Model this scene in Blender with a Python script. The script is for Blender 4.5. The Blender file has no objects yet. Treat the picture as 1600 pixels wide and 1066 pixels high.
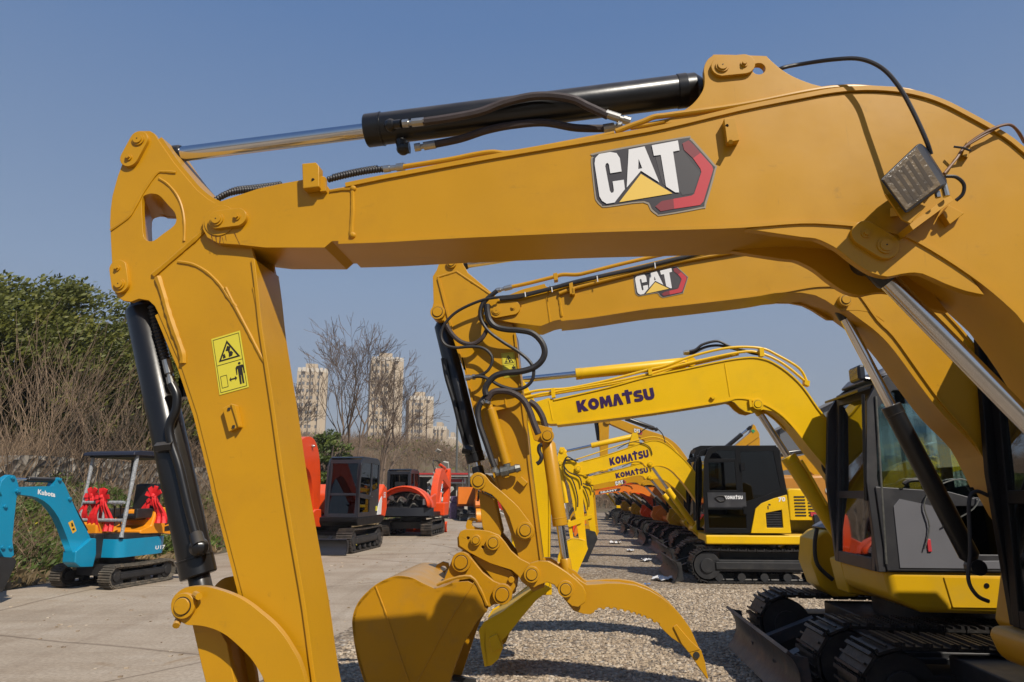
import bpy, bmesh, math, random
from mathutils import Vector, Matrix, noise
from mathutils.geometry import tessellate_polygon
random.seed(7)
V = Vector
SC = bpy.context.scene
COL = SC.collection
R = math.radians
# ------------------------------------------------------------ camera
F = 1600*24/36.0
PITCH = math.atan(235/F)
H = 1.7
cam = bpy.data.cameras.new('camera'); camo = bpy.data.objects.new('camera', cam); COL.objects.link(camo)
cam.lens = 24; cam.sensor_width = 36; cam.clip_end = 3000; cam.clip_start = .05
camo.location = (0, 0, H); camo.rotation_euler = (R(90)+PITCH, 0, 0)
SC.camera = camo
# ------------------------------------------------------------ light
ROW = R(5.0)
Rd = V((math.sin(ROW), math.cos(ROW), 0)); Ad = V((-math.cos(ROW), math.sin(ROW), 0))
tosun = (-Rd*1.0 - Ad*.78 + V((0, 0, 1.28))).normalized()
el = math.asin(tosun.z); az = math.atan2(tosun.x, tosun.y)
w = bpy.data.worlds.new("World"); SC.world = w; w.use_nodes = True
nt = w.node_tree; bg = nt.nodes['Background']
sky = nt.nodes.new('ShaderNodeTexSky'); sky.sky_type = 'NISHITA'; sky.sun_disc = False
sky.sun_elevation = el; sky.sun_rotation = az
sky.air_density = 1.0; sky.dust_density = 1.0; sky.ozone_density = 2.0; sky.altitude = 0
nt.links.new(sky.outputs[0], bg.inputs[0]); bg.inputs[1].default_value = .10
# hazy spring air: the clear sky is veiled by pale haze that thickens towards the horizon
_g = nt.nodes.new('ShaderNodeTexCoord'); _s = nt.nodes.new('ShaderNodeSeparateXYZ'); nt.links.new(_g.outputs['Generated'], _s.inputs[0])
_r = nt.nodes.new('ShaderNodeValToRGB'); nt.links.new(_s.outputs['Z'], _r.inputs[0])
_e = _r.color_ramp.elements; _e[0].position = 0; _e[1].position = 1
for _p in (.07, .28, .60): _e.new(_p)
for _i, _c in enumerate(((.275, .285, .325), (.275, .296, .345), (.232, .315, .458), (.110, .210, .425), (.062, .14, .35))): _e[_i].color = (*_c, 1)
_b2 = nt.nodes.new('ShaderNodeBackground'); nt.links.new(_r.outputs[0], _b2.inputs[0]); _b2.inputs[1].default_value = 1
_m = nt.nodes.new('ShaderNodeMixShader'); _m.inputs[0].default_value = .85; nt.links.new(bg.outputs[0], _m.inputs[1]); nt.links.new(_b2.outputs[0], _m.inputs[2])
nt.links.new(_m.outputs[0], nt.nodes['World Output'].inputs[0])
sl = bpy.data.lights.new('sun', 'SUN'); sl.energy = 5.0; sl.angle = R(.5); sl.color = (1, .93, .82)
so = bpy.data.objects.new('sun', sl); COL.objects.link(so)
so.rotation_euler = tosun.to_track_quat('Z', 'Y').to_euler()
SC.view_settings.view_transform = 'Standard'; SC.view_settings.look = 'None'
SC.view_settings.exposure = 0; SC.view_settings.gamma = 1
# ------------------------------------------------------------ materials
MATS = {}
KA = .885
def mat(name, col, rough=.5, metal=0, var=.0, scale=8, coat=0, bump=0, bscale=60, dirt=None, trans=0, alpha=None, spec=.5, wear=0):
    if name in MATS: return MATS[name]
    col = tuple(c*KA for c in col)
    if dirt: dirt = (tuple(c*KA for c in dirt[0]), dirt[1], dirt[2])
    m = bpy.data.materials.new(name); m.use_nodes = True; n = m.node_tree; b = n.nodes['Principled BSDF']
    b.inputs['Base Color'].default_value = (*col, 1); b.inputs['Roughness'].default_value = rough
    b.inputs['Metallic'].default_value = metal; b.inputs['Coat Weight'].default_value = coat
    b.inputs['Specular IOR Level'].default_value = spec
    b.inputs['Transmission Weight'].default_value = trans
    tc = n.nodes.new('ShaderNodeTexCoord'); geo = n.nodes.new('ShaderNodeNewGeometry')
    last = None
    if var > 0:
        nz = n.nodes.new('ShaderNodeTexNoise'); nz.inputs['Scale'].default_value = scale; nz.inputs['Detail'].default_value = 6
        n.links.new(geo.outputs['Position'], nz.inputs['Vector'])
        cr = n.nodes.new('ShaderNodeValToRGB')
        cr.color_ramp.elements[0].position = .3; cr.color_ramp.elements[1].position = .7
        cr.color_ramp.elements[0].color = (*[c*(1-var) for c in col], 1)
        cr.color_ramp.elements[1].color = (*[min(1, c*(1+var)) for c in col], 1)
        n.links.new(nz.outputs['Fac'], cr.inputs['Fac']); last = cr.outputs['Color']
        mr = n.nodes.new('ShaderNodeMapRange'); mr.inputs['To Min'].default_value = max(.02, rough*.8); mr.inputs['To Max'].default_value = min(1, rough*1.25)
        nz2 = n.nodes.new('ShaderNodeTexNoise'); nz2.inputs['Scale'].default_value = scale*2.3; nz2.inputs['Detail'].default_value = 8
        n.links.new(geo.outputs['Position'], nz2.inputs['Vector'])
        n.links.new(nz2.outputs['Fac'], mr.inputs['Value']); n.links.new(mr.outputs[0], b.inputs['Roughness'])
    if dirt:
        dc, amt, ds = dirt
        nz = n.nodes.new('ShaderNodeTexNoise'); nz.inputs['Scale'].default_value = ds; nz.inputs['Detail'].default_value = 10; nz.inputs['Roughness'].default_value = .65
        n.links.new(geo.outputs['Position'], nz.inputs['Vector'])
        mr = n.nodes.new('ShaderNodeMapRange'); mr.inputs['From Min'].default_value = .5; mr.inputs['From Max'].default_value = .72; mr.inputs['To Max'].default_value = amt
        n.links.new(nz.outputs['Fac'], mr.inputs['Value'])
        mx = n.nodes.new('ShaderNodeMixRGB'); n.links.new(mr.outputs[0], mx.inputs['Fac'])
        if last: n.links.new(last, mx.inputs['Color1'])
        else: mx.inputs['Color1'].default_value = (*col, 1)
        mx.inputs['Color2'].default_value = (*dc, 1); last = mx.outputs[0]
    if wear > 0: # fine scratches, rub marks and settled dust on faces that look up
        def mixin(fac, c2):
            nonlocal last
            mx = n.nodes.new('ShaderNodeMixRGB'); n.links.new(fac, mx.inputs['Fac'])
            if last: n.links.new(last, mx.inputs['Color1'])
            else: mx.inputs['Color1'].default_value = (*col, 1)
            mx.inputs['Color2'].default_value = (*c2, 1); last = mx.outputs[0]
        for sc3, th, rot, k in (((3, 60, 22), .69, .5, .5), ((55, 40, 5), .70, -.3, .45), ((9, 9, 9), .70, 0, .6)):
            mp = n.nodes.new('ShaderNodeMapping'); mp.inputs['Scale'].default_value = sc3; mp.inputs['Rotation'].default_value = (rot, rot*.6, rot); n.links.new(geo.outputs['Position'], mp.inputs[0])
            nz = n.nodes.new('ShaderNodeTexNoise'); nz.inputs['Scale'].default_value = 1.0; nz.inputs['Detail'].default_value = 7; nz.inputs['Roughness'].default_value = .7; n.links.new(mp.outputs[0], nz.inputs['Vector'])
            mr = n.nodes.new('ShaderNodeMapRange'); mr.inputs['From Min'].default_value = th-.06; mr.inputs['From Max'].default_value = th+.02; mr.inputs['To Max'].default_value = wear*k; n.links.new(nz.outputs['Fac'], mr.inputs['Value'])
            mixin(mr.outputs[0], tuple(c*.45+.02 for c in col))
        sx = n.nodes.new('ShaderNodeSeparateXYZ'); n.links.new(geo.outputs['Normal'], sx.inputs[0])
        nz = n.nodes.new('ShaderNodeTexNoise'); nz.inputs['Scale'].default_value = 7; nz.inputs['Detail'].default_value = 9; n.links.new(geo.outputs['Position'], nz.inputs['Vector'])
        mr = n.nodes.new('ShaderNodeMapRange'); mr.inputs['From Min'].default_value = .25; mr.inputs['From Max'].default_value = 1.0; mr.inputs['To Max'].default_value = wear*1.1; n.links.new(sx.outputs['Z'], mr.inputs['Value'])
        mu = n.nodes.new('ShaderNodeMath'); mu.operation = 'MULTIPLY'; n.links.new(mr.outputs[0], mu.inputs[0]); n.links.new(nz.outputs['Fac'], mu.inputs[1]); mixin(mu.outputs[0], (.36, .31, .24))
    if last: n.links.new(last, b.inputs['Base Color'])
    if bump > 0:
        nz = n.nodes.new('ShaderNodeTexNoise'); nz.inputs['Scale'].default_value = bscale; nz.inputs['Detail'].default_value = 4
        n.links.new(geo.outputs['Position'], nz.inputs['Vector'])
        bp = n.nodes.new('ShaderNodeBump'); bp.inputs['Strength'].default_value = bump; bp.inputs['Distance'].default_value = .01
        n.links.new(nz.outputs['Fac'], bp.inputs['Height']); n.links.new(bp.outputs[0], b.inputs['Normal'])
    MATS[name] = m; return m
CAT = mat('ochre_paint', (.56, .276, .006), .34, var=.05, scale=2.5, coat=0, bump=.06, bscale=7, dirt=((.42, .20, .012), .35, 3.2), spec=.4, wear=.6)
KOM = mat('bright_yellow_paint', (.84, .50, .002), .38, var=.04, scale=2, spec=.3, wear=.4, coat=0, bump=.05, bscale=7, dirt=((.5, .32, .03), .3, 2.5))
RED = mat('orange_red_paint', (.82, .072, .008), .38, wear=.4, var=.05, scale=2, spec=.3, dirt=((.4, .06, .03), .3, 2.5))
ORG = mat('orange_paint', (.80, .20, .012), .4, var=.05, scale=2)
KORG = mat('light_orange_paint', (.85, .30, .01), .35, var=.04, scale=3)
TEAL = mat('teal_paint', (.005, .25, .43), .35, var=.05, scale=3, coat=.1)
BLK = mat('black_cylinder_paint', (.008, .008, .009), .3, wear=.5, var=.15, scale=6, bump=.05, bscale=20)
BLK2 = mat('dull_black_paint', (.018, .018, .019), .5, var=.25, scale=5, dirt=((.10, .085, .07), .35, 4))
STEEL = mat('track_steel', (.055, .045, .037), .6, .25, var=.3, scale=9, dirt=((.19, .14, .095), .7, 6), bump=.3, bscale=40)
DSTEEL = mat('dark_track_steel', (.022, .020, .019), .5, .3, var=.3, scale=9, dirt=((.09, .075, .06), .5, 6), bump=.2, bscale=40)
CHROME = mat('chrome', (.72, .72, .73), .16, 1, var=.03, scale=14)
RUB = mat('hose_rubber', (.018, .016, .017), .5, var=.2, scale=14)
HBR = mat('brown_hose_wrap', (.045, .030, .028), .6, var=.2, scale=20, bump=.3, bscale=400)
ZINC = mat('zinc_fitting', (.5, .49, .46), .32, .9, var=.1, scale=30)
ALU = mat('brushed_gun_metal', (.20, .20, .18), .45, .7, var=.25, scale=40)
GREYC = mat('grey_cab_paint', (.030, .030, .034), .45, var=.08, scale=3, dirt=((.16, .15, .14), .25, 3))
GREYL = mat('light_grey_cab_panel', (.15, .15, .165), .45, var=.05, scale=3)
DKC = mat('dark_cab_paint', (.006, .006, .0065), .45, var=.1, scale=3, spec=.2)
DKG = mat('charcoal_cab_paint', (.018, .021, .028), .35, var=.1, scale=3)
WHITE = mat('white_print', (.80, .79, .78), .4)
INK = mat('purple_ink', (.035, .010, .075), .4)
DEC = mat('charcoal_print', (.035, .030, .034), .45)
DECL = mat('grey_print_border', (.30, .25, .18), .5)
DECH = mat('honeycomb_print', (.052, .047, .050), .5)
CRED = mat('crimson_print', (.55, .045, .055), .4)
CRED2 = mat('dark_crimson_print', (.22, .025, .032), .45)
CYEL = mat('pale_yellow_print', (.85, .56, .10), .4)
STK = mat('sticker_yellow', (.72, .62, .05), .4)
STKB = mat('sticker_black', (.02, .015, .01), .5)
SEAT = mat('black_vinyl', (.014, .014, .015), .4)
CLOTH = mat('red_ribbon_cloth', (.72, .012, .015), .6, var=.12, scale=9)
PLW = mat('plastic_wrap', (.32, .33, .34), .25, var=.35, scale=35, bump=.8, bscale=60)
INT = mat('interior_green_grey', (.10, .16, .13), .6)
def glass(name, tint, a):
    m = bpy.data.materials.new(name); m.use_nodes = True; n = m.node_tree; n.nodes.clear()
    o = n.nodes.new('ShaderNodeOutputMaterial'); mx = n.nodes.new('ShaderNodeMixShader')
    t = n.nodes.new('ShaderNodeBsdfTransparent'); t.inputs[0].default_value = (*tint, 1)
    g = n.nodes.new('ShaderNodeBsdfGlossy'); g.inputs['Roughness'].default_value = .02; g.inputs[0].default_value = (.9, .95, 1, 1)
    fr = n.nodes.new('ShaderNodeFresnel'); fr.inputs[0].default_value = 1.5
    mm = n.nodes.new('ShaderNodeMath'); mm.operation = 'MULTIPLY_ADD'; mm.inputs[1].default_value = 1.0; mm.inputs[2].default_value = a
    n.links.new(fr.outputs[0], mm.inputs[0]); n.links.new(mm.outputs[0], mx.inputs[0])
    n.links.new(t.outputs[0], mx.inputs[1]); n.links.new(g.outputs[0], mx.inputs[2]); n.links.new(mx.outputs[0], o.inputs[0])
    return m
GLS = glass('cab_glass', (.74, .84, .82), .20)
GLD = glass('tinted_cab_glass', (.11, .13, .13), .01)
# ------------------------------------------------------------ mesh builder
class B:
    def __init__(s): s.v = []; s.f = []; s.sub = []
    def add(s, vs, fs):
        k = len(s.v); s.v += [V(p) for p in vs]; s.f += [tuple(i+k for i in f) for f in fs]; return s
    def prism(s, poly, vec, holes=()):
        loops = [list(poly)]+[list(h) for h in holes]
        tri = tessellate_polygon([[V(p) for p in l] for l in loops])
        allv = [V(p) for l in loops for p in l]; n = len(allv); k = len(s.v)
        s.v += allv+[p+V(vec) for p in allv]
        for t in tri:
            s.f.append((k+t[0], k+t[1], k+t[2])); s.f.append((k+n+t[2], k+n+t[1], k+n+t[0]))
        a = 0
        for l in loops:
            m = len(l)
            for i in range(m):
                j = (i+1) % m; s.f.append((k+a+i, k+a+j, k+n+a+j, k+n+a+i))
            a += m
        return s
    def tube(s, pts, r, n=10, cap=True):
        pts = [V(p) for p in pts]; m = len(pts)
        rr = r if isinstance(r, (list, tuple)) else [r]*m
        k = len(s.v); up = None
        for i, p in enumerate(pts):
            d = (pts[min(i+1, m-1)]-pts[max(i-1, 0)])
            if d.length < 1e-9: d = V((0, 0, 1))
            d.normalize()
            if up is None: up = d.orthogonal().normalized()
            else:
                up = up-d*up.dot(d)
                if up.length < 1e-6: up = d.orthogonal()
                up.normalize()
            q = d.cross(up)
            for j in range(n):
                a = 2*math.pi*j/n; s.v.append(p+(up*math.cos(a)+q*math.sin(a))*rr[i])
        for i in range(m-1):
            for j in range(n):
                a = k+i*n+j; b = k+i*n+(j+1) % n; s.f.append((a, b, b+n, a+n))
        if cap: s.f.append(tuple(k+j for j in range(n))[::-1]); s.f.append(tuple(k+(m-1)*n+j for j in range(n)))
        return s
    def cyl(s, a, b, r, n=24): return s.tube([a, b], r, n)
    def box8(s, c): # 8 corners: bottom 4 ccw, top 4
        return s.add(c, [(0, 3, 2, 1), (4, 5, 6, 7), (0, 1, 5, 4), (1, 2, 6, 5), (2, 3, 7, 6), (3, 0, 4, 7)])
    def box(s, fr, x0, x1, y0, y1, z0, z1):
        p = fr.p
        return s.box8([p(x0, y0, z0), p(x1, y0, z0), p(x1, y1, z0), p(x0, y1, z0), p(x0, y0, z1), p(x1, y0, z1), p(x1, y1, z1), p(x0, y1, z1)])
    def ball(s, c, r, sx=1, sy=1, sz=1, nu=10, nv=7, jit=0):
        k = len(s.v); c = V(c)
        for i in range(nv+1):
            t = math.pi*i/nv
            for j in range(nu):
                a = 2*math.pi*j/nu; q = 1+random.uniform(-jit, jit)
                s.v.append(c+V((math.sin(t)*math.cos(a)*sx, math.sin(t)*math.sin(a)*sy, math.cos(t)*sz))*r*q)
        for i in range(nv):
            for j in range(nu):
                a = k+i*nu+j; b = k+i*nu+(j+1) % nu; s.f.append((a, b, b+nu, a+nu))
        return s
def settag(o, label=None, cat=None, group=None, kind=None):
    if label: o['label'] = label
    if cat: o['category'] = cat
    if group: o['group'] = group
    if kind: o['kind'] = kind
    return o
def part(name, b, m, parent=None, bevel=0, label=None, smooth=True, recalc=True, seg=2, kind=None):
    me = bpy.data.meshes.new(name)
    if parent is not None:
        mi = parent.matrix_world.inverted(); vs = [mi@p for p in b.v]
    else: vs = b.v
    me.from_pydata([tuple(p) for p in vs], [], b.f)
    if recalc:
        bm = bmesh.new(); bm.from_mesh(me); bmesh.ops.recalc_face_normals(bm, faces=bm.faces); bm.to_mesh(me); bm.free()
    for mm in (m if isinstance(m, (list, tuple)) else [m]): me.materials.append(mm)
    if smooth:
        me.polygons.foreach_set('use_smooth', [True]*len(me.polygons)); me.set_sharp_from_angle(angle=R(32))
    o = bpy.data.objects.new(name, me); COL.objects.link(o)
    if parent is not None: o.parent = parent
    if bevel > 0:
        md = o.modifiers.new('bevel', 'BEVEL'); md.width = bevel; md.segments = seg; md.limit_method = 'ANGLE'; md.angle_limit = R(40); md.harden_normals = True
    if label: o['label'] = label
    if kind: o['kind'] = kind
    return o
def child(name, b, m, par, **k):
    for q in b.sub: o = child(name, q, m, par, **k)
    if b.sub and not b.v: return o
    o = part(name, b, m, root_of(par), **k)
    if o.parent is not par: o.parent = par; o.matrix_basis = Matrix()
    return o
def root_of(o):
    while o.parent is not None: o = o.parent
    return o
def fixmw(o):
    return o
def empty(name, mw, label, cat, group=None):
    o = bpy.data.objects.new(name, None); o.empty_display_size = .3; COL.objects.link(o); o.matrix_world = mw
    bpy.context.view_layer.update()
    return settag(o, label, cat, group)
def copy_tree(o, parent=None):
    c = o.copy(); COL.objects.link(c); c.parent = parent
    if 'label' in c and parent is None: del c['label']
    for ch in list(o.children): copy_tree(ch, c)
    return c
FW = V((0, math.cos(PITCH), math.sin(PITCH))); UP = V((0, -math.sin(PITCH), math.cos(PITCH)))
CAMP = V((0, 0, H))
def ray(px, py): return FW+V((1, 0, 0))*((px-800)/F)+UP*((533-py)/F)
def G(px, py, z=0):
    d = ray(px, py); return CAMP+d*((z-H)/d.z)
class Fr: # a machine's own frame: x forward, y left, z up
    def __init__(s, o, f):
        s.o = V((o[0], o[1], 0)); s.f = V((f[0], f[1], 0)).normalized(); s.l = V((-s.f.y, s.f.x, 0)); s.z = V((0, 0, 1))
    def p(s, x, y, z): return s.o+s.f*x+s.l*y+s.z*z
    def T(s, px, py, y):
        d = ray(px, py); t = ((s.o-CAMP).dot(s.l)+y)/d.dot(s.l); return CAMP+d*t
    def loc(s, px, py, y):
        q = s.T(px, py, y)-s.o; return (q.dot(s.f), q.z)
    def mw(s):
        return Matrix(((s.f.x, s.l.x, 0, s.o.x), (s.f.y, s.l.y, 0, s.o.y), (0, 0, 1, 0), (0, 0, 0, 1)))
    def xz(s, pts, y): return [s.p(x, y, z) for x, z in pts]
    def tr(s, pts, y): return [s.loc(a, b, y) for a, b in pts]
def conv(x0, y0, k): return lambda pts: [(x0+a/k, y0+b/k) for a, b in pts]
def cr(pts, n=4, closed=False):
    out = []; m = len(pts)
    for i in range(m if closed else m-1):
        g = lambda j: V(pts[j % m]) if closed else V(pts[max(0, min(m-1, j))])
        p0, p1, p2, p3 = g(i-1), g(i), g(i+1), g(i+2)
        for q in range(n):
            t = q/n
            out.append(tuple(.5*((2*p1)+(p2-p0)*t+(2*p0-5*p1+4*p2-p3)*t*t+(3*p1-p0-3*p2+p3)*t**3)))
    if not closed: out.append(tuple(pts[-1]))
    return out
def arc(c, r, a0, a1, n=12): return [(c[0]+r*math.cos(R(a0+(a1-a0)*i/n)), c[1]+r*math.sin(R(a0+(a1-a0)*i/n))) for i in range(n+1)]
def strip(pts, t): # offset an open xz polyline by t to its left: a plate's edge
    o = []
    for i, p in enumerate(pts):
        a = V(pts[max(0, i-1)]); b = V(pts[min(len(pts)-1, i+1)]); d = (b-a).normalized(); o.append((p[0]-d.y*t, p[1]+d.x*t))
    return list(pts)+o[::-1]
def capsule(a, b, r, n=10):
    a = V(a); b = V(b); d = (b-a); th = math.degrees(math.atan2(d.y, d.x))
    return arc(a, r, th+90, th+270, n)+arc(b, r, th-90, th+90, n)
def plate(bb, fr, poly, y0, y1, holes=()):
    bb.prism(fr.xz(poly, y0), fr.l*(y1-y0), [fr.xz(h, y0) for h in holes]); return bb
def seam(bb, fr, pts, y, r, n=6):
    P = [fr.p(x, y, z) for x, z in pts]; Q = []
    for a, c in zip(P[:-1], P[1:]):
        k = max(1, min(60, int((c-a).length/.014))); Q += [a.lerp(c, i/k) for i in range(k)]
    Q.append(P[-1]); rj = [r*(.86+.28*abs(noise.noise(q*55))*2) for q in Q]
    bb.sub.append(B().tube(Q, rj, n)); return bb
def pin_plate(fr, par, m, a, b, r, y, th=.02, pr=None):
    """keeper plate: pin head at a, bolt at b (local xz)"""
    pr = pr or r*.62
    bb = B(); plate(bb, fr, capsule(a, b, r), y-.002, y+th)
    o = child('pin_plate', bb, m, par, bevel=.002)
    c = B(); c.cyl(fr.p(a[0], y+th-.004, a[1]), fr.p(a[0], y+th+.006, a[1]), pr); c.cyl(fr.p(a[0], y+th-.004, a[1]), fr.p(a[0], y+th+.011, a[1]), pr*.72)
    child('pin_head', c, m, par); c = B()
    c.tube([fr.p(b[0], y+th, b[1]), fr.p(b[0], y+th+.005, b[1])], pr*.55, 20); c.tube([fr.p(b[0], y+th, b[1]), fr.p(b[0], y+th+.013, b[1])], pr*.33, 6)
    child('bolt', c, m, par)
    d = B(); d.cyl(fr.p(a[0], y+th+.01, a[1]), fr.p(a[0], y+th+.0125, a[1]), pr*.09, 8); child('grease_hole', d, STKB, o if o.parent.parent is None else par)
    return o
def boss(fr, par, m, a, r, y0, y1, name='pin_boss'):
    c = B(); c.cyl(fr.p(a[0], y0, a[1]), fr.p(a[0], y1, a[1]), r); k = y1-y0; s = 1 if k > 0 else -1
    o = child(name, c, m, par, bevel=.002)
    c = B().cyl(fr.p(a[0], y1, a[1]), fr.p(a[0], y1+s*.0012, a[1]), r*.73); child('pin_groove', c, STKB, par)
    c = B().cyl(fr.p(a[0], y1, a[1]), fr.p(a[0], y1+s*.008, a[1]), r*.65); child('pin_head', c, m, par, bevel=.002)
    return o
def hydraulic(fr, root, name, p0, p1, r_b, r_r, frac, mb, mr=None, gland=True, n=28, bosses=True):
    """cylinder: barrel eye at p0, rod eye at p1; frac = where the barrel ends"""
    p0 = V(p0); p1 = V(p1); d = (p1-p0).normalized(); L = (p1-p0).length; q = p0+d*L*frac
    b = B(); b.tube([p0+d*r_b*.7, p0+d*r_b*1.2, p0+d*r_b*1.25, q-d*r_b*1.1, q-d*r_b*1.08, q-d*r_b*1.0, q-d*r_b*.98, q-d*.004, q], [r_b*.6, r_b*.97, r_b, r_b, r_b*1.07, r_b*1.07, r_b*1.04, r_b*1.04, r_b*.98], n)
    b.cyl(p0-fr.l*r_b*.75, p0+fr.l*r_b*.75, r_b*.8, 20)
    o = part(name, b, mb, root)
    c = B(); c.tube([q-d*.02, p1-d*r_r*2.2], r_r, n); child('rod', c, mr or CHROME, o)
    c = B(); c.tube([p1-d*r_r*3.2, p1-d*r_r*2.9, p1], [r_r*1.1, r_r*1.25, r_r*1.3], 16); c.cyl(p1-fr.l*r_b*.7, p1+fr.l*r_b*.7, r_b*.72, 20)
    child('rod_eye', c, mb, o)
    return o
def hose(root, pts, r, m=RUB, name='hose', n=8, sub=6, coil=False, ends=True):
    pts = [tuple(p) for p in pts]; q = cr(pts, sub)
    if coil:
        path = [V(p) for p in q]; L = sum((path[i+1]-path[i]).length for i in range(len(path)-1))
        k = int(L/(r*.42)); out = []; rr = []
        seg = 0; acc = 0; ls = [(path[i+1]-path[i]).length for i in range(len(path)-1)]
        for i in range(k+1):
            t = L*i/k
            while seg < len(ls)-1 and acc+ls[seg] < t: acc += ls[seg]; seg += 1
            out.append(path[seg].lerp(path[seg+1], min(1, (t-acc)/max(1e-6, ls[seg])))); rr.append(r*(1.08 if i % 2 else .8))
        b = B().tube(out, rr, 12)
    else: b = B().tube(q, r, n)
    o = part(name, b, m, root) if root.parent is None else child(name, b, m, root)
    if ends:
        for a, c in ((V(q[0]), V(q[2])), (V(q[-1]), V(q[-3]))):
            d = (c-a).normalized(); e = B().tube([a-d*r*1.6, a-d*r*.4, a-d*r*.39, a+d*r*2.6], [r*.95, r*.95, r*1.22, r*1.22], 10); child('hose_fitting', e, ZINC, o)
    return o
def text_mesh(s, bold=.03):
    cu = bpy.data.curves.new('t', 'FONT'); cu.body = s; cu.size = 1; cu.offset = bold; cu.resolution_u = 3; cu.space_character = 1.08
    o = bpy.data.objects.new('t', cu); COL.objects.link(o); dg = bpy.context.evaluated_depsgraph_get()
    me = bpy.data.meshes.new_from_object(o.evaluated_get(dg)); bpy.data.objects.remove(o)
    vs = [v.co.copy() for v in me.vertices]; fs = [tuple(p.vertices) for p in me.polygons]; bpy.data.meshes.remove(me)
    x0 = min(v.x for v in vs); x1 = max(v.x for v in vs); y0 = min(v.y for v in vs); y1 = max(v.y for v in vs)
    return [((v.x-x0)/(x1-x0), (v.y-y0)/(y1-y0)) for v in vs], fs
def decal_text(fr, par, s, m, o, right, up, y, bold=.03, name='lettering'):
    """o: lower-left in local xz; right/up: local xz vectors for the full width/height"""
    uv, fs = text_mesh(s, bold); b = B()
    b.add([fr.p(o[0]+u*right[0]+v*up[0], y, o[1]+u*right[1]+v*up[1]) for u, v in uv], fs)
    return child(name, b, m, par, smooth=False, recalc=False)
# heavy maker's lettering, drawn as outlines on a 0..1 cell
def blk(w0, pts): return (w0, pts)
KL = {
 'K': [[(0,0),(.34,0),(.34,.30),(.60,0),(1.04,0),(.62,.52),(1.0,1),(.60,1),(.34,.68),(.34,1),(0,1)]],
 'M': [[(0,0),(.26,0),(.29,.5),(.44,.08),(.57,.08),(.72,.5),(.75,0),(1.02,0),(.94,1),(.66,1),(.51,.55),(.34,1),(.06,1)]],
 'A': [[(-.03,0),(.35,0),(.5,.55),(.65,0),(1.03,0),(.70,1),(.30,1)]],
 'T': [[(.31,0),(.69,0),(.69,.74),(1.02,.74),(1.02,1),(.69,1),(.69,1.2),(.31,1.2),(.31,1),(-.02,1),(-.02,.74),(.31,.74)]],
 'U': [[(0,1),(0,.3),(.12,.08),(.32,0),(.68,0),(.88,.08),(1,.3),(1,1),(.65,1),(.65,.38),(.58,.28),(.42,.28),(.35,.38),(.35,1)]],
 'S': [[(0,.05),(.35,0),(.7,0),(.93,.1),(1,.28),(.93,.5),(.7,.6),(.4,.66),(.38,.71),(.45,.74),(.92,.71),(.92,.98),(.4,1),(.15,.93),(.03,.76),(.08,.54),(.3,.43),(.60,.38),(.60,.31),(.54,.28),(.02,.31)]],
}
def komatsu(fr, par, m, o, right, up, y):
    b = B(); x = 0; ws = {'K': .15, 'O': .155, 'M': .17, 'A': .14, 'T': .14, 'S': .135, 'U': .145}; wd = 'KOMATSU'
    tot = sum(ws[c] for c in wd)+.012*6
    def put(pl, x0, ww, holes=()):
        f = lambda q: fr.p(o[0]+(x0+q[0]*ww)/tot*right[0]+q[1]*up[0], y, o[1]+(x0+q[0]*ww)/tot*right[1]+q[1]*up[1])
        loops = [pl]+list(holes); vs = [f(q) for l in loops for q in l]; tri = tessellate_polygon([[V((q[0], q[1], 0)) for q in l] for l in loops]); b.add(vs, tri)
    for c in wd:
        if c == 'O': put([(.5+.5*math.cos(R(a)), .5+.5*math.sin(R(a))) for a in range(0, 360, 24)], x, ws[c], [[(.5+.17*math.cos(R(a)), .5+.2*math.sin(R(a))) for a in range(0, 360, 30)]])
        else:
            for pl in KL[c]: put(pl, x, ws[c])
        x += ws[c]+.012
    return child('lettering', b, m, par, smooth=False, recalc=False)
LOGO = dict(
 border=[(84,690),(92,655),(122,631),(590,548),(635,552),(670,585),(770,700),(778,730),(722,925),(700,945),(480,984),(448,980),(415,955),(374,912),(172,938),(138,930),(114,905),(103,870)],
 dark=[(93,690),(101,660),(128,640),(590,557),(630,562),(660,590),(761,705),(768,730),(714,915),(695,935),(480,975),(452,970),(422,945),(380,902),(170,929),(143,921),(123,900),(112,868)],
 honey=[(440,660),(560,640),(590,620),(640,690),(688,745),(650,862),(590,872),(575,850),(530,845),(480,810)],
 cred2=[[(590,585),(625,568),(652,592),(690,637),(650,668),(600,622)],[(440,935),(475,905),(540,893),(545,948),(470,962)]],
 cred=[(690,637),(755,710),(761,730),(707,907),(688,927),(545,948),(540,893),(640,875),(655,866),(695,745),(690,725),(650,668)],
 tri=[(360,755),(535,863),(240,912)],
 C=[(128,645),(190,634),(225,640),(243,668),(253,742),(190,752),(183,705),(177,695),(166,698),(162,712),(188,850),(196,861),(207,858),(210,845),(203,797),(265,788),(271,840),(214,914),(170,921),(145,905),(130,880),(103,700),(107,668)],
 A=[(292,620),(380,603),(462,803),(360,738),(281,832)], AH=[(347,672),(367,724),(345,729)],
 T=[(420,597),(565,570),(574,625),(538,632),(572,858),(550,858),(499,825),(470,650),(432,655)])
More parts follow.
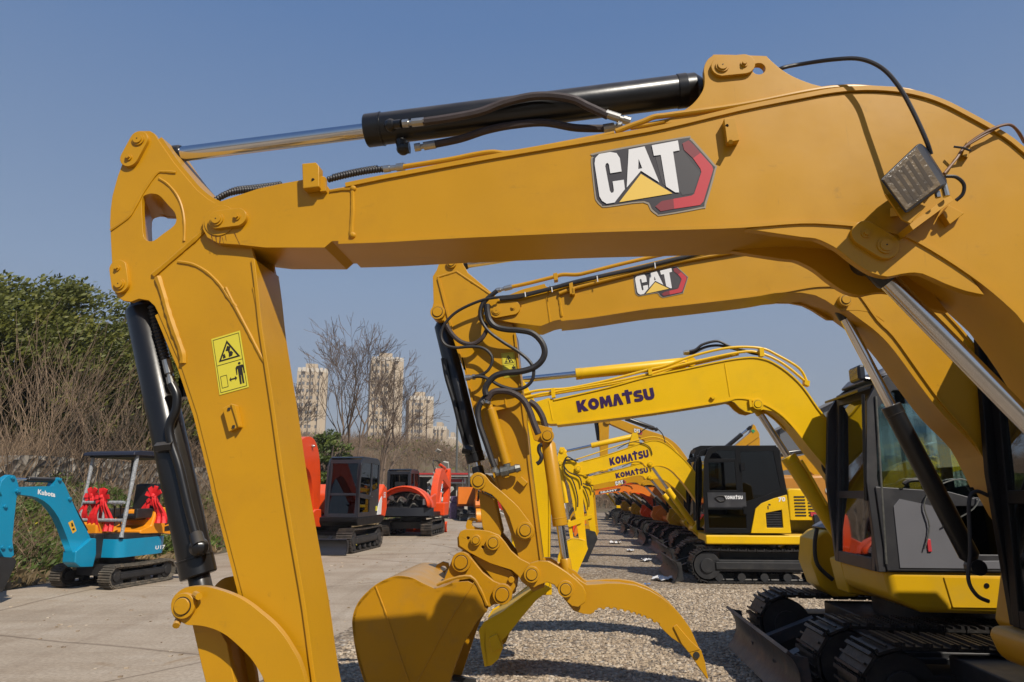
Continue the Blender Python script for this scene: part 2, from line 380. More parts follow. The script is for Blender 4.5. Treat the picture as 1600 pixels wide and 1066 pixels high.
def cat_logo(fr, par, mapf, y):
    """mapf: logo coordinate -> local xz"""
    def lay(name, pls, m, dy, holes=None):
        b = B()
        for pl in pls:
            hs = holes or []; loops = [[mapf(q) for q in pl]]+[[mapf(q) for q in h] for h in hs]
            tri = tessellate_polygon([[V((q[0], q[1], 0)) for q in l] for l in loops]); b.add([fr.p(q[0], y+dy, q[1]) for l in loops for q in l], tri)
        return b
    st = .0008
    d = child('logo_decal', lay('', [cr(LOGO['dark'], 3, True)], DEC, st*1), DEC, par, smooth=False, recalc=False)
    P = par if par.parent is not None else d
    def ad(nm, pls, m, k, holes=None): child(nm, lay('', pls, m, st*k, holes), m, P, smooth=False, recalc=False)
    ad('logo_border', [cr(LOGO['border'], 3, True)], DECL, 0); ad('logo_honeycomb', [LOGO['honey']], DECH, 2)
    ad('logo_chevron', [LOGO['cred']], CRED, 3); ad('logo_chevron_end', LOGO['cred2'][:1], CRED2, 3); ad('logo_chevron_end', LOGO['cred2'][1:], CRED2, 3); ad('logo_triangle', [LOGO['tri']], CYEL, 4)
    ad('logo_letter', [LOGO['C']], WHITE, 5); ad('logo_letter', [LOGO['A']], WHITE, 5, [LOGO['AH']]); ad('logo_letter', [LOGO['T']], WHITE, 5)
def quadmap(q): # q: 4 local xz corners (ll, lr, ur, ul) -> (u,v) map
    q = [V(a) for a in q]
    return lambda u, v: tuple(q[0]*(1-u)*(1-v)+q[1]*u*(1-v)+q[2]*u*v+q[3]*(1-u)*v)
def sticker(fr, par, q, y):
    M = quadmap(q); b = B(); f = lambda l, dy: [fr.p(*(lambda c: (c[0], y+dy, c[1]))(M(u, v))) for u, v in l]
    b.add(f([(0, 0), (1, 0), (1, 1), (0, 1)], 0), [(0, 1, 2, 3)])
    o = child('warning_sticker', b, STK, par, smooth=False, recalc=False)
    P = o if o.parent.parent is None else par
    k = B()
    def poly(pl, dy=.001, holes=()):
        loops = [pl]+list(holes); tri = tessellate_polygon([[V((a, c, 0)) for a, c in l] for l in loops]); k.add(f([x for l in loops for x in l], dy), tri)
    poly([(.05, .03), (.95, .03), (.95, .97), (.05, .97)], .001, [[(.065, .038), (.935, .038), (.935, .962), (.065, .962)]])
    poly([(.05, .50), (.95, .50), (.95, .508), (.05, .508)])
    poly([(.14, .56), (.88, .56), (.51, .90)], .001, [[(.23, .585), (.79, .585), (.51, .845)]])
    poly([(.5, .60), (.62, .61), (.66, .66), (.6, .70), (.52, .68)]); poly([(.42, .72), (.56, .70), (.6, .77), (.5, .80)]); poly([(.3, .60), (.4, .61), (.37, .68), (.31, .66)]); poly([(.5, .68), (.55, .68), (.56, .74), (.51, .74)])
    poly([(.12, .10), (.34, .10), (.34, .31), (.12, .31)], .001, [[(.135, .107), (.325, .107), (.325, .303), (.135, .303)]])
    poly([(.40, .21), (.46, .25), (.46, .222), (.60, .222), (.60, .25), (.67, .21), (.60, .17), (.60, .198), (.46, .198), (.46, .17)])
    poly([(.81+.045*math.cos(R(a)), .445+.022*math.sin(R(a))) for a in range(0, 360, 30)])
    poly([(.71, .41), (.91, .41), (.95, .38), (.95, .26), (.91, .26), (.90, .36), (.88, .36), (.88, .09), (.82, .09), (.815, .24), (.80, .24), (.79, .09), (.73, .09), (.73, .36), (.71, .36), (.69, .26), (.66, .26), (.66, .38)])
    child('warning_symbol', k, STKB, P, smooth=False, recalc=False)
    return o
# ------------------------------------------------------------ shared machine pieces
def track(fr, root, yc, wd, L, ht, m, frame_m, pads=34, label=None, lugs=.035, wheels=5, x0=0):
    r = ht/2-lugs; half = L/2-r-lugs; y0, y1 = yc-wd/2, yc+wd/2
    per = 4*half+2*math.pi*r; b = B()
    def at(s):
        s %= per
        if s < 2*half: return V((x0-half+s, r*2+lugs)), V((1, 0))
        s -= 2*half
        if s < math.pi*r: a = math.pi/2-s/r; return V((x0+half+r*math.cos(a), r+lugs+r*math.sin(a))), V((math.sin(a), -math.cos(a)))
        s -= math.pi*r
        if s < 2*half: return V((x0+half-s, lugs)), V((-1, 0))
        s -= 2*half; a = -math.pi/2-s/r
        return V((x0-half+r*math.cos(a), r+lugs+r*math.sin(a))), V((math.sin(a), -math.cos(a)))
    def sag(p):
        if p.y > r*1.9+lugs: return V((p.x, p.y-.02*math.cos((p.x-x0)/max(half, .1)*1.5)))
        return p
    pit = per/pads
    for i in range(pads):
        for (a0, a1, h0, h1) in ((.03, .97, -.012, .010), (.06, .20, .010, lugs), (.48, .56, .010, lugs*.8), (.84, .93, .010, lugs)):
            P = []
            for a in (a0, a1):
                p, d = at((i+a)*pit); p = sag(p); nn = V((-d.y, d.x)); P.append((p+nn*h0, p+nn*h1))
            c = [fr.p(P[0][0].x, y0, P[0][0].y), fr.p(P[1][0].x, y0, P[1][0].y), fr.p(P[1][0].x, y1, P[1][0].y), fr.p(P[0][0].x, y1, P[0][0].y),
                 fr.p(P[0][1].x, y0, P[0][1].y), fr.p(P[1][1].x, y0, P[1][1].y), fr.p(P[1][1].x, y1, P[1][1].y), fr.p(P[0][1].x, y1, P[0][1].y)]
            b.box8(c)
    for sgn in (-1, 1): # chain links inside the pads
        for i in range(pads):
            p, d = at((i+.5)*pit); p = sag(p); nn = V((-d.y, d.x)); q0 = p-nn*.03-d*pit*.42; q1 = p-nn*.03+d*pit*.42; yy = yc+sgn*.05
            b.tube([fr.p(q0.x, yy, q0.y), fr.p(q1.x, yy, q1.y)], .02, 5)
    o = part('track', b, m, root, smooth=False, label=label)
    g = B(); g.box(fr, x0-half*.92, x0+half*.92, y0+.06, y1-.05, ht*.34, ht*.66); g.box(fr, x0-half*.85, x0+half*.85, y0+.03, y1-.02, ht*.40, ht*.60)
    child('track_frame', g, frame_m, o, bevel=.01)
    for xx, nm in ((x0+half, 'idler_wheel'), (x0-half, 'sprocket')):
        g = B(); g.cyl(fr.p(xx, y0+.05, r+lugs), fr.p(xx, y1-.05, r+lugs), r-.045, 24); g.cyl(fr.p(xx, y0+.02, r+lugs), fr.p(xx, y1-.02, r+lugs), r*.45, 16)
        child(nm, g, frame_m, o, bevel=.006)
    for i in range(wheels):
        xx = x0-half*.8+1.6*half*i/(wheels-1); g = B(); g.cyl(fr.p(xx, y0+.07, lugs+.085), fr.p(xx, y1-.07, lugs+.085), .075, 14)
        child('roller', g, frame_m, o)
    return o
def blade(fr, root, m, x, wd, z0, z1, arms=True, xin=1.1):
    h = z1-z0; prof = [(x+.10, z0), (x+.02, z0+h*.25), (x-.01, z0+h*.55), (x+.03, z0+h*.85), (x+.09, z1)]; prof = cr(prof, 4)
    b = B(); b.prism(fr.xz(strip(prof, .03), -wd/2), fr.l*wd)
    for s in (-1, 1): b.prism(fr.xz(cr(prof, 1)+[(x-.08, z1-.03), (x-.11, z0+.05)], s*wd/2-(.015 if s > 0 else 0)), fr.l*.015)
    o = part('blade', b, m, root, bevel=.003)
    if arms:
        for s in (-1, 1):
            g = B(); a0 = fr.p(x-.02, s*.42, z0+h*.35); a1 = fr.p(xin-.5, s*.32, .42); g.tube([a0, a1], .075, 4); child('blade_arm', g, m, o)
    return o
def undercarriage(fr, root, m, fm, L=2.9, ht=.66, wd=.45, gauge=1.74, pads=36, bl=True, blm=None, blx=None):
    for s in (-1, 1): track(fr, root, s*gauge/2, wd, L, ht, m, fm, pads)
    b = B(); b.box(fr, -.75, .75, -gauge/2+.1, gauge/2-.1, ht*.42, ht*.85); b.cyl(fr.p(0, 0, ht*.8), fr.p(0, 0, ht+.16), .52, 32)
    part('car_body', b, fm, root, bevel=.015)
    if bl: blade(fr, root, blm or fm, blx or (L/2+.27), gauge+wd+.05, .02, .42, xin=L/2)
def cab(fr, root, m, gm, x0, x1, y0, y1, z0, z1, lean=.10, name='cab', door_z=.42, seat=True, panel=None, handle=True, roofm=None):
    """framed cab: roof, front/rear/side frames with real openings, glass panes, a seat inside"""
    h = z1-z0; sd = [(x0, z0), (x1, z0), (x1+.02, z0+h*.45), (x1-lean*.35, z1-.22), (x1-lean, z1-.06), (x1-lean-.08, z1), (x0+.08, z1), (x0, z1-.10)]
    xm = x0+(x1-x0)*.40; b = B()
    hf = [(xm+.05, z0+h*.42), (xm+.12, z0+h*.36), (x1-.08, z0+h*.40), (x1-.07, z0+h*.47), (x1-lean*.4-.08, z1-.28), (x1-lean-.12, z1-.13), (xm+.05, z1-.13)]
    hr = [(x0+.08, z0+h*.48), (xm-.04, z0+h*.42), (xm-.04, z1-.13), (x0+.08, z1-.16)]
    hd = [(xm+.12, z0+.12), (x1-.10, z0+.12), (x1-.08, z0+h*.33), (xm+.14, z0+h*.29)]
    for y in (y1-.05, y0): plate(b, fr, sd, y, y+.05, [hf, hr, hd])
    fw = .07
    def front(xb, xt, za, zb, win):
        P = lambda y, z: fr.p(xb+(xt-xb)*(z-za)/(zb-za), y, z)
        for a, c, d, e in ((y0+.05, y0+.05+fw, za, zb), (y1-.05-fw, y1-.05, za, zb)):
            b.box8([P(a, d), P(c, d), P(c, d)-fr.f*.05, P(a, d)-fr.f*.05, P(a, e), P(c, e), P(c, e)-fr.f*.05, P(a, e)-fr.f*.05])
        for d, e in win:
            a, c = y0+.05+fw, y1-.05-fw
            b.box8([P(a, d), P(c, d), P(c, d)-fr.f*.05, P(a, d)-fr.f*.05, P(a, e), P(c, e), P(c, e)-fr.f*.05, P(a, e)-fr.f*.05])
    front(x1+.012, x1-lean+.01, z0, z1-.05, ((z0, z0+.10), (z0+h*.36, z0+h*.40), (z1-.16, z1-.05)))
    front(x0+.05, x0+.05, z0, z1-.05, ((z0, z0+h*.42), (z1-.18, z1-.05)))
    b.box(fr, x0+.02, x1-.02, y0+.05, y1-.05, z0, z0+.05)
    o = part(name, b, m, root, bevel=.006)
    g = B(); g.prism(fr.xz([(x0+.04, z1-.001), (x1-lean-.04, z1-.001), (x1-lean-.14, z1+.045), (x0+.14, z1+.045)], y0+.03), fr.l*(y1-y0-.06)); child('roof', g, roofm or m, o, bevel=.015, seg=3)
    for y in (y1-.028, y0+.02):
        g = B(); plate(g, fr, hf, y, y+.005); child('side_window', g, gm, o, smooth=False)
        g = B(); plate(g, fr, hr, y, y+.005); child('side_window', g, gm, o, smooth=False)
        g = B(); plate(g, fr, hd, y, y+.005); child('lower_window', g, gm, o, smooth=False)
    g = B(); a, c = y0+.06+fw, y1-.06-fw; zb, zt = z0+h*.40, z1-.16
    X = lambda z: x1-.01-(lean)*(z-z0)/(z1-.05-z0)
    g.box8([fr.p(X(zb), a, zb), fr.p(X(zb), c, zb), fr.p(X(zb)-.006, c, zb), fr.p(X(zb)-.006, a, zb), fr.p(X(zt), a, zt), fr.p(X(zt), c, zt), fr.p(X(zt)-.006, c, zt), fr.p(X(zt)-.006, a, zt)]); child('windscreen', g, gm, o, smooth=False)
    g = B(); zb, zt = z0+.10, z0+h*.36
    g.box8([fr.p(X(zb), a, zb), fr.p(X(zb), c, zb), fr.p(X(zb)-.006, c, zb), fr.p(X(zb)-.006, a, zb), fr.p(X(zt), a, zt), fr.p(X(zt), c, zt), fr.p(X(zt)-.006, c, zt), fr.p(X(zt)-.006, a, zt)]); child('lower_windscreen', g, gm, o, smooth=False)
    if seat:
        ym = (y0+y1)/2; g = B(); g.box(fr, x0+.30, x0+.75, ym-.24, ym+.24, z0+.35, z0+.50); g.box(fr, x0+.22, x0+.34, ym-.22, ym+.22, z0+.45, z0+1.15)
        for s in (-1, 1): g.box(fr, x0+.35, x0+.85, ym+s*.34-.06, ym+s*.34+.06, z0+.30, z0+.62); g.tube([fr.p(x0+.82, ym+s*.34, z0+.6), fr.p(x0+.86, ym+s*.33, z0+.80)], .02, 8)
        g.box(fr, x0+.25, x0+.8, ym-.3, ym+.3, z0+.05, z0+.34)
        child('driver_seat', g, SEAT, o, bevel=.03)
    g = B(); g.tube(cr([tuple(fr.p(xm+.02, y1+.01, z0+h*.34)), tuple(fr.p(xm+.02, y1+.05, z0+h*.34)), tuple(fr.p(xm+.18, y1+.05, z0+h*.33)), tuple(fr.p(xm+.18, y1+.01, z0+h*.33))], 4), .012, 6)
    child('door_handle', g, BLK, o)
    g = B(); g.tube([fr.p(x1+.03, y1-.03, z0+h*.35), fr.p(x1-.03, y1-.0, z0+h*.9)], .014, 8); child('grab_rail', g, BLK, o)
    return o
# ============================================================ GROUND
def gmat(name, build):
    m = bpy.data.materials.new(name); m.use_nodes = True; n = m.node_tree; build(n, n.nodes['Principled BSDF']); return m
def nd(n, t, **k):
    x = n.nodes.new(t)
    for a, b in k.items():
        if a in x.inputs: x.inputs[a].default_value = b
        else: setattr(x, a, b)
    return x
def ramp(n, src, stops):
    c = n.nodes.new('ShaderNodeValToRGB'); e = c.color_ramp.elements
    while len(e) < len(stops): e.new(.5)
    for i, (p, col) in enumerate(stops): e[i].position = p; e[i].color = (*(tuple(k*KA for k in col) if max(col) < .75 else col), 1)
    n.links.new(src, c.inputs[0]); return c.outputs[0]
def m_concrete(n, b):
    g = nd(n, 'ShaderNodeNewGeometry'); P = g.outputs['Position']
    a = nd(n, 'ShaderNodeTexNoise', Scale=.55, Detail=9.0, Roughness=.62); n.links.new(P, a.inputs['Vector'])
    c1 = ramp(n, a.outputs['Fac'], [(.28, (.35, .275, .195)), (.48, (.465, .375, .275)), (.7, (.53, .445, .345))])
    a2 = nd(n, 'ShaderNodeTexNoise', Scale=26.0, Detail=8.0, Roughness=.7); n.links.new(P, a2.inputs['Vector'])
    c2 = ramp(n, a2.outputs['Fac'], [(.3, (.62, .60, .57)), (.6, (1.0, 1.0, 1.0))])
    mx = nd(n, 'ShaderNodeMixRGB', blend_type='MULTIPLY'); mx.inputs[0].default_value = .8; n.links.new(c1, mx.inputs[1]); n.links.new(c2, mx.inputs[2])
    mp = nd(n, 'ShaderNodeMapping'); mp.inputs['Scale'].default_value = (.35, 2.2, 1); mp.inputs['Rotation'].default_value = (0, 0, -.25); n.links.new(P, mp.inputs[0])
    a3 = nd(n, 'ShaderNodeTexNoise', Scale=1.3, Detail=7.0, Roughness=.6); n.links.new(mp.outputs[0], a3.inputs['Vector'])
    c3 = ramp(n, a3.outputs['Fac'], [(.46, (1, 1, 1)), (.66, (.70, .62, .52))])
    m2 = nd(n, 'ShaderNodeMixRGB', blend_type='MULTIPLY'); m2.inputs[0].default_value = .35; n.links.new(mx.outputs[0], m2.inputs[1]); n.links.new(c3, m2.inputs[2])
    tm = nd(n, 'ShaderNodeMapping'); tm.inputs['Scale'].default_value = (1.9, .07, 1); tm.inputs['Rotation'].default_value = (0, 0, ROW); n.links.new(P, tm.inputs[0])
    tn = nd(n, 'ShaderNodeTexNoise', Scale=1.0, Detail=6.0, Roughness=.75); n.links.new(tm.outputs[0], tn.inputs['Vector']); tc_ = ramp(n, tn.outputs['Fac'], [(.52, (1, 1, 1)), (.68, (.76, .73, .70))])
    on = nd(n, 'ShaderNodeTexNoise', Scale=1.7, Detail=7.0, Roughness=.6, Distortion=.6); n.links.new(P, on.inputs['Vector']); oc_ = ramp(n, on.outputs['Fac'], [(.62, (1, 1, 1)), (.70, (.76, .66, .52))])
    for src_ in (tc_, oc_):
        q_ = nd(n, 'ShaderNodeMixRGB', blend_type='MULTIPLY'); q_.inputs[0].default_value = .7; n.links.new(m2.outputs[0], q_.inputs[1]); n.links.new(src_, q_.inputs[2]); m2 = q_
    nz = nd(n, 'ShaderNodeTexNoise', Scale=.8, Detail=5.0); n.links.new(P, nz.inputs['Vector'])
    mm = nd(n, 'ShaderNodeMixRGB'); mm.inputs[0].default_value = .12; n.links.new(P, mm.inputs[1]); n.links.new(nz.outputs['Color'], mm.inputs[2])
    v = nd(n, 'ShaderNodeTexVoronoi', feature='DISTANCE_TO_EDGE', Scale=.22); n.links.new(mm.outputs[0], v.inputs['Vector'])
    c4 = ramp(n, v.outputs['Distance'], [(.0, (.32, .26, .2)), (.006, (1, 1, 1))])
    m3 = nd(n, 'ShaderNodeMixRGB', blend_type='MULTIPLY'); m3.inputs[0].default_value = .7; n.links.new(m2.outputs[0], m3.inputs[1]); n.links.new(c4, m3.inputs[2])
    n.links.new(m3.outputs[0], b.inputs['Base Color']); b.inputs['Roughness'].default_value = .85
    bp = nd(n, 'ShaderNodeBump', Strength=.35, Distance=.01); n.links.new(a2.outputs['Fac'], bp.inputs['Height']); n.links.new(bp.outputs[0], b.inputs['Normal'])
def m_gravel(n, b):
    g = nd(n, 'ShaderNodeNewGeometry'); P = g.outputs['Position']
    v = nd(n, 'ShaderNodeTexVoronoi', Scale=21.0, Randomness=1.0); n.links.new(P, v.inputs['Vector'])
    sp = nd(n, 'ShaderNodeSeparateColor'); n.links.new(v.outputs['Color'], sp.inputs[0])
    c = ramp(n, sp.outputs[0], [(0, (.22, .17, .12)), (.35, (.36, .285, .20)), (.7, (.49, .39, .28)), (.93, (.62, .53, .41)), (1, (.62, .57, .5))])
    d = ramp(n, v.outputs['Distance'], [(.25, (1, 1, 1)), (.8, (.5, .46, .42))])
    mx = nd(n, 'ShaderNodeMixRGB', blend_type='MULTIPLY'); mx.inputs[0].default_value = .8; n.links.new(c, mx.inputs[1]); n.links.new(d, mx.inputs[2])
    a = nd(n, 'ShaderNodeTexNoise', Scale=.7, Detail=6.0); n.links.new(P, a.inputs['Vector'])
    c2 = ramp(n, a.outputs['Fac'], [(.3, (.78, .76, .74)), (.7, (1.1, 1.08, 1.04))])
    m2 = nd(n, 'ShaderNodeMixRGB', blend_type='MULTIPLY'); m2.inputs[0].default_value = .8; n.links.new(mx.outputs[0], m2.inputs[1]); n.links.new(c2, m2.inputs[2])
    n.links.new(m2.outputs[0], b.inputs['Base Color']); b.inputs['Roughness'].default_value = .85
    inv = nd(n, 'ShaderNodeMath', operation='SUBTRACT'); inv.inputs[0].default_value = 1; n.links.new(v.outputs['Distance'], inv.inputs[1])
    bp = nd(n, 'ShaderNodeBump', Strength=1.0, Distance=.035); n.links.new(inv.outputs[0], bp.inputs['Height']); n.links.new(bp.outputs[0], b.inputs['Normal'])
def m_soil(n, b):
    g = nd(n, 'ShaderNodeNewGeometry'); P = g.outputs['Position']
    a = nd(n, 'ShaderNodeTexNoise', Scale=1.1, Detail=10.0, Roughness=.7); n.links.new(P, a.inputs['Vector'])
    c = ramp(n, a.outputs['Fac'], [(.3, (.075, .052, .034)), (.48, (.15, .11, .072)), (.6, (.11, .10, .045)), (.75, (.22, .17, .12))])
    n.links.new(c, b.inputs['Base Color']); b.inputs['Roughness'].default_value = .95
    a2 = nd(n, 'ShaderNodeTexNoise', Scale=14.0, Detail=8.0, Roughness=.7); n.links.new(P, a2.inputs['Vector'])
    bp = nd(n, 'ShaderNodeBump', Strength=1.0, Distance=.06); n.links.new(a2.outputs['Fac'], bp.inputs['Height']); n.links.new(bp.outputs[0], b.inputs['Normal'])
GRA = gmat('gravel', m_gravel); CON = gmat('old_concrete', m_concrete); SOIL = gmat('dry_soil', m_soil)
def sheet(name, pts, m, z=0, lab=None):
    b = B(); b.add([(x, y, z) for x, y in pts], [tuple(range(len(pts)))]); o = part(name, b, m, None, smooth=False); o['kind'] = 'structure'; return o
ga = G(541, 985); c0 = V((ga.x, ga.y, 0))
def rp(base, t, off=0): return (base.x+Rd.x*t-Ad.x*off, base.y+Rd.y*t-Ad.y*off)
lw = V((-8.9, 12.5, 0))
sheet('ground', [(-1500, -300), (1500, -300), (1500, 2400), (-1500, 2400)], SOIL, -.012)
sheet('concrete_lane', [rp(lw, -30), rp(c0, -30, .3), rp(c0, 75, .3), rp(lw, 75)], CON, 0)
# wavy edge gravel yard laid over the lane's side
ge = []
for i in range(81):
    t = -12+i*1.0; ge.append(rp(c0, t, .12*noise.noise(V((t*.8, 3, 0)))+.05*random.uniform(-1, 1)))
sheet('gravel_yard', ge+[rp(c0, 69, 60), rp(c0, -12, 60)], GRA, .006)
# loose stones near the camera
def stones(name, n, r0, r1, u0, u1, smin, smax, pal, lab, edge=0):
    b = B(); mi = []; rnd = random.Random(5)
    for i in range(n):
        t = rnd.random()**.5 if r0 < 3 else rnd.random(); r = r0+(r1-r0)*rnd.random()**1.35; u = u0+(u1-u0)*rnd.random()
        p = Rd*r-Ad*u
        lim = c0.dot(-Ad)+edge*rnd.uniform(-1, 0)
        if p.dot(-Ad) < lim: continue
        s = rnd.uniform(smin, smax)*(1+.035*r); k = len(b.v); a = rnd.random()*6.28; sx, sy, sz = s*rnd.uniform(.7, 1.35), s*rnd.uniform(.55, 1), s*rnd.uniform(.4, .75)
        ca, sa = math.cos(a), math.sin(a); tl = rnd.uniform(-.4, .4)
        base = [(1, 0, 0), (.3, .95, .1), (-.85, .6, 0), (-.9, -.6, .1), (.35, -1, 0), (.45, .3, .85), (-.5, .15, .9), (0, -.5, .8)]
        for x, y, z in base:
            x *= sx*rnd.uniform(.8, 1.15); y *= sy*rnd.uniform(.8, 1.15); z = z*sz+x*tl
            b.v.append(V((p.x+x*ca-y*sa, p.y+x*sa+y*ca, .006+z)))
        for f in ((0, 1, 5), (1, 2, 6), (1, 6, 5), (2, 3, 6), (3, 7, 6), (3, 4, 7), (4, 0, 5), (4, 5, 7), (5, 6, 7)):
            b.f.append(tuple(k+j for j in f)); mi.append(rnd.choice((0, 0, 1, 1, 1, 2, 2, 3)) if f == (0, 1, 5) else mi[-1])
    o = part(name, b, pal, None, smooth=False, recalc=False); o.data.polygons.foreach_set('material_index', mi); settag(o, lab, 'gravel', None, 'stuff'); return o
ST = [mat('stone_a', (.38, .295, .20), .8, var=.2, scale=40), mat('stone_b', (.31, .235, .16), .8, var=.2, scale=40), mat('stone_c', (.47, .375, .265), .8, var=.15, scale=40), mat('stone_d', (.50, .42, .32), .75), ]
stones('loose_stones', 42000, 3.4, 13.0, -2.6, 4.8, .010, .024, ST, 'loose tan and brown gravel stones spread over the yard', .25)
# ============================================================ ROW FRAMES
U0 = 3.4
def rowframe(rmid, u0=U0): return Fr(Rd*rmid-Ad*u0, Ad)
# ---------------- generic upper structure (dark cab in front of the boom, hood behind)
def upper(fr, root, paint, cabm, gm, cabx=(-.80, .78), caby=(.15, 1.09), ztop=2.62, toolbox=True, bx=0, w=1.10, deckm=None, rear=-1.45, hood_z=1.95, skirt_side=True, name='body', roofm=None, taper=0, cwm=None, zc=.86):
    b = B(); P = [(rear+.18, zc-.2), (.70, zc-.2), (.90, zc-.12), (.94, zc), (.93, zc+.06), (rear, zc+.06), (rear, zc-.1)]
    nar = -w if toolbox else .12; b.prism(fr.xz(P, nar), fr.l*(w-nar)); o = part(name, b, paint, root, bevel=.05, seg=4)
    for s in (1,):
        d = B(); x0, x1 = -.62, .25; plate(d, fr, [(x0, zc-.15), (x1, zc-.15), (x1, zc+.03), (x0, zc+.03)], s*w, s*w+.008); child('skirt_panel', d, paint, o, bevel=.004)
        d = B(); d.cyl(fr.p(.1, w+.006, zc-.03), fr.p(.1, w+.012, zc-.03), .014, 12); child('panel_lock', d, BLK, o)
    c = cab(fr, root, cabm, gm, cabx[0], cabx[1], caby[0], caby[1], zc+.065, ztop, roofm=roofm)
    h = B(); hp = [(rear+.06, zc+.07), (cabx[0]-.03, zc+.07), (cabx[0]-.03, hood_z+.02), (cabx[0]-.2, hood_z), (rear+.20, hood_z-.04), (rear+.08, hood_z-.15)]
    h.prism(fr.xz(hp, -w+.06), fr.l*(2*w-.12)); ho = part('engine_hood', h, paint, root, bevel=.04, seg=4)
    g = B()
    for i in range(7): g.box(fr, rear+.25, cabx[0]-.15, w-.062, w-.052, 1.25+i*.075, 1.28+i*.075)
    child('hood_vent', g, BLK2, ho)
    k = B(); toolbox and k.prism(fr.xz([(.86, zc-.1), (cabx[0], zc+.08), (cabx[0], zc+.5), (.2, zc+.46), (.74, zc+.25), (.86, zc+.1)], -w+.04), fr.l*(w-.04-.30)); toolbox and part('side_toolbox', k, paint, root, bevel=.04, seg=4)
    cw = B(); pts = []
    for i in range(13):
        a = R(90+180*i/12); pts.append((rear+.12+.42*math.cos(a), (w-.02)*math.sin(a)))
    cw.prism([fr.p(x, y, .78) for x, y in pts], V((0, 0, .92))); part('counterweight', cw, cwm or paint, root, bevel=.03, seg=3)
    f = B(); f.prism(fr.xz([(x-bx, z-.1) for x, z in [(.80, .80), (1.20, .86), (1.28, 1.0), (1.20, 1.30), (.95, 1.34), (.80, 1.1)]], -.17), fr.l*.28); part('boom_bracket', f, paint, root, bevel=.02)
    return o, c
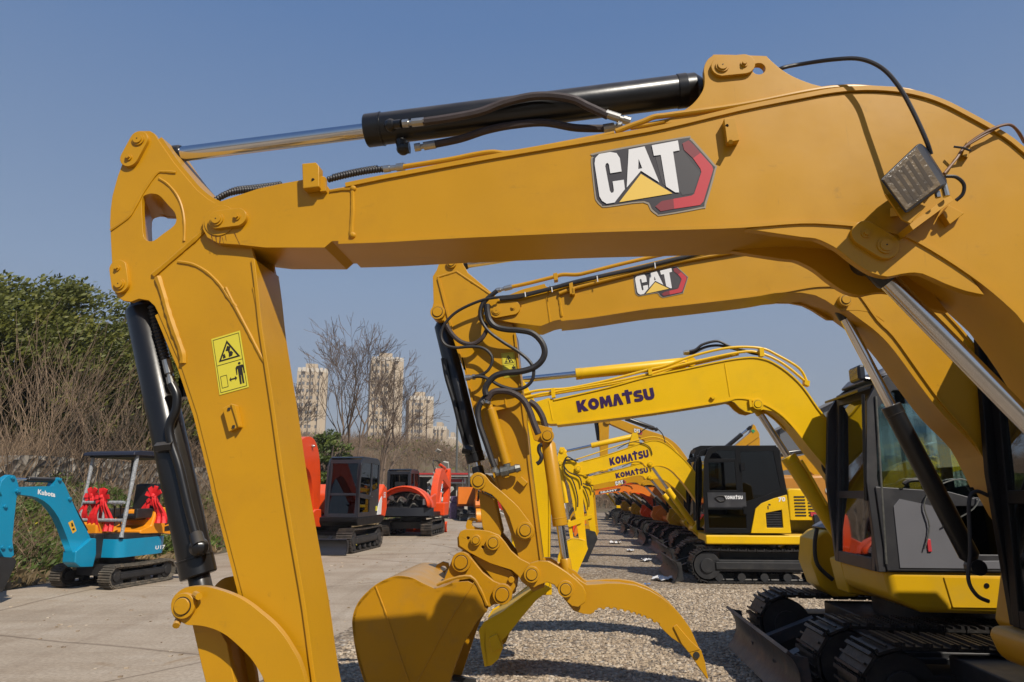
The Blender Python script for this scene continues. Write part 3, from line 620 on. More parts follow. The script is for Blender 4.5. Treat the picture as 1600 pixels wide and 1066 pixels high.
# ============================================================ NEAR EXCAVATOR (M1)
z1 = conv(150, 180, 3.5533); z2 = conv(150, 450, 3.5533); z3 = conv(150, 766, 3.5533); z4 = conv(540, 60, 3.5533); z5 = conv(900, 60, 3.5533); z6 = conv(1250, 80, 2.6657)
def near():
    w2 = .13; fr = rowframe(2.35+w2); r = empty('excavator', fr.mw(), 'nearest ochre yellow excavator whose boom spans the whole picture, black arm cylinder on top', 'excavator', 'excavators parked in a row')
    Y = w2
    # ---- boom
    fork = arc((344, 345), 27, 130, 262, 8) # image coords: y down
    top = z1([(640, 502), (700, 478)])+[(403, 295), (440, 287), (473, 281), (500, 276.5), (516, 297)]
    topf = [(516, 298), (540, 291.5), (600, 279), (624, 275), (765, 249), (948, 218), (1040, 201), (1153, 174), (1250, 157), (1300, 148.5), (1350, 145), (1400, 147), (1440, 154), (1475, 166), (1512, 183), (1545, 203), (1575, 224), (1610, 253), (1680, 322), (1760, 420), (1840, 540), (1900, 660), (1960, 790), (1985, 880)]
    bot = [(1985, 960), (1940, 1000), (1890, 990), (1850, 935), (1790, 820), (1700, 650), (1640, 553), (1600, 500), (1582, 480), (1535, 440), (1475, 399), (1419, 367.5), (1381, 358), (1340, 350.5), (1306, 347), (1250, 345), (1153, 352), (1050, 355.5), (900, 360), (700, 369), (600, 374.7), (518.5, 377), (507, 387), (414, 387), (375, 382.5), (341, 380), (324, 371), (317, 358), (317, 340), (322, 328)]
    T = fr.tr
    outline = T([(332, 318), (345, 314.5)], Y)+T([(403, 295), (440, 287), (473, 281), (500, 276.5), (516, 297)], Y)+cr(T(topf, Y), 3)[1:]+cr(T(bot[:4], Y), 3)[:-1]+cr(T(bot[3:17], Y), 3)[:-1]+T(bot[16:], Y)
    b = B(); plate(b, fr, outline, Y, -Y); boom = part('boom', b, CAT, r, bevel=.0025)
    # flanges: top and bottom plate edges that stand proud of the side
    lip = .009
    tf = cr(T([(540, 287), (600, 274.5), (624, 270), (765, 243.5), (948, 212.5), (1040, 195.5), (1153, 168.5), (1250, 149), (1300, 140), (1350, 136), (1400, 138.5), (1440, 146), (1475, 158), (1512, 176.5), (1561, 204), (1600, 233), (1690, 318), (1770, 420), (1850, 540), (1912, 660), (1970, 790)], Y), 3)
    g = B(); plate(g, fr, strip(tf, .018), Y+lip, -Y-lip); child('top_flange', g, CAT, boom, bevel=.0025)
    bf = cr(T([(1850, 935), (1790, 820), (1700, 650), (1640, 553), (1600, 500), (1582, 480), (1535, 440), (1475, 399), (1419, 367.5), (1381, 358), (1340, 350.5), (1306, 347), (1250, 345), (1153, 352), (1050, 355.5), (900, 360), (700, 369), (600, 374.7), (530, 377)], Y), 3)
    g = B(); plate(g, fr, strip(bf, -.014), Y+lip, -Y-lip); child('bottom_flange', g, CAT, boom, bevel=.0025)
    # fork side: underside plate at the tip, weld bead, thicker tip
    g = B(); seam(g, fr, T([(551, 297), (551.5, 330), (549, 368)], Y), Y+.001, .008); child('weld_end', B().ball(fr.T(552, 295, Y), .013), CAT, boom); child('weld_end', B().ball(fr.T(551, 368, Y), .013), CAT, boom)
    seam(g, fr, T([(516, 299), (535, 296), (551, 296)], Y), Y+.001, .007); child('weld_bead', g, CAT, boom)
    # boom cylinder lug doubler
    lug = [(1160, 354), (1165, 358)]+z6([(0, 775), (60, 780), (110, 800), (160, 828), (200, 860), (245, 893), (300, 925), (360, 940), (410, 932), (450, 925), (510, 928), (600, 968), (690, 1000), (768, 1016), (700, 930), (600, 852), (450, 767), (350, 742), (150, 714), (0, 709)])
    g = B(); gl = T(cr(lug[1:16], 2)+lug[16:], Y)
    for s in (1, -1): plate(g, fr, gl, s*(Y+.001), s*(Y-.03))
    child('cylinder_lug', g, CAT, boom, bevel=.002)
    pin_plate(fr, boom, CAT, fr.loc(1380, 387, Y), fr.loc(1349, 368, Y), .047, Y+.001, .018)
    # top lug for the arm cylinder
    tl = z5([(490, 468), (560, 425), (600, 395), (650, 358), (690, 310), (712, 265), (716, 215), (712, 160), (730, 115), (760, 90), (790, 82), (1040, 90), (1065, 97), (1090, 120), (1150, 170), (1220, 210), (1310, 245), (1400, 268), (1430, 285), (1250, 340), (900, 410)])
    hole = [(1186.5+10.5*math.cos(R(a)), 105.5+9*math.sin(R(a))) for a in range(0, 360, 20)]
    g = B()
    gl = T(cr(tl[:19], 3)+tl[19:], Y); hl = T(hole, Y)
    for s in (1, -1): plate(g, fr, gl, s*(Y-.008), s*(Y-.038), [hl])
    child('arm_cylinder_lug', g, CAT, boom, bevel=.003)
    pin_plate(fr, boom, CAT, fr.loc(1128, 105, Y), fr.loc(1162, 101.5, Y), .041, Y-.007, .014)
    pin_plate(fr, boom, CAT, fr.loc(343, 346, Y), fr.loc(374, 342, Y), .036, Y+.001, .018, pr=.026)
    g = B(); plate(g, fr, arc(fr.loc(344, 345, Y), .062, 0, 345, 24), Y+.0005, Y+.004); child('tip_boss', g, CAT, boom, bevel=.001)
    g = B(); rnd = random.Random(4)
    for x0_, y0_, x1_, y1_, w_ in ((330, 366, 333, 378, 3), (337, 368, 339, 380, 2.2), (344, 369, 344, 381, 3), (352, 368, 354, 377, 1.6), (366, 364, 375, 382, 2), (347, 371, 350, 381, 1.2)):
        M_ = 6; L_ = [(x0_+(x1_-x0_)*i/M_-w_*rnd.uniform(.2, .5), y0_+(y1_-y0_)*i/M_) for i in range(M_+1)]; R_ = [(x0_+(x1_-x0_)*i/M_+w_*rnd.uniform(.1, .5)*(1-i/M_), y0_+(y1_-y0_)*i/M_) for i in range(M_+1)]
        q_ = [fr.T(a_, b2, Y+.0012) for a_, b2 in L_+R_[::-1]]; g.add(q_, tessellate_polygon([q_]))
    child('grease_stain', g, mat('old_grease', (.16, .055, .012), .35), boom, smooth=False, recalc=False)
    # hose clamp blocks
    g = B(); bx = lambda q, y0, y1: plate(g, fr, T(q, Y), y0, y1)
    bx([(478.5, 264), (500, 262), (505, 268), (505, 300), (480, 303)], Y, Y+.045); child('clamp_block', g, CAT, boom, bevel=.004)
    g = B(); plate(g, fr, T([(503, 278), (511, 280), (512, 302), (503, 303)], Y), Y, Y+.02); child('clamp_block', g, CAT, boom, bevel=.002)
    g = B(); g.cyl(fr.T(489, 281, Y+.0455), fr.T(489, 281, Y+.047), .006, 12); child('bolt_hole', g, STKB, boom)
    g = B(); plate(g, fr, T([(1128, 193), (1145, 191), (1152, 227), (1133, 230.5)], Y), Y, Y+.035); child('clamp_block', g, CAT, boom, bevel=.003)
    g = B(); g.cyl(fr.T(1136, 196.5, Y+.0355), fr.T(1136, 196.5, Y+.037), .006, 12); child('bolt_hole', g, STKB, boom)
    g = B(); g.tube([fr.T(1141.5, 222, Y+.03), fr.T(1141.5, 222, Y+.05)], .009, 6); child('bolt', g, CAT, boom)
    cat_logo(fr, boom, lambda q: fr.loc(*z5([q])[0], Y+.002), Y+.002)
    # yellow steel lines along the top
    ym = Y-.012
    pl = [(962, 206), (985, 197), (1005, 190), (1022, 183), (1045, 180), (1153, 165), (1265, 143), (1322, 136.5), (1370, 139), (1420, 143), (1450, 156)]
    hp = lambda pts, y: [fr.T(a, b_, y) for a, b_ in pts]
    g = B().tube(cr([tuple(q) for q in hp(pl, Y-.005)], 5), .0105, 10); part('hydraulic_line', g, CAT, r)
    g = B().tube(cr([tuple(q) for q in hp([(985, 200), (1010, 196), (1040, 190), (1080, 181), (1200, 156), (1290, 139)], -.02)], 5), .0095, 10); part('hydraulic_line', g, CAT, r)
    g = B().tube(cr([tuple(q) for q in hp([(630, 261), (700, 250), (740, 242), (768, 238), (792, 239.5), (830, 234), (900, 221), (960, 209)], Y-.03)], 5), .010, 10); part('hydraulic_line', g, CAT, r)
    # ribbed hoses over the joint
    hose(r, hp([(333, 316), (352, 304), (375, 298.5), (405, 296), (440, 291)], Y-.06), .0125, RUB, 'spiral_guard_hose', coil=True, ends=False)
    hose(r, hp([(345, 308), (368, 297), (400, 293), (440, 288)], -.02), .0125, RUB, 'spiral_guard_hose', coil=True, ends=False)
    hose(r, hp([(512, 281), (540, 274), (570, 268), (601, 264)], Y-.045), .0125, RUB, 'spiral_guard_hose', coil=True, ends=False)
    hose(r, hp([(520, 277), (548, 270), (575, 265), (590, 263)], -.01), .0125, RUB, 'spiral_guard_hose', coil=True, ends=False)
    g = B(); a, c = fr.T(600, 264.5, Y-.045), fr.T(632, 260.5, Y-.035); g.tube([a, a.lerp(c, .3), a.lerp(c, .31), a.lerp(c, .62), a.lerp(c, .63), c], [.014, .014, .011, .011, .0155, .0155], 12); part('hose_fitting', g, ZINC, r)
    # ---- arm cylinder
    pa = fr.T(1128, 105, Y); pb = fr.T(220, 221, Y); pa -= fr.l*Y; pb -= fr.l*Y
    L = (pb-pa).length; q = fr.T(572, 198, 0); fc = (q-pa).length/L
    ac = hydraulic(fr, r, 'arm_cylinder', pa, pb, .064, .031, fc, BLK)
    g = B(); d = (pb-pa).normalized(); e0 = pa+d*L*fc*.08; g.tube([e0, e0+d*.035], .067, 28); child('cylinder_band', g, BLK, ac)
    # ports and hoses
    g = B(); g.ball(fr.T(610, 196, .07), .026); g.tube([fr.T(606, 196, .06), fr.T(628, 193.5, .085)], .018, 12); child('hydraulic_port', g, BLK, ac)
    g = B(); g.tube([fr.T(627, 220, .02), fr.T(628, 232, .02), fr.T(640, 231, .02)], .024, 10); g.ball(fr.T(630, 232, .02), .028); child('hydraulic_port', g, BLK, ac)
    def fitting(px0, px1, y):
        a, c = fr.T(*px0, y), fr.T(*px1, y); g = B(); g.tube([a, a.lerp(c, .28), a.lerp(c, .29), a.lerp(c, .42), a.lerp(c, .43), c], [.016, .016, .010, .010, .0165, .0165], 10); part('hose_fitting', g, ZINC, r)
    fitting((629, 193.5), (663, 190), .09); fitting((648, 231), (681, 225.5), .02)
    hose(r, hp([(661, 190.5), (700, 185), (750, 175), (790, 160), (840, 150), (890, 154), (920, 167), (950, 181)], .09), .0165, HBR, ends=False)
    hose(r, hp([(680, 225.5), (720, 217), (760, 204), (800, 196), (850, 192), (900, 200), (948, 201)], .03), .0155, HBR, ends=False)
    fitting((985, 190), (947, 178), .09); fitting((972, 196), (943, 201), .05)
    # ---- boom cylinder
    pc = fr.T(1380, 387, Y)-fr.l*Y; pd = fr.T(1600, 655, 0); dd = (pd-pc).normalized(); pe = pc+dd*1.95
    hydraulic(fr, r, 'boom_cylinder', pe, pc, .066, .034, .44, BLK)
    # ---- stick
    YS = Y-.028 # the stick sits between the boom's fork plates
    W = YS
    st = z1([(220, 104), (250, 88), (300, 88), (325, 103), (342, 132), (430, 260), (500, 345), (560, 415), (620, 465), (665, 490), (800, 560), (858, 700), (885, 830)])
    st += z2([(905, 30), (925, 200), (955, 400), (1000, 700), (1050, 1060)])+z3([(1110, 300), (1170, 650), (1225, 1060)])+[(512, 1160), (525, 1290), (505, 1330), (470, 1320), (452, 1230), (432, 1140), (412, 1066)]
    st += z3([(810, 570), (740, 300), (665, 10)])+z2([(650, 1060), (560, 700), (500, 520), (470, 430), (430, 340), (380, 220), (345, 140), (325, 100), (290, 68), (240, 60)])+z1([(195, 1036), (150, 1030), (120, 1010), (100, 975), (95, 930), (88, 820), (82, 700), (77, 600), (80, 530), (90, 450), (120, 340), (150, 260), (180, 190), (200, 135)])
    hole = z1([(255, 470), (285, 440), (330, 438), (360, 455), (400, 500), (435, 540), (445, 580), (430, 615), (370, 660), (320, 697), (285, 697), (265, 675), (258, 600)])
    sl_ = T(st, W); hl = T(cr(hole, 3, True), W); hxm = sum(p[0] for p in hl)/len(hl); hf_ = [(x+(.085 if x > hxm else .0), z-.01) for x, z in hl]
    for i in (0,): pass
    b = B()
    plate(b, fr, sl_, W, W-.02, [hl]); plate(b, fr, sl_, -W, -W+.02, [hf_])
    stick = part('stick', b, CAT, r, bevel=.0025)
    # box plates between the sides: rear flange, front flange, hole tube
    rf = T(z1([(885, 800)])+z2([(905, 0), (925, 200), (955, 400), (1000, 700), (1050, 1060)])+z3([(1110, 300), (1170, 650), (1225, 1060)])+[(512, 1160), (525, 1290)], W)
    g = B(); plate(g, fr, strip(cr(rf, 3), .014), W+.009, -W-.009); child('rear_flange', g, CAT, stick, bevel=.002)
    ff = T(z1([(342, 132), (430, 260), (500, 345), (560, 415), (620, 465), (665, 490), (800, 560)]), W); g = B(); plate(g, fr, strip(cr(ff, 3), -.016), W-.004, -W+.004)
    lf = T(z3([(900, 930), (810, 570), (740, 300), (665, 10)])+z2([(650, 1060), (560, 700), (500, 520), (470, 430), (430, 340), (380, 220), (345, 140)]), W); plate(g, fr, strip(lf, -.016), W-.004, -W+.004)
    child('web_plate', g, CAT, stick)
    hh = hl; g = B(); n = len(hh); cx = sum(p[0] for p in hh)/n; cz = sum(p[1] for p in hh)/n
    g.add([fr.p(x, W-.004, z) for x, z in hh]+[fr.p(x, -W+.004, z) for x, z in hf_], [(i, (i+1) % n, n+(i+1) % n, n+i) for i in range(n)]); child('opening_liner', g, CAT, stick, recalc=False)
    # weld seams on the side
    g = B()
    for pts, rr in ((z1([(82, 640), (180, 570), (225, 500), (270, 420), (340, 325), (380, 316), (445, 320)]), .006), (z1([(350, 352), (400, 385), (450, 445), (480, 520), (492, 610), (490, 700)]), .005), (z1([(320, 890), (460, 770), (590, 655), (600, 620)]), .011), (z1([(455, 815), (540, 830), (620, 875), (690, 945), (740, 1020), (780, 1066)]), .006), (z2([(720, 0), (760, 80), (850, 250), (920, 385), (950, 420)]), .006), (z1([(345, 900), (380, 1010)])+z2([(395, 110), (430, 220), (480, 360), (485, 420)]), .013), (z2([(875, 0), (895, 100), (915, 210), (938, 375)]), .005)):
        seam(g, fr, cr(T(pts, W), 4), W+.0005, rr)
    child('weld_bead', g, CAT, stick)
    pin_plate(fr, stick, CAT, fr.loc(220, 221, W), fr.loc(205, 249, W), .038, W+.001, .014, pr=.026)
    pin_plate(fr, stick, CAT, fr.loc(191, 446, W), fr.loc(187.5, 421, W), .034, W+.001, .014, pr=.022)
    sticker(fr, stick, T([(343, 617.5), (389, 605), (375, 516.5), (330, 530)], W+.002), W+.002)
    g = B(); plate(g, fr, T([(352, 639), (366, 632), (378, 668), (362, 676)], W), W, W+.022); plate(g, fr, T([(366, 632), (373, 634), (380, 668), (378, 670)], W), W, W+.03); child('clamp_block', g, CAT, stick, bevel=.003)
    for q in ((358, 639.5), (365, 667)):
        g = B(); g.cyl(fr.T(*q, W+.0225), fr.T(*q, W+.024), .0065, 12); child('bolt_hole', g, STKB, stick)
    # ---- bucket cylinder, link, bucket
    p0 = fr.T(191, 446, W)-fr.l*W; p1 = fr.T(289, 946, W+.02)-fr.l*(W+.02); L = (p1-p0).length; q = fr.T(325, 897, 0); fc = min(.93, (q-p0).length/L)
    bc = hydraulic(fr, r, 'bucket_cylinder', p0, p1, .061, .030, fc, BLK)
    hose(r, hp([(238, 478), (245, 510), (254, 545), (262, 574)], .045), .017, RUB, 'spiral_guard_hose', coil=True, ends=False)
    fitting((268, 600), (260, 563), .05)
    g = B(); g.tube(cr([tuple(q) for q in hp([(268, 600), (276, 618), (275, 640), (265, 665), (268, 692), (280, 730), (294, 790), (306, 836)], .07)], 6), .0165, 12); child('pressure_pipe', g, BLK, bc)
    g = B(); g.tube([fr.T(311, 853, .09), fr.T(306, 836, .07)], .024, 12); g.ball(fr.T(311, 855, .075), .034); child('pipe_end', g, BLK, bc)
    g = B(); g.tube([fr.T(246, 700, .06), fr.T(272, 697, .075)], .02, 6); child('pipe_clip', g, BLK, bc)
    g = B(); g.tube([fr.T(291, 592, -.05), fr.T(292, 622, -.05)], .03, 8); child('hydraulic_port', g, BLK, bc)
    lk = z3([(480, 560), (520, 535), (580, 527), (640, 530), (700, 545), (760, 565), (820, 592), (880, 630), (930, 670), (985, 715), (1030, 760), (1070, 812), (1100, 860), (1130, 910), (1150, 955), (1180, 1050)])+[(495, 1130), (500, 1175), (485, 1205), (460, 1205), (440, 1180), (430, 1110), (420, 1066)]+z3([(940, 1015), (910, 965), (880, 922), (840, 880), (800, 842), (750, 800), (700, 772), (660, 757), (620, 747), (575, 741), (530, 740), (480, 712), (455, 690), (442, 650), (448, 600)])
    for s in (1, -1):
        g = B(); y = s*(W+.02); plate(g, fr, cr(T(lk, W+.02), 2, True), y, y+s*.028); o = part('bucket_link', g, CAT, r, bevel=.004, seg=3)
        if s > 0:
            boss(fr, o, CAT, fr.loc(289, 946, W+.05), .041, W+.045, W+.065)
            g = B(); g.tube([fr.T(305, 929, W+.05), fr.T(311, 932, W+.075)], .012, 8); g.tube([fr.T(280, 966, W+.03), fr.T(275, 978, W+.06)], .012, 8); child('lock_bolt', g, CAT, o)
    g = B(); pl_ = T(z3([(545, 738), (620, 742), (700, 775), (740, 850), (760, 960), (785, 1066)])+[(385, 1180), (340, 1180)]+z3([(622, 1066), (600, 980)]), .07)
    for s in (1, -1): plate(g, fr, pl_, s*.085, s*.06)
    plate(g, fr, T([(318, 985), (345, 985), (372, 1150), (345, 1150)], .07), -.06, .06); part('push_link', g, CAT, r, bevel=.003)
    bucket_prof = [fr.loc(385, 1175, 0), fr.loc(500, 1300, 0)]
    a = V(bucket_prof[0]); c = V(bucket_prof[1])
    bp = cr([(a.x-.02, a.y), (a.x+.28, a.y-.06), (a.x+.38, a.y-.32), (a.x+.15, a.y-.58), (c.x-.02, c.y-.34)], 4)
    if 1:
        g = B(); hw = .34
        g.prism(fr.xz(strip(bp, .02), -hw), fr.l*2*hw)
        for s in (-1, 1): g.prism(fr.xz(bp+[(c.x, c.y)], s*hw), fr.l*s*.015)
        part('bucket', g, CAT, r, bevel=.003)
    # ---- work lamp with its bracket and cables
    lf_ = z6([(332, 535), (486, 388), (596, 560), (438, 678)])
    y1_ = Y+.155
    fro = [fr.T(*lf_[0], y1_+.01), fr.T(*lf_[1], y1_), fr.T(*lf_[2], y1_-.01), fr.T(*lf_[3], y1_)]
    nrm = (fro[1]-fro[0]).cross(fro[3]-fro[0]).normalized()
    if nrm.dot(CAMP-fro[0]) < 0: nrm = -nrm
    back = -fr.l*.05-fr.f*.06+V((0, 0, .035))
    cen = sum(fro, V())/4; sc = lambda k, o_=V(): [cen+(p-cen)*k+o_ for p in fro]
    b = B(); A_ = sc(1.0); C_ = sc(1.04, back*.35); D_ = sc(.86, back); b.box8(D_+C_); lamp = part('work_lamp', b, DKG, r, bevel=.008, seg=3)
    b = B(); b.box8(C_+A_); child('lamp_bezel', b, GREYC, lamp, bevel=.006, seg=3)
    LENS = mat('lamp_lens', (.13, .092, .048), .22, 0, var=.6, scale=14, coat=.4, bump=.35, bscale=60)
    b = B(); b.box8(sc(.93)+sc(.91, nrm*.004)); child('lamp_lens', b, LENS, lamp, bevel=.003)
    L_ = sc(.74)
    for i in range(5):
        t0, t1 = (i+.15)/5, (i+.7)/5; a0, a1 = L_[0].lerp(L_[1], t0), L_[0].lerp(L_[1], t1); c0_, c1_ = L_[3].lerp(L_[2], t0), L_[3].lerp(L_[2], t1); o5 = nrm*.0045; b = B(); b.add([a0+o5, a1+o5, c1_+o5, c0_+o5], [(0, 1, 2, 3)]); child('lens_rib', b, mat('lens_rib', (.080, .058, .034), .25), lamp, smooth=False, recalc=False)
    b = B(); p = lambda q, y: fr.T(*z6([q])[0], y)
    b.prism([p((350, 598), Y+.10), p((400, 600), Y+.10), p((520, 650), Y+.10), p((455, 722), Y+.10), p((420, 705), Y+.10)], fr.l*.008); part('lamp_bracket', b, CAT, r, bevel=.002)
    b = B(); q = [p((455, 722), Y+.10), p((625, 600), Y+.08), p((640, 620), Y+.08), p((470, 745), Y+.10)]; b.prism(q, -fr.l*.09); part('lamp_bracket', b, CAT, r, bevel=.002)
    b = B(); b.tube([p((395, 670), Y), p((395, 670), Y+.1)], .02, 4); part('lamp_stay', b, CAT, r); b = B(); b.prism([p((575, 690), Y), p((600, 655), Y), p((665, 690), Y), p((605, 735), Y)], fr.l*.03); part('lamp_bracket', b, CAT, r, bevel=.002)
    b = B(); b.tube([p((595, 545), Y+.1), p((610, 605), Y+.1)], .011, 10); b.tube([p((570, 585), Y+.12), p((575, 610), Y+.12)], .009, 8); child('lamp_bolt', b, ZINC, lamp)
    hose(r, [p((545, 430), Y+.10), p((525, 370), Y+.115), p((470, 250), Y+.11), p((410, 145), Y+.10), p((340, 70), Y+.08), p((250, 33), Y+.06), p((140, 35), Y+.03), p((0, 55), .09), fr.T(1224, 106, .10), fr.T(1212, 112, .085)], .0075, RUB, 'cable', ends=False)
    hose(r, [p((605, 522), Y+.1), p((650, 525), Y+.1), p((682, 555), Y+.09), p((678, 595), Y+.08), p((650, 622), Y+.07)], .006, RUB, 'cable', ends=False)
    hose(r, [p((600, 510), Y+.06), p((650, 450), Y+.03), p((685, 400), Y+.025), p((760, 345), Y+.03), p((840, 310), Y+.03), p((890, 315), Y), p((933, 380), -.05)], .005, mat('tan_cable', (.20, .10, .05), .5), 'cable', ends=False)
    hose(r, [p((685, 400), Y+.025), p((770, 350), Y+.028), p((860, 305), Y+.02), p((915, 340), Y-.02), p((950, 420), -.06)], .004, MATS['tan_cable'], 'cable', ends=False)
    b = B(); b.box8([p(q, Y+.001) for q in ((675, 435), (695, 375), (712, 385), (700, 445))]+[p(q, Y+.02) for q in ((675, 435), (695, 375), (712, 385), (700, 445))]); part('cable_clip', b, CAT, r, bevel=.002)
    b = B(); b.tube([p((640, 398), Y+.03), p((680, 403), Y+.04), p((710, 415), Y+.03)], .004, 6); part('cable_tie', b, RUB, r)
    b = B(); b.tube([p((120, 152), -.0), p((160, 150), .04), p((185, 156), .08)], .01, 6)
    # ---- the machine itself, mostly right of the frame
    undercarriage(fr, r, DSTEEL, BLK2, bl=False)
    upper(fr, r, CAT, DKC, GLD)
    return fr, r
near()
# ============================================================ SECOND EXCAVATOR (M2)
q5 = conv(640, 380, 3.5524); q6 = conv(660, 560, 2.6667); q7 = conv(540, 740, 2.6667); q8 = conv(1200, 420, 1.975); qb = conv(1200, 380, 7.615); qe = conv(660, 700, 6.6625)
def second():
    Y = .14; fr = rowframe(4.6+Y); T = fr.tr
    r = empty('excavator', fr.mw(), 'ochre yellow excavator with black hoses looped on its arm and a bucket and toothed thumb', 'excavator', 'excavators parked in a row')
    hp = lambda pts, y: [fr.T(a, b_, y) for a, b_ in pts]
    top = q5([(462, 352), (475, 325), (540, 292), (630, 255), (750, 225), (775, 245), (900, 215), (1060, 175), (1250, 130), (1492, 72)])+[(1110, 388), (1160, 379), (1210, 373), (1260, 372), (1310, 380), (1355, 396), (1400, 424), (1445, 458), (1500, 512), (1560, 590), (1630, 690), (1660, 770)]
    bot = [(1640, 830), (1600, 825), (1560, 760), (1524, 700), (1473, 648), (1433, 597), (1397, 548), (1372, 521), (1345, 500), (1310, 476), (1270, 458)]+qb([(60, 585)])+[(1170, 464), (1060, 477)]+q5([(1300, 362), (1000, 408), (830, 426), (800, 432), (730, 460), (700, 458), (560, 440), (480, 425), (455, 400), (448, 375)])
    ol = T(top[:5], Y)+cr(T(top[4:], Y), 3)[1:]+cr(T(bot[:11], Y), 3)[:-1]+T(bot[10:], Y)
    b = B(); plate(b, fr, ol, Y, -Y); boom = part('boom', b, CAT, r, bevel=.003)
    g = B(); plate(g, fr, strip(cr(T(top[5:], Y), 3), .014), Y+.012, -Y-.012); child('top_flange', g, CAT, boom)
    bf = [(1560, 760), (1524, 692), (1473, 630), (1433, 575), (1397, 525), (1372, 500)]+qb([(1100, 620), (1000, 560), (900, 525), (800, 508), (700, 503), (560, 510), (430, 528), (200, 570), (60, 583)])+[(1170, 463), (1060, 476)]+q5([(1300, 362), (1000, 408), (840, 425)])
    g = B(); plate(g, fr, strip(cr(T(bf, Y), 3), -.012), Y+.012, -Y-.012); child('bottom_flange', g, CAT, boom)
    lug = qb([(60, 590), (200, 590), (400, 592), (560, 622), (680, 680), (780, 745), (870, 800), (960, 803), (1060, 800), (1180, 818), (1280, 860), (1385, 938), (1250, 760), (1100, 640), (950, 560), (800, 520), (560, 520), (300, 565)])
    g = B()
    for s in (1, -1): plate(g, fr, T(lug, Y), s*(Y+.002), s*(Y-.03))
    lg = child('cylinder_lug', g, CAT, boom, bevel=.002)
    boss(fr, boom, CAT, fr.loc(*qb([(928, 673)])[0], Y+.05), .042, Y, Y+.05)
    pin_plate(fr, boom, CAT, fr.loc(776, 487, Y), fr.loc(802, 482, Y), .05, Y+.001, .02)
    g = B(); seam(g, fr, T(q5([(828, 288), (845, 408)]), Y), Y, .010); seam(g, fr, T(q5([(780, 240), (760, 300), (780, 440)]), Y), Y, .006); child('weld_bead', g, CAT, boom)
    for q in (q5([(885, 235), (905, 228), (912, 290), (890, 295)]), q5([(898, 262), (915, 258), (918, 294), (902, 298)]), q5([(797, 180), (820, 175), (825, 215), (803, 220)])):
        g = B(); plate(g, fr, T(q, Y), Y-.01, Y+.05); child('clamp_block', g, CAT, boom, bevel=.003)
    # logo: map logo coordinates through four corners
    src = [(95, 660), (600, 556), (770, 725), (480, 980)]; dst = q5([(1240, 190), (1500, 115), (1545, 180), (1400, 305)])
    def aff(q):
        x = (q[0]-84)/(778-84); y = (q[1]-548)/(984-548)
        # skewed box fitted to the smaller logo
        return (990+x*85-0*y, 421+y*47.5-(x-.0)*6+ (6 if False else 0))
    cat_logo(fr, boom, lambda q: fr.loc(*aff(q), Y+.003), Y+.003)
    # lines and hoses on the boom
    P = hp(q5([(565, 243), (650, 225), (800, 188), (850, 175), (930, 175), (1000, 160), (1200, 110), (1492, 45)])+[(1130, 381), (1250, 360)], Y*.4)
    part('hydraulic_line', B().tube(cr([tuple(p) for p in P], 5), .014, 10), CAT, r)
    P = hp(q5([(830, 280), (900, 255), (1040, 218), (1250, 165), (1492, 105)])+[(1130, 397), (1210, 384)], Y+.015)
    part('hydraulic_line', B().tube(cr([tuple(p) for p in P], 5), .013, 10), CAT, r)
    for dz in (0, 7, 13):
        P = hp(q5([(500, 300+dz), (600, 290+dz), (690, 272+dz*.6), (800, 245+dz*.5), (950, 205+dz*.5), (1250, 140+dz*.5), (1492, 82+dz*.5)])+[(1120, 390+dz*.1), (1180, 381)], Y+.03)
        hose(r, P, .011, RUB, ends=False)
    for q in (q5([(640, 272), (643, 298)]), q5([(788, 245), (792, 272)]), q5([(1040, 182), (1044, 215)]), q5([(1360, 108), (1364, 140)])):
        part('cable_tie', B().tube(hp(q, Y+.046), .004, 6), WHITE, r)
    def fit(a, c, y, rr=.016):
        a, c = fr.T(*a, y), fr.T(*c, y); part('hose_fitting', B().tube([a, a.lerp(c, .3), a.lerp(c, .31), a.lerp(c, .5), a.lerp(c, .51), c], [rr, rr, rr*.7, rr*.7, rr*1.05, rr*1.05], 10), ZINC, r)
    k = q5([(480, 265), (568, 243)]); fit(k[0], k[1], Y*.6, .018)
    H_ = lambda pts, y, rr=.012, m=RUB, **kw: hose(r, hp(q5(pts), y), rr, m, ends=False, **kw)
    H_([(485, 265), (460, 285), (430, 310), (400, 350), (392, 400), (405, 440), (430, 460)], Y+.05, .016)
    H_([(500, 300), (420, 312), (330, 345), (250, 390), (195, 450), (175, 510), (195, 560), (250, 580), (330, 575), (400, 580), (445, 610), (460, 650), (440, 700), (400, 730), (350, 740)], Y+.06, .0105)
    H_([(430, 340), (432, 380), (445, 430), (480, 465), (540, 480), (610, 485), (680, 500), (730, 545), (750, 600), (735, 650), (690, 690), (620, 712), (540, 720), (480, 735), (440, 770), (420, 810), (425, 845)], Y+.08, .021)
    H_([(405, 330), (392, 380), (400, 430), (440, 490), (520, 550), (600, 600), (660, 650), (688, 700), (680, 760), (640, 800), (580, 812), (500, 790), (440, 755), (390, 740), (350, 745)], Y+.07, .0115)
    H_([(205, 455), (240, 510), (290, 550), (350, 560), (400, 530), (430, 480)], Y+.05, .016, HBR)
    H_([(430, 870), (460, 830), (510, 820), (570, 830), (630, 870), (665, 930), (690, 1000), (715, 1060)], Y+.07, .022, HBR)
    H_([(430, 845), (400, 880), (380, 930), (385, 990), (400, 1040), (425, 1110), (455, 1200), (470, 1240)], Y+.06, .020, RUB)
    H_([(665, 880), (700, 905), (735, 960), (755, 1025)], Y*.2, .022, HBR)
    hose(r, hp(q6([(500, 360), (488, 365), (486, 385), (496, 410), (490, 430), (476, 440)]), Y+.0), .014, RUB, ends=False)
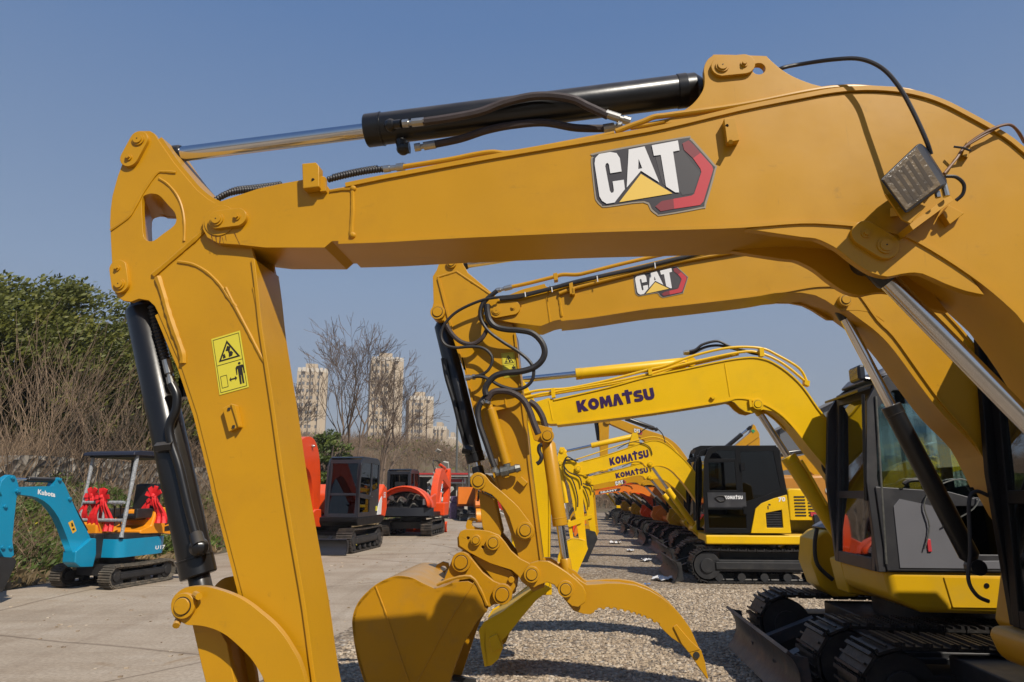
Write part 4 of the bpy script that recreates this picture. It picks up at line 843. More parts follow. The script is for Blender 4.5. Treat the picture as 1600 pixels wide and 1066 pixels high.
    for a, c in (((440, 860), (432, 890)), ((425, 400), (428, 350)), ((365, 742), (310, 748)), ((420, 870), (400, 885))):
        k = q5([a, c]); fit(k[0], k[1], Y+.06, .02)
    # arm cylinder (ends beyond boom 1)
    pa = fr.p(fr.loc(1165, 318, 0)[0], 0, fr.loc(1165, 318, 0)[1]); pb = fr.T(706, 400, Y)-fr.l*Y
    hydraulic(fr, r, 'arm_cylinder', fr.p(fr.loc(1120, 350, 0)[0], 0, fr.loc(1120, 352, 0)[1]), pb-V((0, 0, .03)), .058, .03, .52, BLK)
    # stick
    W = Y-.03
    st = [(690, 400), (697, 388), (712, 386), (722, 396)]+q5([(290, 105), (325, 165), (450, 270), (520, 330), (590, 500), (620, 780), (655, 1065)])+[(828.7, 725)]+q6([(500, 840)])+[(853, 890), (850, 918), (832, 925), (818, 905)]+q6([(395, 810), (330, 620), (305, 520), (270, 400), (215, 230), (165, 0)])+q5([(300, 700), (240, 520), (205, 460), (190, 430), (155, 432), (125, 410), (120, 380), (132, 330), (128, 185), (150, 150)])
    b = B(); sl_ = T(st, W)
    plate(b, fr, sl_, W, -W); stick = part('stick', b, CAT, r, bevel=.003)
    rf = T(q5([(590, 500), (620, 780), (655, 1065)])+[(828.7, 725)]+q6([(500, 840)]), W); g = B(); plate(g, fr, strip(cr(rf, 2), .014), W+.012, -W-.012); child('rear_flange', g, CAT, stick)
    lf = T(q6([(320, 580), (305, 520), (270, 400), (215, 230), (165, 0)])+q5([(300, 700), (240, 520), (155, 195)]), W); g = B(); plate(g, fr, strip(cr(lf, 2), .014), W+.012, W-.02); child('front_flange', g, CAT, stick)
    g = B(); seam(g, fr, T(q5([(155, 190), (260, 158), (330, 205), (450, 285)]), W), W, .007); seam(g, fr, T(q6([(345, 165), (347, 205)]), W), W, .006); child('weld_bead', g, CAT, stick)
    boss(fr, stick, CAT, fr.loc(683.5, 487.5, W+.03), .052, W-.01, W+.03); boss(fr, stick, CAT, fr.loc(705, 411, W+.02), .035, W-.01, W+.02)
    sticker(fr, stick, T(q5([(525, 748), (600, 738), (580, 605), (508, 612)]), W+.003), W+.003)
    g = B(); plate(g, fr, T(qe([(985, 340), (1030, 300), (1100, 362), (1060, 405)]), W), W, W+.04); child('clamp_block', g, CAT, stick, bevel=.003)
    # valve pipe on the stick
    a, c = [fr.T(*k, W+.06) for k in q6([(280, 195), (352, 440)])]
    g = B(); g.tube([a, a.lerp(c, .06), a.lerp(c, .07), c], [.02, .02, .032, .032], 14); g.box8([fr.T(*k, W) for k in q6([(262, 208), (345, 190), (352, 208), (268, 228)])]+[fr.T(*k, W+.05) for k in q6([(262, 208), (345, 190), (352, 208), (268, 228)])]); g.box8([fr.T(*k, W) for k in q6([(315, 412), (360, 400), (366, 425), (320, 432)])]+[fr.T(*k, W+.07) for k in q6([(315, 412), (360, 400), (366, 425), (320, 432)])]); part('shut_off_pipe', g, CAT, r, bevel=.002)
    g = B(); a, c = [fr.T(*k, W+.07) for k in q6([(306, 480), (408, 455)])]; g.tube([a, a.lerp(c, .2), a.lerp(c, .21), a.lerp(c, .5), a.lerp(c, .51), a.lerp(c, .8), a.lerp(c, .81), c], [.022, .022, .036, .036, .024, .024, .03, .022], 8); a, c = [fr.T(*k, W+.07) for k in q6([(352, 440), (354, 462)])]; g.tube([a, c], .024, 12); part('valve', g, ALU, r)
    k = q6([(304, 475), (298, 420)]); fit(k[0], k[1], W+.07, .022)
    # bucket cylinder
    p0 = fr.T(683.5, 487.5, W)-fr.l*W; p1 = fr.T(747, 752, W+.03)-fr.l*(W+.03); L = (p1-p0).length; q = fr.T(*q6([(232, 432)])[0], 0); fc = (q-p0).length/L
    bc = hydraulic(fr, r, 'bucket_cylinder', p0, p1, .062, .033, fc, BLK)
    g = B(); g.tube(cr([tuple(p) for p in hp(q6([(85, 0), (100, 80), (130, 180), (155, 280), (185, 375)]), .07)], 4), .014, 8); child('pressure_pipe', g, BLK, bc)
    g = B(); g.tube(hp(q6([(170, 375), (205, 385)]), .06), .035, 8); child('hydraulic_port', g, BLK, bc)
    # links
    lk = q6([(200, 510), (207, 488), (232, 475), (262, 486), (285, 515), (320, 545), (360, 580), (400, 618), (432, 660), (452, 685), (468, 712), (462, 742), (430, 758), (400, 748), (382, 722), (362, 660), (330, 610), (290, 568), (240, 548), (212, 535)])
    for s in (1, -1):
        g = B(); plate(g, fr, cr(T(lk, W+.03), 2, True), s*(W+.03), s*(W+.06)); o = part('bucket_link', g, CAT, r, bevel=.004)
        if s > 0:
            for k in ((232, 512), (428, 717)): boss(fr, o, CAT, fr.loc(*q6([k])[0], W+.075), .052, W+.055, W+.075)
    g = B()
    for s in (1, -1): plate(g, fr, T(q6([(235, 555), (300, 588), (330, 720), (320, 770), (275, 765), (250, 700)]), .08), s*.09, s*.06)
    part('push_link', g, CAT, r, bevel=.004)
    # coupler
    up = q7([(472, 258), (480, 240), (500, 232), (560, 234), (600, 240), (640, 255), (665, 285), (690, 320), (730, 355), (765, 372), (790, 400), (785, 440), (760, 470), (735, 450), (720, 425), (690, 400), (640, 385), (600, 372), (560, 352), (520, 330), (475, 300)])
    holes = [[(a+dx*math.cos(R(t)), c+dx*math.sin(R(t))) for t in range(0, 360, 30)] for a, c, dx in [(*q7([(512, 268)])[0], 2.4), (*q7([(573, 306)])[0], 2.4)]]
    g = B()
    for s in (1, -1): plate(g, fr, T(up, .13), s*.15, s*.12, [T(h, .13) for h in holes])
    plate(g, fr, T(q7([(476, 262), (500, 236), (590, 242), (600, 330), (520, 330), (478, 300)]), 0), -.11, .11)
    cp = part('quick_coupler', g, CAT, r, bevel=.006, seg=3)
    g = B()
    for s in (1, -1): plate(g, fr, T(q7([(520, 335), (560, 352), (640, 385), (690, 405), (712, 440), (705, 490), (680, 500), (650, 480), (620, 450), (590, 410), (550, 375)]), .1), s*.11, s*.075)
    child('coupler_jaw', g, CAT, cp, bevel=.004)
    for k, rr in (((615, 288), .046), ((543, 278), .034), ((688, 446), .02)): boss(fr, cp, CAT, fr.loc(*q7([k])[0], .17), rr, .13, .18 if rr > .03 else .12)
    hk = q7([(505, 232), (505, 205), (515, 188), (532, 182), (546, 190), (548, 200), (535, 196), (527, 205), (530, 218), (560, 228), (585, 238), (540, 240)])
    g = B(); plate(g, fr, cr(T(hk, 0), 2, True), -.02, .02); child('lifting_hook', g, CAT, cp, bevel=.006)
    # bucket
    hw = .40; sd = q7([(50, 640), (48, 600), (58, 555), (80, 515), (115, 478), (150, 450), (190, 430), (235, 418), (290, 425), (330, 445), (385, 470), (420, 462), (455, 445), (520, 440), (560, 460), (585, 540), (600, 560), (560, 600), (500, 700), (470, 780), (440, 869), (410, 960), (360, 1020), (290, 1040), (215, 1020), (150, 960), (105, 869), (75, 780), (58, 700)])
    S = T(sd, hw*.75); mouth = (16, 24)
    shell = cr(S[24:]+S[:13], 3); g = B(); g.prism(fr.xz(strip(shell, .02), -hw), fr.l*2*hw)
    bk = part('bucket', g, mat('bucket_paint', (.50, .235, .004), .4, var=.06, scale=3, wear=.7, spec=.3, bump=.08, bscale=9, dirt=((.30, .17, .05), .35, 5)), r, bevel=.003); BP = MATS['bucket_paint']
    for s in (1, -1):
        g = B(); g.prism(fr.xz(S, s*hw), fr.l*(-s*.018)); child('side_plate', g, BP, bk, bevel=.003)
    ear = q7([(438, 372), (450, 340), (480, 325), (510, 335), (530, 360), (570, 410), (620, 450), (665, 468), (695, 490), (692, 525), (660, 545), (620, 545), (595, 560), (585, 530), (560, 470), (530, 438), (440, 450), (400, 465)])
    for s in (1, -1):
        g = B(); plate(g, fr, T(ear, .17), s*.17, s*.14); o = child('bucket_ear', g, BP, bk, bevel=.005)
    for k in ((480, 370), (652, 505)):
        boss(fr, bk, BP, fr.loc(*q7([k])[0], .21), .062, .15, .20); g = B(); a = fr.loc(*q7([k])[0], .2); g.cyl(fr.p(a[0], -.2, a[1]), fr.p(a[0], .21, a[1]), .040); child('pin', g, BP, bk)
    g = B(); seam(g, fr, T(q7([(125, 470), (160, 560), (200, 680), (240, 800), (265, 869)]), hw), hw+.001, .006); seam(g, fr, T(q7([(540, 447), (430, 620), (300, 869)]), hw), hw+.001, .004); seam(g, fr, cr(T(q7([(380, 465), (440, 440), (520, 430), (560, 480), (590, 550)]), hw), 3), hw+.001, .010); child('weld_bead', g, BP, bk)
    g = B(); lo = q7([(370, 410), (380, 380), (405, 366), (428, 372), (432, 395), (415, 410), (405, 425), (375, 425)]); plate(g, fr, T(lo, -.25), -.27, -.24, [T([(a+5*math.cos(R(t)), c+4*math.sin(R(t))) for t in range(0, 360, 30) for a, c in [q7([(408, 395)])[0]]], -.25)]); child('lifting_eye', g, BP, bk, bevel=.003)
    # teeth below the frame
    e = V(S[20]); e2 = V(S[21])
    for i in range(5):
        y = -hw+.08+i*(2*hw-.16)/4; g = B(); a = fr.p(S[22][0]-.02, y, S[22][1]+.05); g.prism([a-fr.l*.03, a+fr.l*.03, a+fr.l*.012-fr.f*.16+V((0, 0, -.02)), a-fr.l*.012-fr.f*.16+V((0, 0, -.02))], V((0, 0, .04))); child('bucket_tooth', g, BLK2, bk)
    # thumb
    br = q7([(745, 430), (748, 400), (770, 372), (800, 363), (850, 365), (885, 385), (925, 412), (960, 440), (990, 470), (1003, 500), (998, 535), (970, 555), (940, 550), (912, 525), (890, 490), (868, 462), (840, 452), (810, 462), (785, 475), (758, 460)])
    th = q7([(905, 500), (925, 545), (950, 575), (990, 588), (1020, 590), (1036, 582)])
    for x in range(1045, 1200, 30): pass
    def tooth(pts): # jagged lower edge between points
        out = []
        for (a, b_), (c, d) in zip(pts[:-1], pts[1:]):
            n = max(1, int(math.hypot(c-a, d-b_)/22))
            for i in range(n):
                u = i/n; x, y = a+(c-a)*u, b_+(d-b_)*u; ex, ey = (c-a)/n, (d-b_)/n; L = math.hypot(ex, ey); nx, ny = ey/L, -ex/L
                out += [(x, y), (x+ex*.30+nx*0, y+ey*.30), (x+ex*.35+nx*7, y+ey*.35+ny*7), (x+ex*.8+nx*7, y+ey*.8+ny*7), (x+ex*.9, y+ey*.9)]
        return out
    jag = tooth([(1040, 572), (1105, 566), (1190, 584), (1255, 606), (1312, 638)])
    th = th+q7(jag)+q7([(1330, 660), (1360, 688), (1400, 715), (1432, 748), (1470, 800), (1508, 862), (1515, 858), (1500, 800), (1482, 745), (1462, 700), (1440, 650), (1405, 600), (1370, 560), (1320, 520), (1270, 490), (1210, 468), (1150, 460), (1090, 460), (1050, 464), (1005, 466), (980, 450), (945, 420), (910, 440)])
    g = B(); plate(g, fr, T(br, .17), .19, .15); plate(g, fr, T(br, .17), -.05, -.09); tm = part('thumb', g, CAT, r, bevel=.006, seg=3)
    for y in (.08, -.12):
        g = B(); plate(g, fr, T(th, .14), y+.035, y-.02); child('thumb_tine', g, CAT, tm, bevel=.003)
    g = B(); plate(g, fr, T(q7([(1000, 470), (1060, 466), (1150, 470), (1230, 490), (1250, 520), (1150, 495), (1040, 490)]), .14), -.1, .1); child('thumb_web', g, CAT, tm)
    g = B(); plate(g, fr, T(q7([(1365, 640), (1380, 630), (1410, 665), (1440, 700), (1480, 735), (1430, 748), (1400, 710)]), .13), .125, -.04); plate(g, fr, T(q7([(1430, 745), (1482, 735), (1500, 790), (1511, 862), (1470, 805)]), .13), .12, .05); child('thumb_tip', g, CAT, tm, bevel=.004)
    g = B(); g.cyl(fr.T(*q7([(1462, 757)])[0], .12), fr.T(*q7([(1462, 757)])[0], .127), .02, 12); child('tip_pin', g, STKB, tm)
    for k in ((775, 422), (917, 483)): boss(fr, tm, CAT, fr.loc(*q7([k])[0], .23), .050, .18, .22)
    # thumb cylinder (in front of the stick's rear side)
    p0, p1 = fr.T(*q6([(520, 322)])[0], .05), fr.T(*q6([(603, 893)])[0], .05); L = (p1-p0).length; q = fr.T(*q6([(573, 698)])[0], .05)
    tc = hydraulic(fr, r, 'thumb_cylinder', p0, p1, .048, .028, (q-p0).length/L, CAT)
    boss(fr, tc, CAT, fr.loc(*q6([(520, 322)])[0], .13), .045, .09, .13)
    g = B(); plate(g, fr, T(q6([(545, 880), (590, 835), (605, 870), (640, 890), (690, 945), (640, 1000), (560, 930)]), .03), .0, .03); child('cylinder_seat', g, CAT, tm)
    g = B(); plate(g, fr, T(q6([(440, 250), (470, 275), (540, 290), (545, 330), (500, 355), (465, 340)]), .04), .0, .05); part('cylinder_mount', g, CAT, r, bevel=.003)
    # boom cylinder
    a = qb([(928, 673)])[0]; pc = fr.T(*a, Y)-fr.l*Y; pd = fr.T(1505, 850, 0); dd = (pd-pc).normalized(); pe = pc+dd*((pd-pc).length+.15); q = fr.T(1396, 632, 0)
    hydraulic(fr, r, 'boom_cylinder', pe, pc, .060, .034, 1-(q-pc).length/(pe-pc).length, BLK)
    hose(r, hp([(1395, 478), (1420, 530), (1470, 600), (1530, 668)], .1), .013, RUB, ends=False); hose(r, hp([(1420, 500), (1460, 550), (1530, 625)], .1), .013, RUB, ends=False)
    hose(r, hp([(1545, 775), (1525, 768), (1514, 785), (1516, 860), (1513, 905), (1526, 930), (1545, 940)], .16), .012, RUB, ends=False)
    undercarriage(fr, r, DSTEEL, BLK2, bl=False, pads=34)
    upper(fr, r, CAT, DKC, GLS, cabx=(-.80, .83), caby=(.17, 1.16), toolbox=False, bx=.55, ztop=2.88)
    return fr, r
second()
# ============================================================ THIRD EXCAVATOR (M3, bright yellow boom, grey cab)
k7 = conv(850, 540, 2.961)
def third():
    Y = .13; fr = rowframe(7.1+Y); T = fr.tr; hp = lambda pts, y: [fr.T(a, b_, y) for a, b_ in pts]
    r = empty('excavator', fr.mw(), 'bright yellow excavator with purple lettering on its boom and a large grey cab', 'excavator', 'excavators parked in a row')
    top = k7([(-70, 290), (-40, 262), (20, 242)])+[(865, 624)]+k7([(300, 190), (470, 143), (640, 108), (840, 66), (950, 52), (1010, 58), (1060, 76), (1130, 122), (1200, 190), (1270, 290), (1335, 372), (1420, 500), (1500, 640), (1560, 760)])
    bot = k7([(1570, 850), (1520, 860), (1470, 800), (1400, 690), (1310, 565), (1240, 482), (1170, 392), (1110, 327), (1050, 285), (990, 258), (930, 243), (880, 243), (830, 256), (500, 308), (250, 340), (60, 362), (30, 363), (-10, 352), (-50, 345), (-72, 325)])
    b = B(); plate(b, fr, T(top[:3], Y)+cr(T(top[3:], Y), 3)+cr(T(bot[:14], Y), 3)[:-1]+T(bot[13:], Y), Y, -Y); boom = part('boom', b, KOM, r, bevel=.004)
    g = B(); plate(g, fr, strip(cr(T(top[3:], Y), 3), .014), Y+.012, -Y-.012); child('top_flange', g, KOM, boom)
    g = B(); plate(g, fr, strip(cr(T(bot[2:16], Y), 3), -.014), Y+.012, -Y-.012); child('bottom_flange', g, KOM, boom)
    lug = k7([(860, 255), (880, 262), (905, 288), (930, 305), (960, 312), (990, 303), (1015, 296), (1060, 305), (1100, 335), (1150, 385), (1110, 325), (1050, 283), (990, 256), (930, 241)])
    g = B()
    for s in (1, -1): plate(g, fr, T(lug, Y), s*(Y+.002), s*(Y-.03))
    child('cylinder_lug', g, KOM, boom)
    boss(fr, boom, KOM, fr.loc(*k7([(990, 271)])[0], Y+.03), .055, Y, Y+.03)
    g = B(); plate(g, fr, T(k7([(945, 250), (955, 247), (962, 285), (950, 287)]), Y), Y, Y+.03); child('clamp_block', g, KOM, boom)
    g = B(); seam(g, fr, T(k7([(835, 82), (848, 160), (860, 235)]), Y), Y, .006); seam(g, fr, T(k7([(22, 255), (40, 345)]), Y), Y, .006); child('weld_bead', g, KOM, boom)
    g = B(); plate(g, fr, T(k7([(768, 240), (778, 232), (792, 242), (780, 250)]), Y), Y, Y+.03); child('clamp_block', g, KOM, boom)
    o = fr.loc(*k7([(158, 309)])[0], Y+.004); e = fr.loc(*k7([(515, 246)])[0], Y+.004); u = fr.loc(*k7([(148, 257)])[0], Y+.004)
    komatsu(fr, boom, INK, o, (e[0]-o[0], e[1]-o[1]), (u[0]-o[0]+.0, u[1]-o[1]-.0), Y+.005)
    # lines
    for pts, y in ((k7([(-100, 225), (-40, 210), (30, 203), (120, 197), (300, 160), (480, 113), (560, 95), (700, 45), (860, 10), (1000, 12), (1080, 45), (1180, 105), (1215, 165)]), Y*.8), (k7([(-100, 245), (-20, 225), (45, 215), (300, 172), (500, 128), (640, 88), (900, 32), (1000, 35), (1100, 80), (1190, 150), (1225, 185)]), Y*.8), (k7([(-60, 240), (300, 182), (500, 140), (640, 100), (900, 40)]), .02)):
        part('hydraulic_line', B().tube(cr([tuple(p) for p in hp(pts, y)], 4), .014, 8), KOM, r)
    for q in (k7([(32, 200), (48, 196), (54, 240), (36, 243)]), k7([(480, 108), (496, 104), (502, 135), (484, 138)]), k7([(995, 12), (1015, 12), (1018, 50), (998, 52)]), k7([(1205, 160), (1228, 165), (1225, 190), (1203, 180)])):
        g = B(); plate(g, fr, T(q, Y), Y-.06, Y+.02); child('clamp_block', g, KOM, boom)
    hose(r, hp(k7([(655, 30), (700, 20), (735, -5), (800, -20), (850, 0), (900, 20)]), .05), .014, RUB); hose(r, hp(k7([(655, 38), (690, 35), (740, 10), (790, 0), (840, 5), (920, 28)]), .02), .014, RUB)
    hose(r, hp(k7([(860, 12), (900, 15), (960, 35), (1000, 42)]), .06), .014, RUB, ends=False)
    # arm cylinder
    pe = fr.T(*k7([(680, 78)])[0], 0); pa = fr.T(790, 596, 0)
    L = (pe-pa).length; q = fr.T(*k7([(145, 124)])[0], 0)
    hydraulic(fr, r, 'arm_cylinder', pe, pa, .060, .034, 1-(q-pa).length/L, KOM)
    # stick behind the second machine's stick
    W = .10
    st = [(782, 580), (800, 578), (822, 600), (850, 655), (856, 700), (860, 800), (859, 880), (862, 930), (840, 930), (828, 860), (800, 720), (778, 660), (766, 640), (768, 600)]
    b = B(); plate(b, fr, T(st, W), W, -W); stick = part('stick', b, KOM, r, bevel=.004)
    g = B(); plate(g, fr, strip(T([(850, 655), (856, 700), (860, 800), (859, 880)], W), .012), W+.01, -W-.01); child('rear_flange', g, KOM, stick)
    hydraulic(fr, r, 'bucket_cylinder', fr.T(775, 650, 0), fr.T(806, 850, 0), .055, .03, .7, KOM)
    # bucket seen from its side, mouth open to the left
    hw = .38; prof = [(848, 912), (835, 918), (812, 935), (785, 956), (756, 972), (748, 985), (751, 1010), (757, 1042), (768, 1040), (779, 1030), (786, 1012), (784, 1002), (797, 988), (815, 965), (838, 938), (862, 920)]
    g = B(); S = T(prof, hw)
    sh = T([(760, 1041), (756, 1010), (757, 975), (785, 957), (812, 937), (846, 914)], hw); g.prism(fr.xz(strip(sh, .02), -hw), fr.l*2*hw); bk = part('bucket', g, KOM, r, bevel=.004)
    for s in (1, -1): g = B(); g.prism(fr.xz(S, s*hw), fr.l*(-s*.02)); child('side_plate', g, KOM, bk, bevel=.003)
    g = B(); plate(g, fr, T([(764, 996), (777, 990), (785, 1012), (770, 1018)], hw), hw+.001, hw+.02); child('side_cutter', g, KOM, bk, bevel=.003)
    for k in ((852, 917), (838, 925)): boss(fr, bk, KOM, fr.loc(*k, hw), .05, hw*.4, hw*.55)
    # boom cylinder
    pc = fr.T(*k7([(990, 271)])[0], Y)-fr.l*Y; q = fr.T(*k7([(1128, 512)])[0], 0); dd = (q-pc).normalized(); pe = q+dd*1.15
    bc = hydraulic(fr, r, 'boom_cylinder', pe, pc, .075, .034, 1-(q-pc).length/(pe-pc).length, KOM)
    part('hydraulic_line', B().tube(cr([tuple(p) for p in hp(k7([(1190, 530), (1215, 570), (1260, 650), (1310, 740)]), .08)], 4), .013, 8), KOM, r)
    for dx in (0, 10): hose(r, hp(k7([(1330+dx, 410), (1310+dx, 470), (1290+dx, 560), (1330+dx, 620)]), .1), .014, RUB, ends=False)
    undercarriage(fr, r, DSTEEL, BLK2, L=3.0, blx=1.62, blm=mat('worn_blade_paint', (.045, .045, .05), .45, var=.3, scale=5, dirt=((.16, .09, .05), .7, 5), bump=.2, bscale=30))
    # upper
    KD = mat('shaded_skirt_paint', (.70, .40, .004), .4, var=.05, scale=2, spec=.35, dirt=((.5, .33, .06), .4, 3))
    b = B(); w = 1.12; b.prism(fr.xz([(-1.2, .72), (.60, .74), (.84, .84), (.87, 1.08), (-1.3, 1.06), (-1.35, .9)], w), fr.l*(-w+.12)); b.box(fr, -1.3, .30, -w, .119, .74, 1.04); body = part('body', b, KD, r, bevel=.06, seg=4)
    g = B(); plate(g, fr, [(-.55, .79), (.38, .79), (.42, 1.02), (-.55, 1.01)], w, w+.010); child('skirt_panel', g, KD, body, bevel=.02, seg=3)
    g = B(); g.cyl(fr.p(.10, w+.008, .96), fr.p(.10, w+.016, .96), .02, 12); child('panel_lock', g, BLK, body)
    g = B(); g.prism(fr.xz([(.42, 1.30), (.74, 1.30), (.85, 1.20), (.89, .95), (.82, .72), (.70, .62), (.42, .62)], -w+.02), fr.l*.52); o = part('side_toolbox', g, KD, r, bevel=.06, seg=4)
    g = B(); g.prism(fr.xz([(.30, 1.40), (.58, 1.39), (.73, 1.31), (.3, 1.29)], -w+.04), fr.l*.46); child('box_lid', g, GREYL, o, bevel=.03)
    g = B(); g.tube(cr([tuple(fr.p(x, -.52, z)) for x, z in ((.83, 1.32), (.87, 1.15), (.86, .95), (.72, .80))], 4), .022, 8); child('hose_loop', g, RUB, o)
    cb = cab(fr, r, GREYC, GLS, -.95, .92, .16, 1.13, 1.055, 2.68, lean=.16, roofm=GREYL)
    g = B(); plate(g, fr, [(.86, 1.07), (-.94, 1.07), (-.94, 1.70), (.02, 1.62), (.30, 1.70), (.88, 1.74)], 1.131, 1.145, [[(.14, 1.20), (-.80, 1.20), (-.80, 1.58), (.26, 1.58)]]); dr = child('door', g, GREYC, cb, bevel=.008)
    g = B(); plate(g, fr, [(.14, 1.20), (-.80, 1.20), (-.80, 1.58), (.26, 1.58)], 1.134, 1.138); child('door_window', g, GLD, cb, smooth=False)
    g = B(); plate(g, fr, [(.76, 1.09), (.20, 1.09), (.20, 1.18), (.34, 1.56), (.70, 1.64), (.755, 1.58)], 1.1455, 1.152); child('door_panel', g, GREYL, cb, bevel=.006)
    g = B(); plate(g, fr, [(.19, 1.09), (-.93, 1.09), (-.93, 1.17), (.19, 1.15)], 1.1455, 1.152); child('door_panel', g, GREYL, cb, bevel=.004)
    g = B(); g.prism(fr.xz([(-.90, 2.68), (.74, 2.68), (.66, 2.76), (.2, 2.81), (-.80, 2.80)], .22), fr.l*.86); child('roof_cap', g, GREYL, cb, bevel=.03, seg=3)
    g = B(); g.tube(cr([tuple(fr.p(x, 1.165, z)) for x, z in ((.66, 1.76), (.60, 1.79), (.46, 1.79), (.40, 1.76))], 3), .018, 8); child('door_handle', g, BLK, cb)
    g = B(); g.tube(cr([tuple(fr.p(x, 1.17, z)) for x, z in ((.56, 1.24), (.50, 1.42), (.52, 1.60), (.42, 1.73), (.20, 1.80), (.08, 1.70), (.14, 1.56), (.40, 1.42))], 4), .006, 6); part('tie_wire', g, ALU, r)
    g = B(); g.box(fr, .50, .53, 1.145, 1.165, 1.22, 1.32); part('key_tag', g, CRED, r, bevel=.004)
    g = B(); g.tube([fr.p(.86, 1.14, 1.12), fr.p(.79, 1.14, 2.50)], .010, 8); part('door_seal_rail', g, ALU, r)
    # cab lamp
    g = B(); g.box(fr, .80, .86, .80, 1.02, 2.66, 2.80); lm = part('cab_lamp', g, DKG, r, bevel=.02); g = B(); g.box(fr, .858, .866, .82, 1.0, 2.68, 2.78); child('lamp_lens', g, MATS['lamp_lens'], lm)
    g = B(); g.tube([fr.p(.70, .9, 2.68), fr.p(.82, .9, 2.70)], .02, 8); child('lamp_stay', g, BLK, lm)
    g = B(); g.prism(fr.xz([(.72, 2.60), (.90, 2.55), (.90, 2.57), (.73, 2.63)], .25), fr.l*.8); part('cab_visor', g, BLK, r)
    # rear deck
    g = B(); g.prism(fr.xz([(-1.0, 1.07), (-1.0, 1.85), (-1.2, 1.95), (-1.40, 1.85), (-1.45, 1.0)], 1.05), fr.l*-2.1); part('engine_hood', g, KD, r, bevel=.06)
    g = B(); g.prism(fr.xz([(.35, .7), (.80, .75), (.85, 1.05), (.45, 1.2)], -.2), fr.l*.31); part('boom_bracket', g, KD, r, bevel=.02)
    return fr, r
third()
